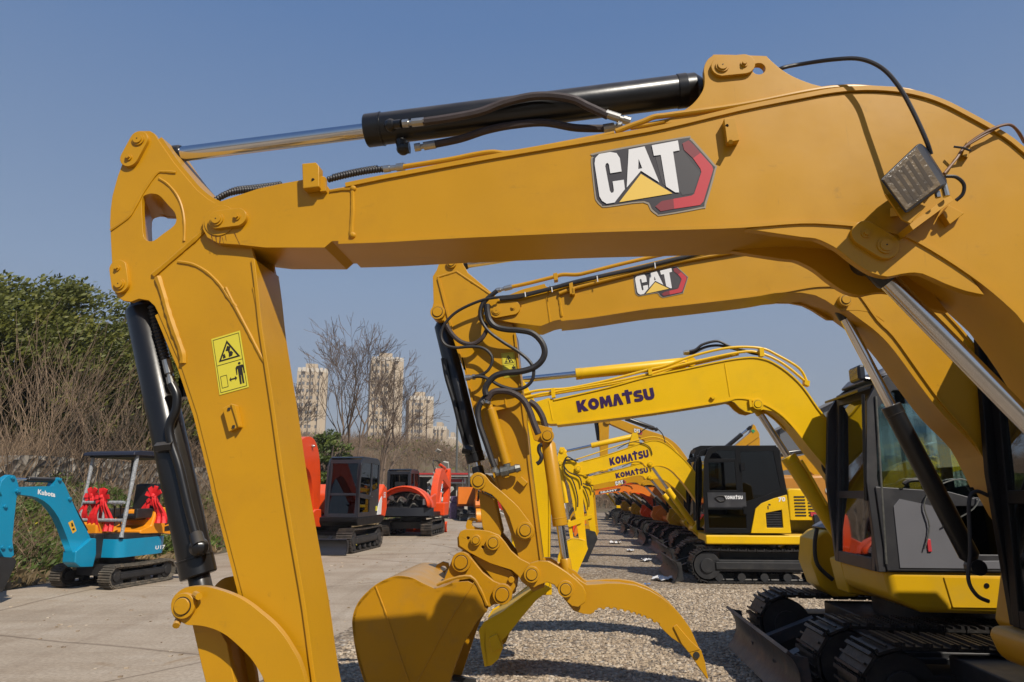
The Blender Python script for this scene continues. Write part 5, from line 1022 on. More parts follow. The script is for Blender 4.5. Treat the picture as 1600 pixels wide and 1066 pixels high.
# ============================================================ COMPACT EXCAVATORS OF THE FAR ROW
n4 = conv(1040, 640, 4.1)   # zoom of the fourth machine
n3 = conv(870, 640, 4.443)
class Squeeze(Fr): # the reach of the smaller arm
    def __init__(s, f, drop=0): s.o, s.f, s.l, s.z = f.o, f.f, f.l, f.z; s.d = drop
    def p(s, x, y, z):
        if x > 1.4: z += .055*(x-1.4)*min(1, max(0, (z-.5)/1.4)); x = 1.4+(x-1.4)*.80
        if z > 1: z = 1+(z-1)*(1-s.d*min(1, max(0, x-.4)))
        return s.o+s.f*x+s.l*y+s.z*z
def compact(fr, name_label, paint, brand, cabm=DKC, group='excavators parked in a row', detail=True, logo=None, bucket_m=None, drop=0):
    """about 7 t; all outlines in the machine's own metres (x forward, z up)"""
    fr0 = fr; r = empty('excavator', fr.mw(), name_label, 'excavator', group); Y = .12
    fr = Squeeze(fr0, drop)
    top = [(4.05, 2.02), (3.98, 2.14), (3.80, 2.20), (3.2, 2.36), (2.6, 2.55), (2.25, 2.66), (1.95, 2.73), (1.70, 2.70), (1.45, 2.57), (1.22, 2.36), (1.0, 2.08), (.78, 1.74), (.58, 1.40), (.44, 1.15)]
    bot = [(.46, 1.0), (.66, .96), (.82, 1.18), (.98, 1.45), (1.16, 1.74), (1.38, 2.02), (1.58, 2.16), (1.80, 2.21), (1.98, 2.19), (2.06, 2.16), (2.18, 2.18), (2.3, 2.27), (2.6, 2.24), (3.3, 2.03), (3.8, 1.90), (3.98, 1.92)]
    b = B(); plate(b, fr, top[:3]+cr(top[2:], 3)[1:]+cr(bot[:13], 3)[:-1]+bot[12:], Y, -Y); boom = part('boom', b, paint, r, bevel=.004)
    g = B(); plate(g, fr, strip(cr(top[2:], 3), .014), Y+.012, -Y-.012); child('top_flange', g, paint, boom)
    g = B(); plate(g, fr, strip(cr(bot[2:14], 3), -.014), Y+.012, -Y-.012); child('bottom_flange', g, paint, boom)
    boss(fr, boom, paint, (2.06, 2.23), .05, Y, Y+.04); boss(fr, boom, paint, (3.94, 2.03), .06, Y, Y+.04)
    if brand == 'K': komatsu(fr, boom, INK, (3.10, 2.135), (-1.02, .235), (.03, .155), Y+.004)
    elif brand == 'C':
        cat_logo(fr, boom, lambda q: (3.1-(q[0]-84)/694*.42, 2.06+(984-q[1])/436*.25+(q[0]-84)/694*.05), Y+.003)
    elif brand == 'S':
        g = B(); plate(g, fr, [(3.45, 2.02), (2.55, 2.27), (2.50, 2.42), (2.6, 2.42), (3.42, 2.18)], Y+.001, Y+.004); st_ = child('stripe_decal', g, DEC, boom); decal_text(fr, boom, 'SBAMY', WHITE, (3.36, 2.06), (-.72, .21), (.02, .11), Y+.006)
    hydraulic(fr, r, 'arm_cylinder', fr.p(2.42, 0, 2.80), fr.p(4.36, 0, 2.36), .058, .03, .60, paint if brand == 'K' else BLK, n=14)
    g = B(); plate(g, fr, [(2.30, 2.64), (2.36, 2.86), (2.48, 2.86), (2.62, 2.55)], .09, .06); plate(g, fr, [(2.30, 2.64), (2.36, 2.86), (2.48, 2.86), (2.62, 2.55)], -.06, -.09); child('arm_cylinder_lug', g, paint, boom)
    P = [(4.0, 2.22), (3.6, 2.34), (2.9, 2.56), (2.4, 2.70), (1.95, 2.80), (1.6, 2.72), (1.34, 2.48), (1.28, 2.36)]
    for y in (.09, .04): part('hydraulic_line', B().tube(cr([tuple(fr.p(x, y, z)) for x, z in P], 3), .012, 6), paint if brand == 'K' else RUB, r)
    hose(r, [fr.p(2.3, .05, 2.86), fr.p(2.1, .05, 2.98), fr.p(1.85, .06, 2.98), fr.p(1.70, .08, 2.86), fr.p(1.64, .10, 2.66)], .012, RUB, ends=False, n=6)
    hose(r, [fr.p(2.9, .13, 2.5), fr.p(2.5, .14, 2.66), fr.p(2.1, .14, 2.60), fr.p(2.0, .14, 2.42)], .009, RUB, ends=False, n=6)
    W = .095
    stk = [(4.42, 2.46), (4.30, 2.46), (4.20, 2.24), (3.90, 2.14), (3.82, 2.00), (3.84, 1.6), (3.80, .95), (3.76, .62), (3.86, .56), (3.94, .62), (4.06, 1.2), (4.20, 1.7), (4.42, 2.02), (4.50, 2.12), (4.49, 2.25)]
    b = B(); plate(b, fr, stk, W, -W); s_ = part('stick', b, paint, r, bevel=.005)
    boss(fr, s_, paint, (4.37, 2.38), .05, W-.01, W+.02); boss(fr, s_, paint, (4.42, 2.13), .05, W-.01, W+.02); boss(fr, s_, paint, (3.86, .64), .06, W-.01, W+.03)
    hydraulic(fr, r, 'bucket_cylinder', fr.p(4.42, 0, 2.13), fr.p(4.20, 0, .98), .05, .028, .66, paint if brand == 'K' else BLK, n=14)
    for s in (1, -1):
        g = B(); plate(g, fr, capsule((4.20, .98), (3.92, 1.05), .05), s*(W+.01), s*(W+.035)); plate(g, fr, capsule((4.20, .98), (4.12, .62), .045), s*.06, s*.085); part('bucket_link', g, paint, r, bevel=.004)
    for pts in ([(3.98, 2.16), (4.22, 2.26), (4.32, 2.1), (4.2, 1.95), (3.92, 1.86), (3.86, 1.7)], [(3.94, 2.2), (4.26, 2.18), (4.30, 1.96), (4.1, 1.8), (3.98, 1.5), (3.98, 1.3)]):
        hose(r, [fr.p(x, W+.05, z) for x, z in pts], .014, RUB, ends=False, n=6)
    bm = bucket_m or paint; hw = .36
    prof = [(3.80, .70), (4.10, .74), (4.32, .66), (4.50, .42), (4.50, .20), (4.36, .06), (4.16, .02)]
    g = B(); g.prism(fr.xz(strip(cr(prof, 3), -.02), -hw), fr.l*2*hw); bk = part('bucket', g, bm, r, bevel=.004)
    for s in (1, -1): g = B(); g.prism(fr.xz(cr(prof, 3)+[(4.08, -.0), (3.74, .56)], s*hw), fr.l*(-s*.02)); child('side_plate', g, bm, bk)
    for i in range(5): y = -hw+.06+i*(2*hw-.12)/4; g = B(); g.box8([fr.p(4.2, y-.03, .0), fr.p(4.2, y+.03, .0), fr.p(4.2, y+.03, .05), fr.p(4.2, y-.03, .05), fr.p(4.0, y-.015, -.02), fr.p(4.0, y+.015, -.02), fr.p(4.0, y+.015, -.0), fr.p(4.0, y-.015, -.0)]); child('bucket_tooth', g, bm, bk)
    hydraulic(fr, r, 'boom_cylinder', fr.p(1.06, 0, .98), fr.p(2.06, 0, 2.23), .062, .03, .60, paint if brand == 'K' else BLK, n=14)
    fr = fr0; undercarriage(fr, r, DSTEEL, BLK2, L=2.75, blx=1.62, blm=BLK2, pads=36)
    g = B(); g.prism(fr.xz([(.30, .74), (1.0, .78), (1.16, .95), (1.02, 1.10), (.70, 1.30), (.40, 1.2)], -.17), fr.l*.34); part('boom_bracket', g, paint, r, bevel=.02)
    return r
def komatsu_upper(fr, r, num=True):
    w = 1.12; zc = .92
    b = B(); b.box(fr, -1.05, 1.06, .98, w, .72, .89); part('side_rail', b, KOM, r, bevel=.03, seg=3)
    b = B(); b.box(fr, -.9, .55, -w, .98, .76, .90); b.box(fr, .551, 1.04, .14, .98, .76, .90); part('deck', b, KOM, r, bevel=.02)
    # cab traced in side view
    y0, y1 = .16, 1.10
    cs = [(1.06, .93), (1.05, 1.7), (1.0, 2.3), (.90, 2.52), (.76, 2.57), (-.36, 2.57), (-.43, 2.52), (-.47, 2.15), (-.52, 1.7), (-.52, .93)]
    hw_ = [(.93, 1.72), (.92, 2.24), (.42, 2.26), (.42, 1.72)]; hw2 = [(.30, 1.5), (.30, 2.46), (-.32, 2.46), (-.40, 1.75), (-.1, 1.62)]; hw3 = [(.98, 1.02), (.98, 1.36), (.28, 1.36), (.28, 1.02)]; hw4 = [(.90, 2.32), (.84, 2.42), (.72, 2.48), (.40, 2.48), (.40, 2.32)]
    b = B()
    for y in (y1-.04, y0): plate(b, fr, cs, y, y+.04, [hw_, hw2, hw3, hw4])
    b.box8([fr.p(x, y, z) for z in (2.54, 2.575) for x, y in ((-.40, y0+.04), (.76, y0+.04), (.76, y1-.04), (-.40, y1-.04))])
    for y in (y0+.04, y1-.10): b.box8([fr.p(1.06, y, .93), fr.p(1.06, y+.06, .93), fr.p(1.0, y+.06, .93), fr.p(1.0, y, .93), fr.p(.96, y, 2.4), fr.p(.96, y+.06, 2.4), fr.p(.88, y+.06, 2.4), fr.p(.88, y, 2.4)])
    c = part('cab', b, DKC, r, bevel=.006)
    for y in (y1-.02, y0+.02):
        for h in (hw_, hw2, hw3, hw4): g = B(); plate(g, fr, h, y, y+.005); child('side_window', g, GLD, c, smooth=False)
    g = B(); g.box8([fr.p(1.03, y0+.1, 1.0), fr.p(1.03, y1-.1, 1.0), fr.p(1.025, y1-.1, 1.0), fr.p(1.025, y0+.1, 1.0), fr.p(.93, y0+.1, 2.4), fr.p(.93, y1-.1, 2.4), fr.p(.925, y1-.1, 2.4), fr.p(.925, y0+.1, 2.4)]); child('windscreen', g, GLD, c, smooth=False)
    g = B(); g.box(fr, -.2, .35, .4, .9, .95, 1.35); g.box(fr, -.30, -.15, .4, .9, 1.3, 2.1); g.box(fr, -.48, -.44, y0+.05, y1-.05, .95, 2.5); child('driver_seat', g, SEAT, c, bevel=.03)
    g = B(); plate(g, fr, [(.98, 1.40), (.98, 1.68), (.26, 1.68), (.26, 1.40)], y1, y1+.012); dp = child('door', g, GREYC, c, bevel=.004)
    g = B(); g.tube(cr([tuple(fr.p(x, y1+.02, z)) for x, z in ((.84, 1.58), (.76, 1.62), (.66, 1.60), (.66, 1.53), (.76, 1.51), (.84, 1.58))], 2), .012, 6); child('door_handle', g, BLK, c)
    for z in (1.34, 2.16): g = B(); g.box(fr, .24, .32, y1, y1+.03, z-.06, z+.08); child('door_hinge', g, DKC, c)
    komatsu(fr, c, WHITE, (.66, 1.555), (-.34, 0), (0, .065), y1+.016)
    # engine side panel with vent and number
    g = B(); plate(g, fr, [(.22, .93), (.10, 1.38), (-.02, 1.48), (-.25, 1.57), (-.50, 1.64), (-.52, .93)], y1-.02, w+.02, [[(-.08, 1.03), (-.08, 1.30), (-.38, 1.36), (-.38, 1.03)]]); sp = part('side_panel', g, KOM, r, bevel=.01)
    g = B()
    for i in range(9): z = 1.05+i*.031; g.box8([fr.p(-.09, w-.005, z), fr.p(-.37, w-.005, z), fr.p(-.37, w+.01, z), fr.p(-.09, w+.01, z), fr.p(-.09, w-.02, z+.012), fr.p(-.37, w-.02, z+.012), fr.p(-.37, w-.005, z+.012), fr.p(-.09, w-.005, z+.012)])
    g.box(fr, -.39, -.07, w-.06, w-.03, 1.02, 1.37); child('vent_grille', g, BLK2, sp)
    if num: decal_text(fr, sp, '70', WHITE, (-.33, 1.505), (-.13, .01), (0, .085), w+.024, bold=.04)
    g = B(); plate(g, fr, [(-.14, 1.47), (-.18, 1.47), (-.18, 1.44), (-.14, 1.44)], w+.02, w+.024); plate(g, fr, [(-.12, 1.43), (-.14, 1.43), (-.14, 1.37), (-.12, 1.37)], w+.02, w+.024); child('hinge_marks', g, STKB, sp)
    # hood with louvres, swung behind the cab
    hz = [(-.56, 1.16), (-.56, 1.72), (-.62, 1.76), (-1.10, 1.75), (-1.20, 1.68), (-1.32, 1.32), (-1.32, 1.16)]
    g = B(); plate(g, fr, hz, .95, -.9); hd = part('engine_hood', g, KOM, r, bevel=.05, seg=4)
    g = B()
    for i in range(7):
        for x in (-.68, -.93): g.box(fr, x-.20, x, .95, .962, 1.24+i*.058, 1.264+i*.058)
    child('hood_louvre', g, STKB, hd)
    g = B(); g.box(fr, -1.12, -.96, .963, .970, 1.24, 1.31); child('red_reflector', g, CRED, hd)
    pts = [(-.95+.42*math.cos(R(90+180*i/12)), 1.0*math.sin(R(90+180*i/12))) for i in range(13)]
    g = B(); g.prism([fr.p(x-.05, y, .66) for x, y in pts], V((0, 0, .62))); cw = part('counterweight', g, DKG, r, bevel=.03)
    g = B(); g.box(fr, -1.06, -1.20, .93, .99, .98, 1.12); child('warning_label', g, STK, cw)
def add_upper(fr, r, paint, **k): upper(fr, r, paint, DKC, GLD, **k)
f4 = rowframe(14.85, 3.55); m4 = compact(f4, 'bright yellow excavator with a black cab, white number 70 on its side panel', KOM, 'K'); komatsu_upper(f4, m4)
f5 = rowframe(17.9, 3.85); m5 = compact(f5, 'bright yellow excavator right behind the one marked 70, black bucket', KOM, 'K', bucket_m=BLK2, drop=.17); komatsu_upper(f5, m5, False)
f6 = rowframe(21.0, 4.0); m6 = compact(f6, 'ochre excavator between the second black cabbed yellow one and the orange one', CAT, 'C', drop=.27); add_upper(f6, m6, CAT, toolbox=False)
f7 = rowframe(24.2, 3.9); m7 = compact(f7, 'orange excavator with a black striped decal on its boom, far down the row', ORG, 'S', drop=.46); add_upper(f7, m7, ORG, toolbox=False)
f8 = rowframe(27.6, 3.85); m8 = compact(f8, 'orange red excavator behind the orange one far down the row', RED, '', drop=.40); add_upper(f8, m8, RED, toolbox=False)
f9 = rowframe(30.4, 3.7); m9 = compact(f9, 'ochre excavator with a logo, sixth in the row behind the grey cab', CAT, 'C', drop=.35); add_upper(f9, m9, CAT, toolbox=False)
f10 = rowframe(33.6, 4.0); m10 = compact(f10, 'bright orange excavator with a black cab, seventh in the row behind the grey cab', ORG, '', drop=.45); add_upper(f10, m10, ORG, toolbox=False)
for src, f_, rr_, du, lb in ((m9, f9, 36.6, .1, 'ochre excavator three from the far end of the row'), (m7, f7, 39.8, .3, 'orange excavator second from the far end of the row'), (m5, f5, 43.2, 0, 'bright yellow excavator at the very far end of the row'), (m4, f4, 47.0, .4, 'bright yellow excavator standing alone past the far end of the row')):
    c = copy_tree(src); c['label'] = lb; c['category'] = 'excavator'; fz = rowframe(rr_, 3.6+du); c.matrix_world = fz.mw()
# ---------------- big excavators standing beyond the row
def big(fr, label, bt, bb_, st, cyl, w=.22, paint=CAT, logo=None, body=True, cylm=BLK, bx=0):
    T = fr.tr; r = empty('large_excavator', fr.mw(), label, 'excavator', 'large excavators behind the row')
    b = B(); plate(b, fr, cr(T(bt, w), 3)+cr(T(bb_, w), 3), w, -w); bo = part('boom', b, paint, r, bevel=.01)
    b = B(); plate(b, fr, T(st, w*.8), w*.8, -w*.8); part('stick', b, paint, r, bevel=.01)
    for a, c, k in cyl: hydraulic(fr, r, 'arm_cylinder', fr.T(*a, 0), fr.T(*c, 0), .09, .05, k, cylm, n=12)
    if logo:
        (x, y), (wx, wy), h = logo; cat_logo(fr, bo, lambda q: fr.loc(x+(q[0]-84)/694*wx, y+(q[0]-84)/694*wy+(q[1]-548)/436*h, w+.01), w+.01)
    return r, bo
fa = Fr(Rd*27+Ad*-11.0, Ad)
ra, bo_ = big(fa, 'tall ochre excavator behind the yellow booms, its arm hanging straight down', n3([(330, 60), (345, 52), (375, 50), (480, 85), (620, 140), (740, 180), (830, 240), (900, 330), (960, 430), (1010, 540), (1060, 600)]), n3([(1100, 640), (1020, 660), (940, 560), (860, 430), (770, 300), (650, 250), (580, 195), (460, 140), (370, 100)]), n3([(285, 60), (330, 58), (365, 80), (362, 180), (355, 290), (358, 420), (330, 520), (305, 520), (300, 300), (295, 150)]), [(n3([(690, 138)])[0], n3([(440, 48)])[0], .85), (n3([(270, 65)])[0], n3([(300, 250)])[0], .8)], logo=(n3([(535, 122)])[0], (13.5, 4.5), 9))
boss(fa, bo_, CAT, fa.loc(*n3([(352, 80)])[0], .22), .12, .2, .26)
undercarriage(fa, ra, DSTEEL, BLK2, L=4, ht=.9, wd=.6, gauge=2.3, pads=40, bl=False); upper(fa, ra, CAT, DKC, GLD, cabx=(.1, 1.6), caby=(.4, 1.4), ztop=3.0, w=1.3, rear=-2.2, hood_z=2.2, zc=1.1)
f_b = Fr(Rd*30-Ad*6.6, -Ad)
rb, bo2 = big(f_b, 'ochre excavator with its raised arm tip and green mark showing above the black cab', n4([(300, 330), (400, 260), (520, 160), (560, 130), (585, 170), (560, 195), (480, 250)]), n4([(430, 300), (330, 390), (200, 520)]), n4([(548, 98), (562, 110), (590, 190), (590, 290), (570, 420), (540, 420), (515, 300), (515, 210), (530, 150)]), [(n4([(330, 290)])[0], n4([(540, 115)])[0], .75), (n4([(582, 205)])[0], n4([(582, 300)])[0], .9)])
g = B(); q = [f_b.T(*p, -.24) for p in n4([(548, 135), (560, 125), (575, 138), (562, 152)])]; g.prism(q, f_b.l*.02); child('green_mark', g, mat('green_print', (.02, .28, .09), .5), bo2)
undercarriage(f_b, rb, DSTEEL, BLK2, L=4, ht=.9, wd=.6, gauge=2.3, pads=40, bl=False); upper(f_b, rb, CAT, DKC, GLD, cabx=(.1, 1.6), caby=(.4, 1.4), ztop=3.0, w=1.3, rear=-2.2, hood_z=2.2, zc=1.1)
fc_ = Fr(Rd*19.5-Ad*6.2, -Ad)
rc = empty('large_excavator', fc_.mw(), 'orange ochre large excavator parked with its engine hood towards the louvred yellow hood', 'excavator', 'large excavators behind the row')
undercarriage(fc_, rc, DSTEEL, BLK2, L=4, ht=.9, wd=.6, gauge=2.4, pads=40, bl=False)
OCH = mat('orange_ochre_paint', (.50, .215, .03), .4, var=.06, scale=2)
g = B(); g.prism(fc_.xz([(-2.5, 1.0), (1.2, 1.0), (1.2, 1.98), (.9, 2.12), (-1.6, 2.10), (-2.2, 1.98), (-2.55, 1.6)], -1.35), fc_.l*2.7); hb = part('body', g, OCH, rc, bevel=.1, seg=4)
g = B(); g.box(fc_, -2.3, 1.1, -1.37, -1.355, 1.22, 1.27); child('body_seam', g, STKB, hb)
decal_text(fc_, hb, 'CAT', WHITE, (.10, 1.62), (.46, 0), (0, .22), -1.372, bold=.05)
g = B(); g.prism(fc_.xz([(-2.9, 1.1), (-2.4, 1.0), (-2.4, 1.7), (-2.75, 1.6)], -1.3), fc_.l*2.6); part('counterweight', g, OCH, rc, bevel=.12, seg=4)
g = B(); g.tube(cr([tuple(fc_.p(x, -.9, z)) for x, z in ((-.9, 2.0), (-.9, 2.3), (-.95, 2.42), (-1.15, 2.44))], 4), .06, 12); part('exhaust_pipe', g, CHROME, rc)
cab(fc_, rc, DKC, GLD, 1.25, 2.7, -.1, .9, 1.1, 2.6)
g = B(); pt = cr([(1.6, 1.6), (2.0, 2.2), (2.6, 2.5), (3.4, 2.6), (4.5, 2.5)], 3)+cr([(4.5, 2.2), (3.4, 2.25), (2.7, 2.1), (2.3, 1.8), (2.0, 1.2)], 3); plate(g, fc_, pt, -.2, -.65); part('boom', g, CAT, rc, bevel=.01)
fd = Fr(Rd*22.5-Ad*5.2, Ad)
rd_, bd = big(fd, 'ochre excavator with its long boom lying low behind the black cab', n4([(1120, 420), (1020, 330), (930, 285), (850, 300), (700, 305), (600, 310), (560, 325)]), n4([(560, 410), (680, 405), (760, 390), (850, 380), (930, 400), (1000, 470)]), n4([(560, 310), (540, 330), (520, 420), (500, 560), (480, 560), (490, 400), (520, 300)]), [(n4([(900, 262)])[0], n4([(640, 300)])[0], .8)])
for i in range(3): hose(rd_, [fd.T(*p, .25) for p in n4([(610+i*20, 305), (640+i*10, 280), (665+i*8, 285), (680+i*8, 305)])], .03, RUB, ends=False, n=6)
undercarriage(fd, rd_, DSTEEL, BLK2, L=4, ht=.9, wd=.6, gauge=2.3, pads=40, bl=False); upper(fd, rd_, CAT, DKC, GLD, cabx=(.1, 1.6), caby=(.4, 1.4), ztop=3.0, w=1.3, rear=-2.2, hood_z=2.2, zc=1.1)
# two more seen through the grey cab's glass
for i, (rr_, uu, pm, lb) in enumerate(((13.5, 10.2, KOM, 'yellow excavator seen through the side window of the grey cab'), (11.0, 12.0, CAT, 'ochre excavator beyond the grey cab, nearer than the yellow one in its window'))):
    fx = Fr(Rd*rr_-Ad*uu, Ad); m_ = compact(fx, lb, pm, 'K' if i == 0 else 'C', group='excavators behind the grey cab'); add_upper(fx, m_, pm)
# ============================================================ LANE SIDE MACHINES
# ---- small teal excavator
zk = conv(0, 660, 3.807)
def teal():
    fr = Fr((-7.50, 13.55), (-.24, -.97)); T = fr.tr
    r = empty('mini_excavator', fr.mw(), 'teal and orange mini excavator with a black canopy, parked at the lane edge', 'excavator', 'excavators along the lane')
    for s in (-1, 1): track(fr, r, s*.53, .25, 1.68, .42, mat('rubber_track', (.10, .085, .065), .8, var=.3, scale=10, dirt=((.26, .20, .14), .8, 7), bump=.3, bscale=40), BLK2, pads=30, lugs=.028, wheels=4)
    g = B(); g.box(fr, -.5, .5, -.4, .4, .20, .40); g.cyl(fr.p(0, 0, .36), fr.p(0, 0, .52), .30, 24); part('car_body', g, BLK2, r)
    g = B(); g.prism(fr.xz([(-.98, .08), (-1.08, .10), (-1.10, .30), (-1.0, .30)], -.62), fr.l*1.24); part('blade', g, BLK2, r, bevel=.005)
    g = B(); g.box(fr, -1.0, -.4, -.3, .3, .16, .24); part('blade_arm', g, BLK2, r)
    # deck
    def rr(x0, x1, w, z0, z1, rad, nm, m, par=r, **k):
        pts = []
        for cx, cy, a0 in ((x1-rad*.5, w-rad*.5, 0), (x0+rad, w-rad, 90), (x0+rad, -w+rad, 180), (x1-rad*.5, -w+rad*.5, 270)):
            rd2 = rad if cx < 0 else rad*.5
            pts += [(cx+rd2*math.cos(R(a0+i*15)), cy+rd2*math.sin(R(a0+i*15))) for i in range(7)]
        g = B(); g.prism([fr.p(x, y, z0) for x, y in pts], V((0, 0, z1-z0))); return part(nm, g, m, par, **k)
    dk = rr(-.78, .52, .52, .52, .84, .34, 'deck', TEAL, bevel=.03, seg=3)
    decal_text(fr, dk, 'U17', WHITE, (-.36, .60), (-.26, 0), (0, .07), .5215)
    rr(-.72, .45, .47, .84, .94, .30, 'deck_step', BLK2)
    g = B(); g.prism(fr.xz([(-.78, .86), (-.80, 1.02), (-.74, 1.28), (-.60, 1.40), (-.30, 1.34), (-.22, 1.05), (.05, .98), (.05, .92), (-.5, .90)], -.50), fr.l*1.0); hd = part('engine_hood', g, KORG, r, bevel=.05, seg=4)
    for s in (1, -1):
        g = B(); plate(g, fr, [(-.55, 1.14), (-.74, 1.20), (-.77, 1.10), (-.58, 1.05)], s*.495, s*.505); child('hood_vent', g, STKB, hd)
        g = B(); plate(g, fr, [(-.57, 1.02), (-.77, 1.05), (-.78, .94), (-.58, .93)], s*.495, s*.505); child('hood_vent', g, STKB, hd)
    g = B(); g.prism(fr.xz([(.50, .88), (.52, 1.12), (.30, 1.22), (.22, .90)], -.48), fr.l*.42); part('front_cover', g, KORG, r, bevel=.04, seg=3)
    # seat, levers
    g = B(); g.box(fr, -.40, .02, -.10, .32, 1.16, 1.28); g.prism(fr.xz([(-.48, 1.22), (-.36, 1.22), (-.40, 1.84), (-.54, 1.86), (-.58, 1.74)], -.14), fr.l*.52); st_ = part('driver_seat', g, SEAT, r, bevel=.05, seg=3)
    g = B(); g.box(fr, -.30, .12, .36, .44, 1.20, 1.38); g.box(fr, -.30, .12, -.24, -.16, 1.20, 1.38); part('armrest', g, BLK2, r, bevel=.02)
    for x, y in ((.34, .30), (.34, .16), (.30, -.2)): g = B(); g.tube([fr.p(x, y, 1.1), fr.p(x+.04, y, 1.42)], .014, 6); g.ball(fr.p(x+.04, y, 1.44), .028); part('control_lever', g, BLK, r)
    # canopy with wrapped posts
    zt = 2.38; fx, bx_ = .40, -.62
    for x0, x1, y, nm in ((.50, .34, .50, 'w'), (.50, .34, -.50, 'w'), (-.66, -.60, .46, 'w'), (-.66, -.60, -.46, 'n')):
        pts = [fr.p(x0+(x1-x0)*t, y, .88+(zt-.88)*t) for t in [i/14 for i in range(15)]]
        rw = [random.uniform(.029, .040) for _ in pts] if nm == 'w' else .026
        part('canopy_post', B().tube(pts, rw, 8), PLW if nm == 'w' else DKG, r)
    for z in (1.18, 1.50):
        g = B(); pts = [fr.p(.47, -.46+.92*t, z) for t in [i/10 for i in range(11)]]; g.tube(pts, [random.uniform(.026, .034) for _ in pts], 8); part('guard_bar', g, PLW, r)
    for y in (-.12, .02): g = B(); g.tube([fr.p(.47, y, 1.18), fr.p(.47, y, 1.50)], .024, 8); part('guard_bar', g, PLW, r)
    g = B(); pts = cr([tuple(fr.p(-.62, .46, z)) for z in (1.2,)]+[tuple(fr.p(-.72, .52, 1.35)), tuple(fr.p(-.76, .54, 1.8)), tuple(fr.p(-.70, .5, 2.05))], 4); g.tube(pts, .06, 8); part('wrapped_mirror', g, PLW, r)
    g = B(); pf = [(.52, zt-.02), (.50, zt+.04), (.35, zt+.075), (-.70, zt+.075), (-.84, zt+.03), (-.84, zt-.0)]; g.prism(fr.xz(pf, -.58), fr.l*1.16); part('canopy_roof', g, mat('navy_canopy', (.018, .020, .034), .4), r, bevel=.03, seg=3)
    g = B(); g.prism(fr.xz([(.44, zt-.05), (.44, zt-.01), (-.76, zt-.0), (-.76, zt-.05)], -.50), fr.l*1.0); part('canopy_frame', g, BLK2, r)
    # boom, traced on the machine's middle plane
    Y = .075
    ot = cr(zk([(100, 392), (130, 385), (225, 382), (320, 380), (340, 335), (352, 328), (385, 368), (425, 460), (470, 560), (515, 640), (545, 700), (550, 780), (545, 858)]), 1)
    ob = zk([(470, 858), (440, 835), (437, 790), (400, 690), (350, 570), (290, 490), (220, 447), (150, 434), (110, 428), (92, 412)])
    g = B(); plate(g, fr, T(ot, Y)+T(ob[:3], Y)+cr(T(ob[2:], Y), 2), Y, -Y); bo = part('boom', g, TEAL, r, bevel=.008)
    decal_text(fr, bo, 'Kubota', WHITE, fr.loc(*zk([(224, 428)])[0], Y+.002), *(lambda a, b_, c: ((b_[0]-a[0], b_[1]-a[1]), (c[0]-a[0], c[1]-a[1])))(fr.loc(*zk([(224, 424)])[0], Y), fr.loc(*zk([(328, 442)])[0], Y), fr.loc(*zk([(226, 394)])[0], Y)), Y+.003, bold=.045)
    for q, rr2 in (((352, 342), .03), ((412, 455), .03), ((105, 408), .035)): boss(fr, bo, TEAL, fr.loc(*zk([q])[0], Y), rr2, Y, Y+.03)
    g = B(); plate(g, fr, T(zk([(405, 598), (432, 582), (455, 645), (432, 662)]), Y), Y, Y+.003); child('warning_sticker', g, mat('orange_sticker', (.75, .42, .03), .5), bo)
    g = B(); plate(g, fr, T(zk([(422, 600), (430, 596), (437, 618), (425, 622)]), Y), Y+.003, Y+.005); plate(g, fr, T(zk([(428, 634), (440, 628), (444, 640), (432, 645)]), Y), Y+.003, Y+.005); child('warning_symbol', g, STKB, bo)
    g = B(); plate(g, fr, T(zk([(445, 770), (540, 690), (570, 690), (570, 780), (550, 860), (470, 862), (440, 835)]), .12), .14, -.14); part('swing_bracket', g, TEAL, r, bevel=.02)
    g = B(); g.box(fr, .50, .72, -.13, .13, .50, .95); part('swing_post', g, BLK2, r, bevel=.02)
    hydraulic(fr, r, 'arm_cylinder', fr.T(*zk([(350, 345)])[0], 0), fr.T(*zk([(35, 335)])[0], 0), .045, .02, .62, BLK, n=14)
    hydraulic(fr, r, 'boom_cylinder', fr.T(*zk([(412, 458)])[0], .0)+V((0, 0, -.02)), fr.T(*zk([(545, 715)])[0], 0), .042, .02, .72, BLK, n=14)
    g = B(); plate(g, fr, T(zk([(35, 325), (60, 312), (92, 318), (105, 350), (118, 400), (100, 450), (88, 560), (75, 700), (85, 790), (60, 812), (20, 800), (0, 760), (-5, 640), (0, 520), (15, 440), (-5, 400), (10, 350)]), Y-.02), Y-.02, -Y+.02); sk = part('stick', g, TEAL, r, bevel=.008)
    for q in ((78, 330), (35, 500), (20, 745), (65, 745)): boss(fr, sk, TEAL, fr.loc(*zk([q])[0], Y), .03, Y-.02, Y+.01)
    hydraulic(fr, r, 'bucket_cylinder', fr.T(*zk([(5, 480)])[0], 0), fr.T(*zk([(15, 740)])[0], 0), .04, .02, .75, BLK, n=14)
    g = B(); pf = T(zk([(85, 805), (100, 830), (45, 950), (15, 1010), (-25, 1000), (-60, 930), (-50, 850), (0, 800)]), .2); 
    for s in (1, -1): g.prism(fr.xz(pf, s*.2), fr.l*(-s*.015))
    g.prism(fr.xz(strip(pf[2:]+pf[:1], .015), -.2), fr.l*.4); part('bucket', g, BLK2, r, bevel=.003)
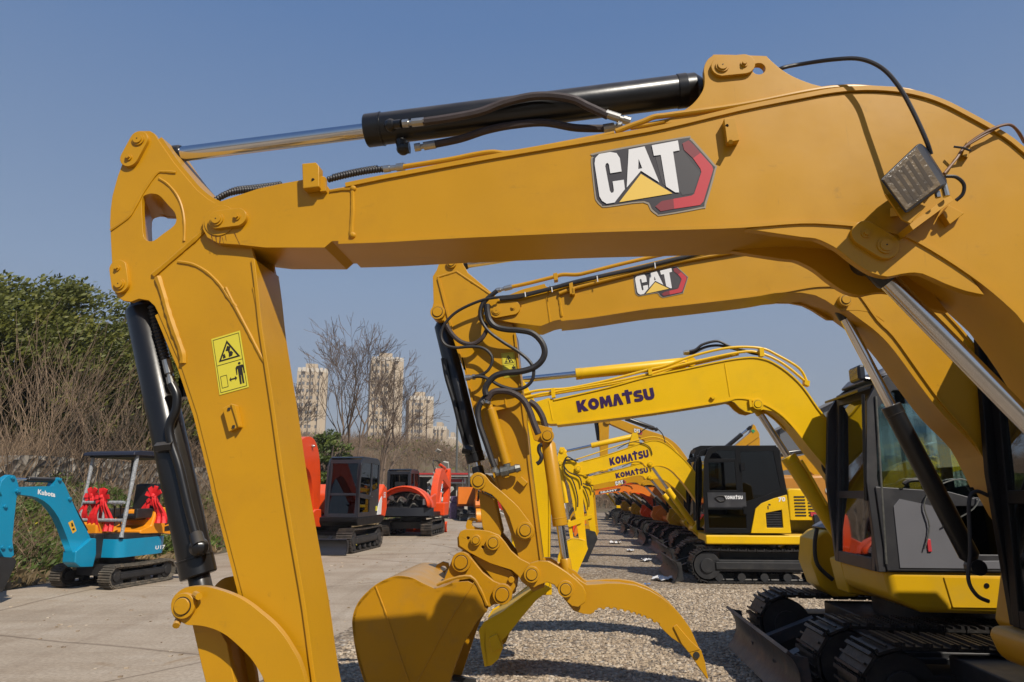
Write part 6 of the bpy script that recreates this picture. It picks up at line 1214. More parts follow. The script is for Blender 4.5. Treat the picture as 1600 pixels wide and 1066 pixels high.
    # red ribbons with bows
    def ribbon(x, y, z, h, wd, lab):
        b = B(); rnd = random.Random(int(abs(x*1000+y*77)))
        c = fr.p(x, y, z)
        for k in range(7): # the bow's loops
            a = k*6.283/7+rnd.random()*.5; d = fr.l*math.cos(a)+V((0, 0, 1))*math.sin(a)
            q0 = c; q1 = c+d*wd*.5+fr.f*.03; q2 = c+d*wd*.6+fr.f*.07+fr.l*.02; q3 = c+fr.f*.05
            s1 = (fr.l*-math.sin(a)+V((0, 0, 1))*math.cos(a))*.04; P = cr([tuple(v) for v in (q0, q1, q2, q3)], 3)
            for i in range(len(P)-1): a0, a1 = V(P[i]), V(P[i+1]); b.add([a0-s1, a1-s1, a1+s1+fr.f*.02, a0+s1+fr.f*.02], [(0, 1, 2, 3)])
        for sgn in (-1, 1): # hanging tails, pleated
            for i in range(8):
                t0, t1 = i/8, (i+1)/8
                def rowp(t):
                    w0 = wd*(.30+.75*t); cc = c+fr.l*sgn*wd*(.25+.55*t)*(.8)+V((0, 0, -h*t))+fr.f*(.03+.05*math.sin(t*5+sgn))
                    return [cc+fr.l*w0*(u-.5)+fr.f*.022*math.sin(u*14+t*4+sgn) for u in (0, .14, .28, .42, .56, .7, .84, 1)]
                A0, A1 = rowp(t0), rowp(t1)
                for j in range(7): b.add([A0[j], A0[j+1], A1[j+1], A1[j]], [(0, 1, 2, 3)])
        b.ball(c+fr.f*.06, .05, jit=.15); o = part('ribbon', b, CLOTH, None, recalc=False); settag(o, lab, 'ribbon', 'red ribbons tied on the teal mini excavator')
    ribbon(.40, -.32, 1.62, .52, .26, 'red ribbon bow farthest left on the teal mini excavator')
    ribbon(.46, -.02, 1.60, .62, .26, 'red ribbon bow hanging in the middle of the teal excavator guard rail')
    ribbon(-.28, .46, 1.62, .52, .30, 'red ribbon bow on the black seat side of the teal excavator')
teal()
# ---- orange red excavators
r4 = conv(440, 650, 4.634)
def red_front():
    fr = Fr((-5.35, 21.2), (-.13, -.99)); T = fr.tr
    r = empty('excavator', fr.mw(), 'orange red excavator facing the camera with a glossy charcoal cab', 'excavator', 'excavators along the lane')
    undercarriage(fr, r, STEEL, BLK2, L=2.9, ht=.68, wd=.45, gauge=1.72, blx=1.75, blm=DKG)
    for t in [o for o in r.children if o.name.startswith('track')][:2]:
        s = 1 if t is r.children[1] else -1
    g = B(); plate(g, fr, [(.95, .30), (.78, .42), (.78, .36), (.55, .36), (.55, .25), (.78, .25), (.78, .19)], 1.02, 1.03); part('arrow_decal', g, STK, r)
    g = B(); g.box(fr, -.12, .0, 1.02, 1.03, .36, .45); part('sticker', g, STK, r)
    g = B(); g.prism(fr.xz([(-1.1, .74), (.95, .74), (1.05, .85), (1.05, .98), (-1.4, .98), (-1.4, .84)], -1.1), fr.l*2.2); part('deck', g, DKC, r, bevel=.03)
    cab(fr, r, DKG, GLD, -.80, .98, .08, 1.10, .98, 2.66, lean=.16)
    g = B(); g.prism(fr.xz([(-.85, 1.0), (-.85, 1.62), (-1.25, 1.95), (-1.60, 1.80), (-1.66, 1.2), (-1.5, .9)], -1.08), fr.l*2.2); cw = part('counterweight', g, RED, r, bevel=.08, seg=4)
    g = B(); pts = cr([(-.62, 1.0), (-.72, 1.3), (-.95, 1.52), (-1.05, 1.50), (-1.02, 1.0)], 3); plate(g, fr, pts, 1.115, 1.125); part('white_swoosh', g, WHITE, r)
    g = B(); g.box(fr, -.66, -.52, 1.105, 1.115, 1.12, 1.26); part('sticker', g, STK, r)
    decal_text(fr, cw, '55', WHITE, (-1.2, 1.5), (-.2, 0), (0, .18), 1.125)
    # boom seen head-on, left of the cab in view
    Y = .14; yb = -.22
    sideT = [(1.0, 1.0), (.95, 1.5), (1.0, 2.1), (1.2, 2.75), (1.55, 3.12), (2.0, 3.2), (2.6, 3.0), (4.0, 2.15), (4.05, 2.0)]
    sideB = [(3.9, 1.9), (2.7, 2.40), (2.3, 2.45), (2.1, 2.38), (1.75, 2.2), (1.5, 1.8), (1.4, 1.3), (1.3, 1.0)]
    g = B(); plate(g, fr, cr(sideT, 3)+cr(sideB, 3), yb+Y, yb-Y); bo = part('boom', g, RED, r, bevel=.01)
    g = B(); g.ball(fr.p(1.75, yb+Y+.03, 2.95), .07, 1, .5, .6); child('boom_lamp', g, ZINC, bo)
    g = B(); plate(g, fr, [(4.3, 2.45), (4.15, 2.4), (3.85, 2.0), (3.8, .9), (3.95, .8), (4.3, 1.9), (4.4, 2.2)], yb+.1, yb-.1); part('stick', g, RED, r, bevel=.01)
    fo = Fr(fr.o+fr.l*yb, fr.f)
    hydraulic(fo, r, 'arm_cylinder', fo.p(2.2, 0, 3.05), fo.p(4.2, 0, 2.35), .06, .03, .6, RED, n=12)
    hydraulic(fo, r, 'boom_cylinder', fo.p(1.55, .0, .95), fo.p(2.15, .0, 2.42), .07, .032, .55, RED, n=14)
    g = B(); g.prism(fo.xz([(.9, .7), (1.6, .75), (1.65, 1.05), (1.3, 1.2), (.95, 1.2)], -.2), fo.l*.4); part('boom_bracket', g, RED, r, bevel=.02)
    g = B(); pf = [(3.75, .85), (4.2, .85), (4.45, .5), (4.3, .12), (3.9, .05)]
    for s in (1, -1): g.prism(fo.xz(pf, s*.35), fo.l*(-s*.02))
    g.prism(fo.xz(strip(cr(pf, 3), -.02), -.35), fo.l*.7); part('bucket', g, RED, r, bevel=.004)
    hose(r, [fo.p(2.0, .05, 2.98), fo.p(1.9, .05, 3.12), fo.p(1.6, .05, 3.05), fo.p(1.4, .05, 2.7)], .02, RUB, ends=False)
    return fr
red_front()
def red_back():
    fr = Fr((-4.0, 28.6), (math.sin(R(6)), math.cos(R(6)))); p = fr.p
    r = empty('excavator', fr.mw(), 'orange red excavator seen from behind with its engine cover open', 'excavator', 'excavators along the lane')
    undercarriage(fr, r, STEEL, BLK2, L=2.7, ht=.62, wd=.42, gauge=1.66, blm=RED)
    g = B(); g.prism(fr.xz([(-1.45, .72), (1.0, .72), (1.0, .90), (-1.3, .90)], -1.0), fr.l*2.0); part('deck', g, DKC, r, bevel=.03)
    # counterweight bar, curved
    pts = [(-1.25-.42*math.cos(R(a)), 1.14*math.sin(R(a))) for a in range(-80, 81, 10)]; inn = [(x+.2, y*.96) for x, y in pts]
    g = B(); g.prism([p(x, y, .78) for x, y in pts+inn[::-1]], V((0, 0, .30))); cw = part('counterweight', g, DKG, r, bevel=.04, seg=3)
    g = B(); g.box(fr, -1.57, -1.45, -.62, -.45, .90, .96); child('tail_light', g, CRED, cw)
    # open cover arch
    def arch(k, z0, h, x): return [p(x, 1.08*k*math.cos(R(a)), z0+h*math.sin(R(a))) for a in range(0, 181, 12)]
    o_, i_ = arch(1.0, 1.10, .82, -1.45), arch(.84, 1.10, .60, -1.45); g = B(); g.prism(o_+i_[::-1], fr.f*.35); part('engine_cover', g, RED, r, bevel=.03, seg=3)
    g = B(); q = arch(.99, 1.10, .80, -1.45); q2 = [v-fr.f*.30+V((0, 0, .04)) for v in arch(.90, 1.12, .74, -1.45)]; n = len(q); g.add(q+q2, [(i, i+1, n+i+1, n+i) for i in range(n-1)]); cv = part('raised_hood', g, RED, r)
    md = cv.modifiers.new('thickness', 'SOLIDIFY'); md.thickness = .04
    decal_text(Fr(p(-1.7, 0, 0), V((0, -1, 0))), cv, 'HITACHI', WHITE, (0, 0), (.01, 0), (0, .01), 0) if 0 else None
    for s in (1, -1): g = B(); g.prism(fr.xz([(-1.3, 1.06), (-.3, 1.06), (-.3, 1.62), (-1.2, 1.5)], s*1.0), fr.l*(-s*.1)); part('side_panel', g, RED, r, bevel=.04)
    g = B(); rnd = random.Random(3)
    g.prism(arch(.93, 1.06, .74, -1.08), fr.f*.06); g.box(fr, -1.35, -1.1, -.85, .85, 1.0, 1.12); part('engine_bay', g, BLK2, r)
    eng = []
    for i in range(26):
        y, z = rnd.uniform(-.75, .75), rnd.uniform(1.12, 1.55); rr_ = rnd.uniform(.04, .12); g = B()
        if i % 3: g.cyl(p(-1.45+rnd.random()*.2, y, z), p(-1.1, y+rnd.uniform(-.1, .1), z), rr_, 12)
        else: g.tube(cr([tuple(p(-1.35, y, z)), tuple(p(-1.45, y+.2, z+.1)), tuple(p(-1.4, y+.35, z-.1))], 4), .03, 6)
        part('engine_part', g, (BLK2, ALU, BLK, ZINC)[i % 4], r)
    g = B(); g.tube([p(-1.5, -.78, 1.2), p(-1.5, -.78, 1.42)], .06, 10); part('coolant_bottle', g, WHITE, r)
    cab(fr, r, DKG, GLD, -.55, .95, .02, 1.0, .92, 2.55)
    # folded boom on the right, head-on from behind
    yb = -.62; fo = Fr(fr.o+fr.l*yb, fr.f)
    g = B(); plate(g, fo, cr([(.8, .95), (.9, 1.6), (1.25, 2.2), (1.7, 2.62), (2.1, 2.68), (2.7, 2.5), (3.8, 2.0)], 3)+cr([(3.75, 1.8), (2.6, 2.1), (2.1, 2.2), (1.7, 1.9), (1.4, 1.3), (1.3, .9)], 3), .14, -.14); part('boom', g, RED, r, bevel=.01)
    g = B(); plate(g, fo, [(3.9, 2.75), (3.7, 2.7), (3.55, 2.1), (3.3, .8), (3.5, .7), (3.9, 1.6), (4.05, 2.4)], .12, -.12); part('stick', g, RED, r, bevel=.01)
    hydraulic(fo, r, 'arm_cylinder', fo.p(2.0, 0, 2.85), fo.p(3.8, 0, 2.65), .07, .03, .6, RED, n=12)
    for s in (-.28, .28): hydraulic(fo, r, 'boom_cylinder', fo.p(1.3, s*.5, .95), fo.p(1.95, s*.5, 2.1), .055, .03, .6, RED, n=12)
    hose(r, [fo.p(1.5, .1, 2.5), fo.p(1.5, .2, 2.95), fo.p(1.8, .1, 3.0), fo.p(2.1, -.1, 2.7)], .02, RUB, ends=False)
    g = B(); g.box(fo, .5, 1.4, -.55, .25, .72, 1.25); part('front_box', g, RED, r, bevel=.05)
red_back()
# ============================================================ TERRAIN BESIDE THE LANE
def sstep(a, b, x): t = max(0, min(1, (x-a)/(b-a))); return t*t*(3-2*t)
def hgt(x, y):
    d = (lw.x+.087*(y-12.5))-x
    h = sstep(.1, 3.3, d)*1.35+sstep(3.6, 4.4, d)*.9+sstep(5, 13, d)*2.3+sstep(8, 20, d)*sstep(24, 46, y)*1.6
    far = sstep(56, 74, y)*(4.1*(1-sstep(-12, 6, x))+2.2)*(1-.75*sstep(8, 60, x))
    return max(h*(1-sstep(0, 200, d-30)), far)+(.10*noise.noise(V((x*.7, y*.7, 0))) if (d > .25 or y > 57) else 0)-.03
b = B(); nx, ny = 120, 110; xs = [-75+ (i/nx)**1*165 for i in range(nx+1)]; ys = [4+(j/ny)**1.5*176 for j in range(ny+1)]
b.v = [V((x, y, hgt(x, y)-.05*(1 if hgt(x, y) < .02 else 0))) for y in ys for x in xs]
b.f = [(j*(nx+1)+i, j*(nx+1)+i+1, (j+1)*(nx+1)+i+1, (j+1)*(nx+1)+i) for j in range(ny) for i in range(nx)]
o = part('hill', b, SOIL, None, recalc=False); o['kind'] = 'structure'
BARK = mat('bare_bark', (.17, .12, .085), .85, var=.3, scale=6); BARK2 = mat('grey_bark', (.13, .10, .08), .85, var=.3, scale=5); TWIG = mat('dry_twig', (.29, .20, .125), .85, var=.35, scale=3); TWIG2 = mat('dark_twig', (.10, .075, .05), .9, var=.3, scale=4)
def leafmat(name, c, tl=.35):
    m = bpy.data.materials.new(name); m.use_nodes = True; n = m.node_tree; b_ = n.nodes['Principled BSDF']; b_.inputs['Roughness'].default_value = .55
    g_ = nd(n, 'ShaderNodeNewGeometry'); nz = nd(n, 'ShaderNodeTexNoise', Scale=1.6, Detail=5.0); n.links.new(g_.outputs['Position'], nz.inputs['Vector'])
    c1 = ramp(n, nz.outputs['Fac'], [(.3, tuple(k*.62 for k in c)), (.5, c), (.72, (min(1, c[0]*1.7), min(1, c[1]*1.45), c[2]*1.1))]); n.links.new(c1, b_.inputs['Base Color'])
    t = nd(n, 'ShaderNodeBsdfTranslucent'); n.links.new(c1, t.inputs[0]); mx = nd(n, 'ShaderNodeMixShader'); mx.inputs[0].default_value = tl
    n.links.new(b_.outputs[0], mx.inputs[1]); n.links.new(t.outputs[0], mx.inputs[2]); n.links.new(mx.outputs[0], n.nodes['Material Output'].inputs[0]); return m
LEAF = leafmat('evergreen_leaf', (.15, .165, .030)); LEAF2 = leafmat('bush_leaf', (.11, .15, .028)); WEED = leafmat('weed_leaf', (.13, .19, .035)); STRAW = leafmat('dry_grass', (.26, .19, .10)); FLOW = leafmat('yellow_flower', (.65, .50, .02))
def leaf(b, c, s, rnd, ln=1.6):
    a = V((rnd.gauss(0, 1), rnd.gauss(0, 1), rnd.gauss(0, 1))).normalized(); u = a.orthogonal().normalized(); w_ = a.cross(u); k = len(b.v)
    b.v += [c-u*s*ln*.5, c+w_*s*.35, c+u*s*ln*.5, c-w_*s*.35]; b.f.append((k, k+1, k+2, k+3))
def evergreen(name, x, y, top, rad, lab, n=9000, m=LEAF, seed=1, low=.0, ls=.135, cat='tree', grp=None):
    rnd = random.Random(seed); z0 = hgt(x, y); r = empty(name, Matrix.Translation((x, y, z0)), lab, cat, grp); H_ = top-z0
    g = B(); limbs = []
    for i in range(9):
        a = rnd.random()*6.28; rr = rad*rnd.uniform(.3, .75); P = [V((x, y, z0-.1)), V((x+math.cos(a)*rr*.25, y+math.sin(a)*rr*.25, z0+H_*.28)), V((x+math.cos(a)*rr*.7, y+math.sin(a)*rr*.7, z0+H_*rnd.uniform(.5, .6))), V((x+math.cos(a)*rr, y+math.sin(a)*rr, z0+H_*rnd.uniform(.68, .9)))]
        g.tube(P, [.14, .10, .06, .02], 7)
    part('trunk', g, BARK2, r)
    cl = []; n = int(n*1.35)
    for i in range(80):
        while 1:
            u = V((rnd.uniform(-1, 1), rnd.uniform(-1, 1), rnd.uniform(-1, 1)))
            if .5 < u.length < 1: break
        zc = z0+H_*(.54+.44*u.z)+low; k = 1 if u.z > -.2 else .85
        cl.append((V((x+u.x*rad*k, y+u.y*rad*k, zc)), rad*rnd.uniform(.16, .34)))
    g = B()
    for i in range(n):
        c, rr = cl[int(rnd.random()**.9*len(cl))]; d = V((rnd.gauss(0, 1), rnd.gauss(0, 1), rnd.gauss(0, 1))).normalized()*rr*rnd.random()**.4; d.z *= .75
        q = c+d; q.z = min(q.z, top); leaf(g, q, ls*rnd.uniform(.5, 1.15), rnd)
    part('crown', g, m, r, smooth=False, recalc=False); return r
evergreen('evergreen_tree', -18.0, 22.0, 8.8, 3.2, 'tall dense evergreen tree at the left edge of the photo', 20000, seed=2, grp='evergreen trees at the left')
evergreen('evergreen_tree', -15.6, 24.3, 8.9, 3.5, 'dense round evergreen tree between the leftmost one and the black bucket cylinder', 24000, seed=5, grp='evergreen trees at the left')
evergreen('evergreen_tree', -14.2, 26.3, 8.3, 3.0, 'lower evergreen tree closest to the black bucket cylinder', 18000, seed=8, grp='evergreen trees at the left')
evergreen('evergreen_tree', -12.6, 29.5, 5.0, 1.8, 'small dark evergreen tree seen between the black cylinder and the near arm', 6000, seed=11, grp='evergreen trees at the left')
evergreen('evergreen_bush', -8.75, 33.0, 5.0, 1.25, 'bright green bush behind the charcoal cab of the orange red excavator', 7000, m=LEAF2, seed=4, cat='bush', low=-.3)
evergreen('evergreen_bush', -9.9, 31.0, 4.4, 1.1, 'green bush between the near arm and the orange red boom', 5000, m=LEAF2, seed=14, cat='bush', low=-.3)
# ---- leafless shrubs and trees
def grow(b, rnd, p, d, L, r, depth, tips, up=.12, spread=.5, n=3, seg=4, minr=.006, wob=.14):
    pts = [p]; rs = [r]; q = p.copy(); dd = d.copy(); kids = []
    for i in range(seg):
        dd = (dd+V((rnd.gauss(0, wob), rnd.gauss(0, wob), rnd.gauss(0, wob)+up*.3))).normalized(); q = q+dd*L/seg; pts.append(q.copy()); rs.append(max(minr, r*(1-.5*(i+1)/seg)))
        if i >= 0: kids.append((q.copy(), dd.copy(), rs[-1]))
    b.tube(pts, rs, 5 if r > .03 else 3, cap=False)
    if depth == 0: return
    for k in range(n):
        c, e, rr = kids[min(len(kids)-1, int(rnd.uniform(.25, 1.0)*len(kids)))] if k else kids[-1]
        a = V((rnd.gauss(0, 1), rnd.gauss(0, 1), rnd.gauss(0, .7)+up)).normalized(); e2 = (e+a*spread).normalized()
        grow(b, rnd, c, e2, L*rnd.uniform(.55, .82), max(minr, rr*.72), depth-1, tips, up, spread, n, seg, minr, wob)
def bare_tree(x, y, top, lab, seed, stems=3, base=.12, m=BARK, spread=.55, lean=0, n=3, depth=5, name='bare_tree', minr=.010):
    rnd = random.Random(seed); z0 = hgt(x, y)-.1; r = empty(name, Matrix.Translation((x, y, z0)), lab, 'tree', 'leafless trees behind the lane'); Hh = top-z0
    tr = B(); cr_ = B(); 
    for s in range(stems):
        a = s*6.28/stems+rnd.random(); d = V((math.cos(a)*.26+lean, math.sin(a)*.26, 1)).normalized(); P = [V((x, y, z0))]; q = P[0]; rs = [base]
        for i in range(5):
            d = (d+V((rnd.gauss(0, .07), rnd.gauss(0, .07), .03))).normalized(); q = q+d*Hh*.085; P.append(q); rs.append(base*(1-.12*(i+1)))
        tr.tube(P, rs, 8)
        for k in range(4):
            e = (d+V((rnd.gauss(0, .42), rnd.gauss(0, .42), .25))).normalized(); grow(cr_, rnd, P[-1-(k % 3)], e, Hh*.23, base*.42, depth-1, None, .15, spread, n, 4, minr)
    part('trunk', tr, m, r); part('crown', cr_, m, r, smooth=False, recalc=False); return r
bare_tree(-9.2, 40.0, 11.6, 'leafless spreading tree between the near arm and the tallest beige tower', 3, 3, .13)
bare_tree(-8.2, 43.5, 9.6, 'leafless tree standing in front of the tallest beige tower, right of its twin', 9, 3, .12, lean=.10)
bare_tree(-13.2, 41, 8.3, 'small leafless tree in front of the tower right of the near arm', 21, 2, .08, spread=.6)
bare_tree(3.6, 92, 9.0, 'tiny faraway leafless tree above the far end of the row', 31, 1, .12, depth=4, minr=.03)
def whip_shrub(x, y, top, n, lab, seed, m=TWIG, spread=.5, lean=(0, 0)):
    rnd = random.Random(seed); z0 = hgt(x, y)-.1; r = B(); Hh = top-z0
    for i in range(n):
        a = rnd.random()*6.28; t = rnd.random()**.6*spread; d = V((math.cos(a)*t+lean[0], math.sin(a)*t+lean[1], 1)).normalized(); bx_ = V((x+rnd.gauss(0, .22), y+rnd.gauss(0, .22), z0))
        grow(r, rnd, bx_, d, Hh*rnd.uniform(.38, .62), rnd.uniform(.014, .026), 2, None, .06, .36, 3, 6, .0045, .06)
    o = part('bare_shrub', r, m, None, smooth=False, recalc=False); o.matrix_world = Matrix(); settag(o, lab, 'shrub', 'bare brown shrubs above the stone wall'); return o
for (x, y, top, n, sd, mm, ln, lab) in ((-12.3, 15.6, 6.0, 26, 1, TWIG, (.05, 0), 'bare brown shrub at the very left edge above the wall'), (-12.0, 16.8, 6.4, 30, 2, TWIG, (.10, 0), 'tallest bare brown shrub, its whips crossing the left evergreen trees'), (-11.6, 18.0, 5.6, 30, 3, TWIG2, (.15, 0), 'dark bare shrub above the teal boom'),
    (-11.2, 18.6, 5.6, 30, 4, TWIG, (.20, 0), 'bare brown shrub whose whips fan out behind the canopy'), (-11.3, 20.4, 5.0, 30, 5, TWIG, (.22, 0), 'bare brown shrub leaning right, directly behind the black canopy'), (-10.9, 22.4, 5.0, 26, 6, TWIG2, (.1, 0), 'bare shrub beside the black bucket cylinder'), (-10.6, 25.5, 4.6, 26, 7, TWIG, (0, 0), 'bare shrub seen between the cylinder and the near arm'),
    (-13.4, 19.5, 6.8, 26, 8, TWIG, (.1, 0), 'bare shrub standing farther back among the left evergreen trees')):
    whip_shrub(x, y, top*.88, int(n*.5), lab, sd, mm, .75, ln)
# ---- old stone wall
SW = gmat('rubble_wall', lambda n, b_: (lambda v, g_: (n.links.new(g_.outputs['Position'], v.inputs['Vector']), (lambda sp: (n.links.new(v.outputs['Color'], sp.inputs[0]), n.links.new(ramp(n, sp.outputs[0], [(0, (.16, .13, .10)), (.5, (.26, .225, .18)), (1, (.36, .33, .28))]), b_.inputs['Base Color'])))(nd(n, 'ShaderNodeSeparateColor')), (lambda bp: (n.links.new(v.outputs['Distance'], bp.inputs['Height']), n.links.new(bp.outputs[0], b_.inputs['Normal'])))(nd(n, 'ShaderNodeBump', Strength=1.0, Distance=.12))))(nd(n, 'ShaderNodeTexVoronoi', Scale=4.2), nd(n, 'ShaderNodeNewGeometry')))
b = B(); P = []
for i in range(46):
    y = 9+i*.75; x = lw.x+.087*(y-12.5)-3.55+.12*noise.noise(V((y, 0, 0))); P.append((x, y, 2.55+.22*noise.noise(V((y*.9, 5, 0)))))
for i in range(45):
    (x0, y0, z0), (x1, y1, z1) = P[i], P[i+1]; b.box8([V((x0, y0, .9)), V((x1, y1, .9)), V((x1-.35, y1, .9)), V((x0-.35, y0, .9)), V((x0+.03, y0, z0)), V((x1+.03, y1, z1)), V((x1-.35, y1, z1)), V((x0-.35, y0, z0))])
settag(part('stone_wall', b, SW, None, smooth=False), 'weathered grey rubble stone wall behind the brown shrubs', 'wall')
# ---- ground cover
def cover(name, n, xr, yr, kind, lab, cat, m, seed, size=.09, test=None, hh=.35):
    rnd = random.Random(seed); b = B(); i = 0
    while i < n:
        y = yr[0]+(yr[1]-yr[0])*rnd.random()**1.4; e = lw.x+.087*(y-12.5); x = e-xr[0]-(xr[1]-xr[0])*rnd.random()
        i += 1
        dn = noise.noise(V((x*.9, y*.9, seed)))
        if dn < -.15 and rnd.random() < .8: continue
        z = hgt(x, y)
        if kind == 'leaf':
            h = hh*(.35+.9*max(0, dn+.3))*rnd.random()
            leaf(b, V((x, y, z+h)), size*rnd.uniform(.5, 1.3), rnd, 1.8)
        elif kind == 'blade':
            a = rnd.random()*6.28; h = hh*rnd.uniform(.4, 1.2); k = len(b.v); s = V((math.cos(a), math.sin(a), 0)); t = V((rnd.gauss(0, .4), rnd.gauss(0, .4), 1))*h
            p0 = V((x, y, z)); b.v += [p0-s*.008, p0+s*.008, p0+t*.6+s*.005, p0+t+V((rnd.gauss(0, .1), 0, -.05))]; b.f.append((k, k+1, k+2, k+3))
        elif kind == 'twig':
            h = hh*rnd.uniform(.4, 1.2); d = V((rnd.gauss(0, .45), rnd.gauss(0, .45), 1)).normalized(); p0 = V((x, y, z)); p1 = p0+d*h*.5; d = (d+V((rnd.gauss(0, .3), rnd.gauss(0, .3), 0))).normalized(); p2 = p1+d*h*.5
            b.tube([p0, p1, p2], [size, size*.7, size*.3], 3, cap=False)
            for q in range(2): d2 = (d+V((rnd.gauss(0, .6), rnd.gauss(0, .6), .1))).normalized(); b.tube([p1, p1+d2*h*.45], [size*.6, size*.25], 3, cap=False)
    o = part(name, b, m, None, smooth=False, recalc=False); settag(o, lab, cat, None, 'stuff'); return o
cover('weeds', 30000, (.35, 3.2), (10, 19), 'leaf', 'green leafy weeds on the bank behind the teal boom', 'weeds', WEED, 3, .075, hh=.85)
cover('dry_grass', 22000, (.05, 4), (9, 42), 'blade', 'dry straw coloured grass along the lane edge', 'grass', STRAW, 6, .03, hh=.28)
cover('weeds', 16000, (.2, 3.4), (18, 60), 'leaf', 'green weeds along the lane farther back', 'weeds', WEED, 8, .10, hh=.6)
cover('weed_flowers', 500, (.9, 2.6), (12, 15.2), 'leaf', 'small yellow flowers on the weeds beside the teal boom', 'flowers', FLOW, 10, .035, hh=1.25)
cover('brushwood', 6000, (.5, 8), (12, 30), 'twig', 'thin brown brushwood covering the bank', 'brush', TWIG, 12, .007, hh=1.1)
cover('bank_scrub', 15000, (2.5, 26), (26, 62), 'twig', 'dense brown leafless scrub on the long bank', 'scrub', TWIG, 13, .014, hh=1.9)
def scrubfar(name, n, x0, x1, y0, y1, lab, m, hh, sz, seed, lf=False):
    rnd = random.Random(seed); b = B()
    for i in range(n):
        x = rnd.uniform(x0, x1); y = rnd.uniform(y0, y1); z = hgt(x, y)
        if noise.noise(V((x*.25, y*.25, seed))) < -.12: continue
        if lf: leaf(b, V((x, y, z+hh*rnd.random()*(.5+noise.noise(V((x*.3, y*.1, 3)))))), sz*rnd.uniform(.6, 1.4), rnd)
        else:
            h = hh*rnd.uniform(.4, 1.2); d = V((rnd.gauss(0, .4), rnd.gauss(0, .4), 1)).normalized(); p = V((x, y, z)); q = p+d*h*.6; b.tube([p, q, q+V((rnd.gauss(0, .3), 0, .4*h))], [sz, sz*.6, sz*.2], 3, cap=False); b.tube([p.lerp(q, .6), q+V((rnd.gauss(0, .5), 0, h*.1))], [sz*.5, sz*.2], 3, cap=False)
    settag(part(name, b, m, None, smooth=False, recalc=False), lab, 'scrub', None, 'stuff')
scrubfar('hill_scrub', 15000, -36, 16, 60, 84, 'brown leafless scrub on the hill behind the sheds', TWIG, 1.9, .024, 4)
scrubfar('hill_greens', 9000, -30, 60, 64, 90, 'patches of dull green bushes on the hill crest', LEAF, 2.2, .22, 5, True)
# ============================================================ DISTANT BUILDINGS
TW = mat('beige_tower_render', (.50, .40, .28), .9, var=.05, scale=.05); WN = mat('tower_window', (.16, .155, .15), .3); WNL = mat('pale_tower_trim', (.62, .55, .45), .8)  # wall, window and a paler beige for the parapets
def tower(px0, px1, ptop, Y, depth, lab, cols, bays=3, name='apartment_tower', yaw=0, wcol=None):
    base = V(((px0+px1)/2-800, 0, 0)); X0, X1 = (px0-800)/F*Y*1.07, (px1-800)/F*Y*1.07
    d = ray((px0+px1)/2, ptop); t = Y/d.y; zt = H+d.z*t; X0, X1 = (px0-800)/F*t, (px1-800)/F*t
    fr = Fr(((X0+X1)/2, Y), (0, -1)); fr = Fr(fr.o, (math.sin(yaw), -math.cos(yaw))); w = (X1-X0)/2; r = empty(name, fr.mw(), lab, 'tower', 'beige apartment towers')
    b = B(); b.box(fr, -depth, 0, -w, w, -2, zt); b.box(fr, -depth*.8, -depth*.1, -w*.5, w*.3, zt, zt+3.0)
    n = 7
    for i in range(n): # ribs and recessed bays, so the outline steps
        y = -w+2*w*(i+.5)/n; 
        if i % 2: b.box(fr, 0, 1.2, y-w/n*.7, y+w/n*.7, -2, zt-(3 if i in (1, 5) else 0))
    part('wall', b, TW, r, smooth=False)
    b = B()
    for i in range(n):
        y = -w+2*w*(i+.5)/n; b.box(fr, -.5, 1.3 if i % 2 else .1, y-w/n*.8, y+w/n*.8, zt-1.0, zt+.8)
    part('parapet', b, WNL, r, smooth=False)
    nf = int(zt/3.05); k = 0; proto = None
    rows = [f for f in range(nf) if zt-(f+1)*3.05 > 18][:24]
    for c in cols:
        for f in rows:
            if k >= 98: break
            y = w-2*w*c; z = zt-3.0-f*3.05; xx = 1.2 if int(c*n) % 2 else 0
            if proto is None:
                g = B(); g.add([V((0, -.62, -.75)), V((0, .62, -.75)), V((0, .62, .75)), V((0, -.62, .75)), V((.06, -.62, -.75)), V((.06, .62, -.75)), V((.06, .62, .75)), V((.06, -.62, .75))], [(0, 1, 2, 3), (4, 5, 6, 7), (0, 1, 5, 4), (1, 2, 6, 5), (2, 3, 7, 6), (3, 0, 4, 7)])
                g.v = [V((v.x, v.y*.8, v.z*.85)) for v in g.v]
                me = bpy.data.meshes.new('window'); me.from_pydata([tuple(v) for v in g.v], [], g.f); me.materials.append(WN); proto = me
            o = bpy.data.objects.new('window', proto); COL.objects.link(o); o.parent = r; o.location = (xx+.02, y, z); k += 1
    return r
tower(466, 512, 578, 290, 18, 'beige tower closest to the near arm, behind the small leafless tree', (.30, .50, .64, .78, .90), yaw=.25)
tower(581, 631, 561, 300, 18, 'tallest beige tower, behind the leafless tree', (.50, .64, .78, .90), yaw=.25)
tower(640, 678, 622, 310, 16, 'beige tower left of the second excavator cylinder', (.5, .62, .74, .86), yaw=.25)
tower(676, 698, 669, 330, 14, 'low pale tower adjoining the third one', (.35, .6, .8))
tower(700, 714, 686, 300, 12, 'lowest pale block right of the towers', (.3, .6))
tower(548, 580, 690, 320, 12, 'low pale block between the two tallest towers', (.2, .5, .8))
# curved hall roof right of the towers
fr = Fr((-26, 285), (0, -1)); r = empty('hall', fr.mw(), 'pale hall with an arched roof beside the black cylinder', 'building')
b = B(); pts = [(-7.5, -2), (-7.5, 16)]+[(-7.5*math.cos(R(a)), 16+7*math.sin(R(a))) for a in range(15, 180, 15)]+[(7.5, 16), (7.5, -2)]; b.prism([fr.p(0, y, z) for y, z in pts], -fr.f*30); part('wall', b, TW, r, smooth=False)
b = B()
for i in range(4): b.box(fr, .05, .3, -5.5+i*3, -3.6+i*3, 10, 17)
part('window', b, WN, r)
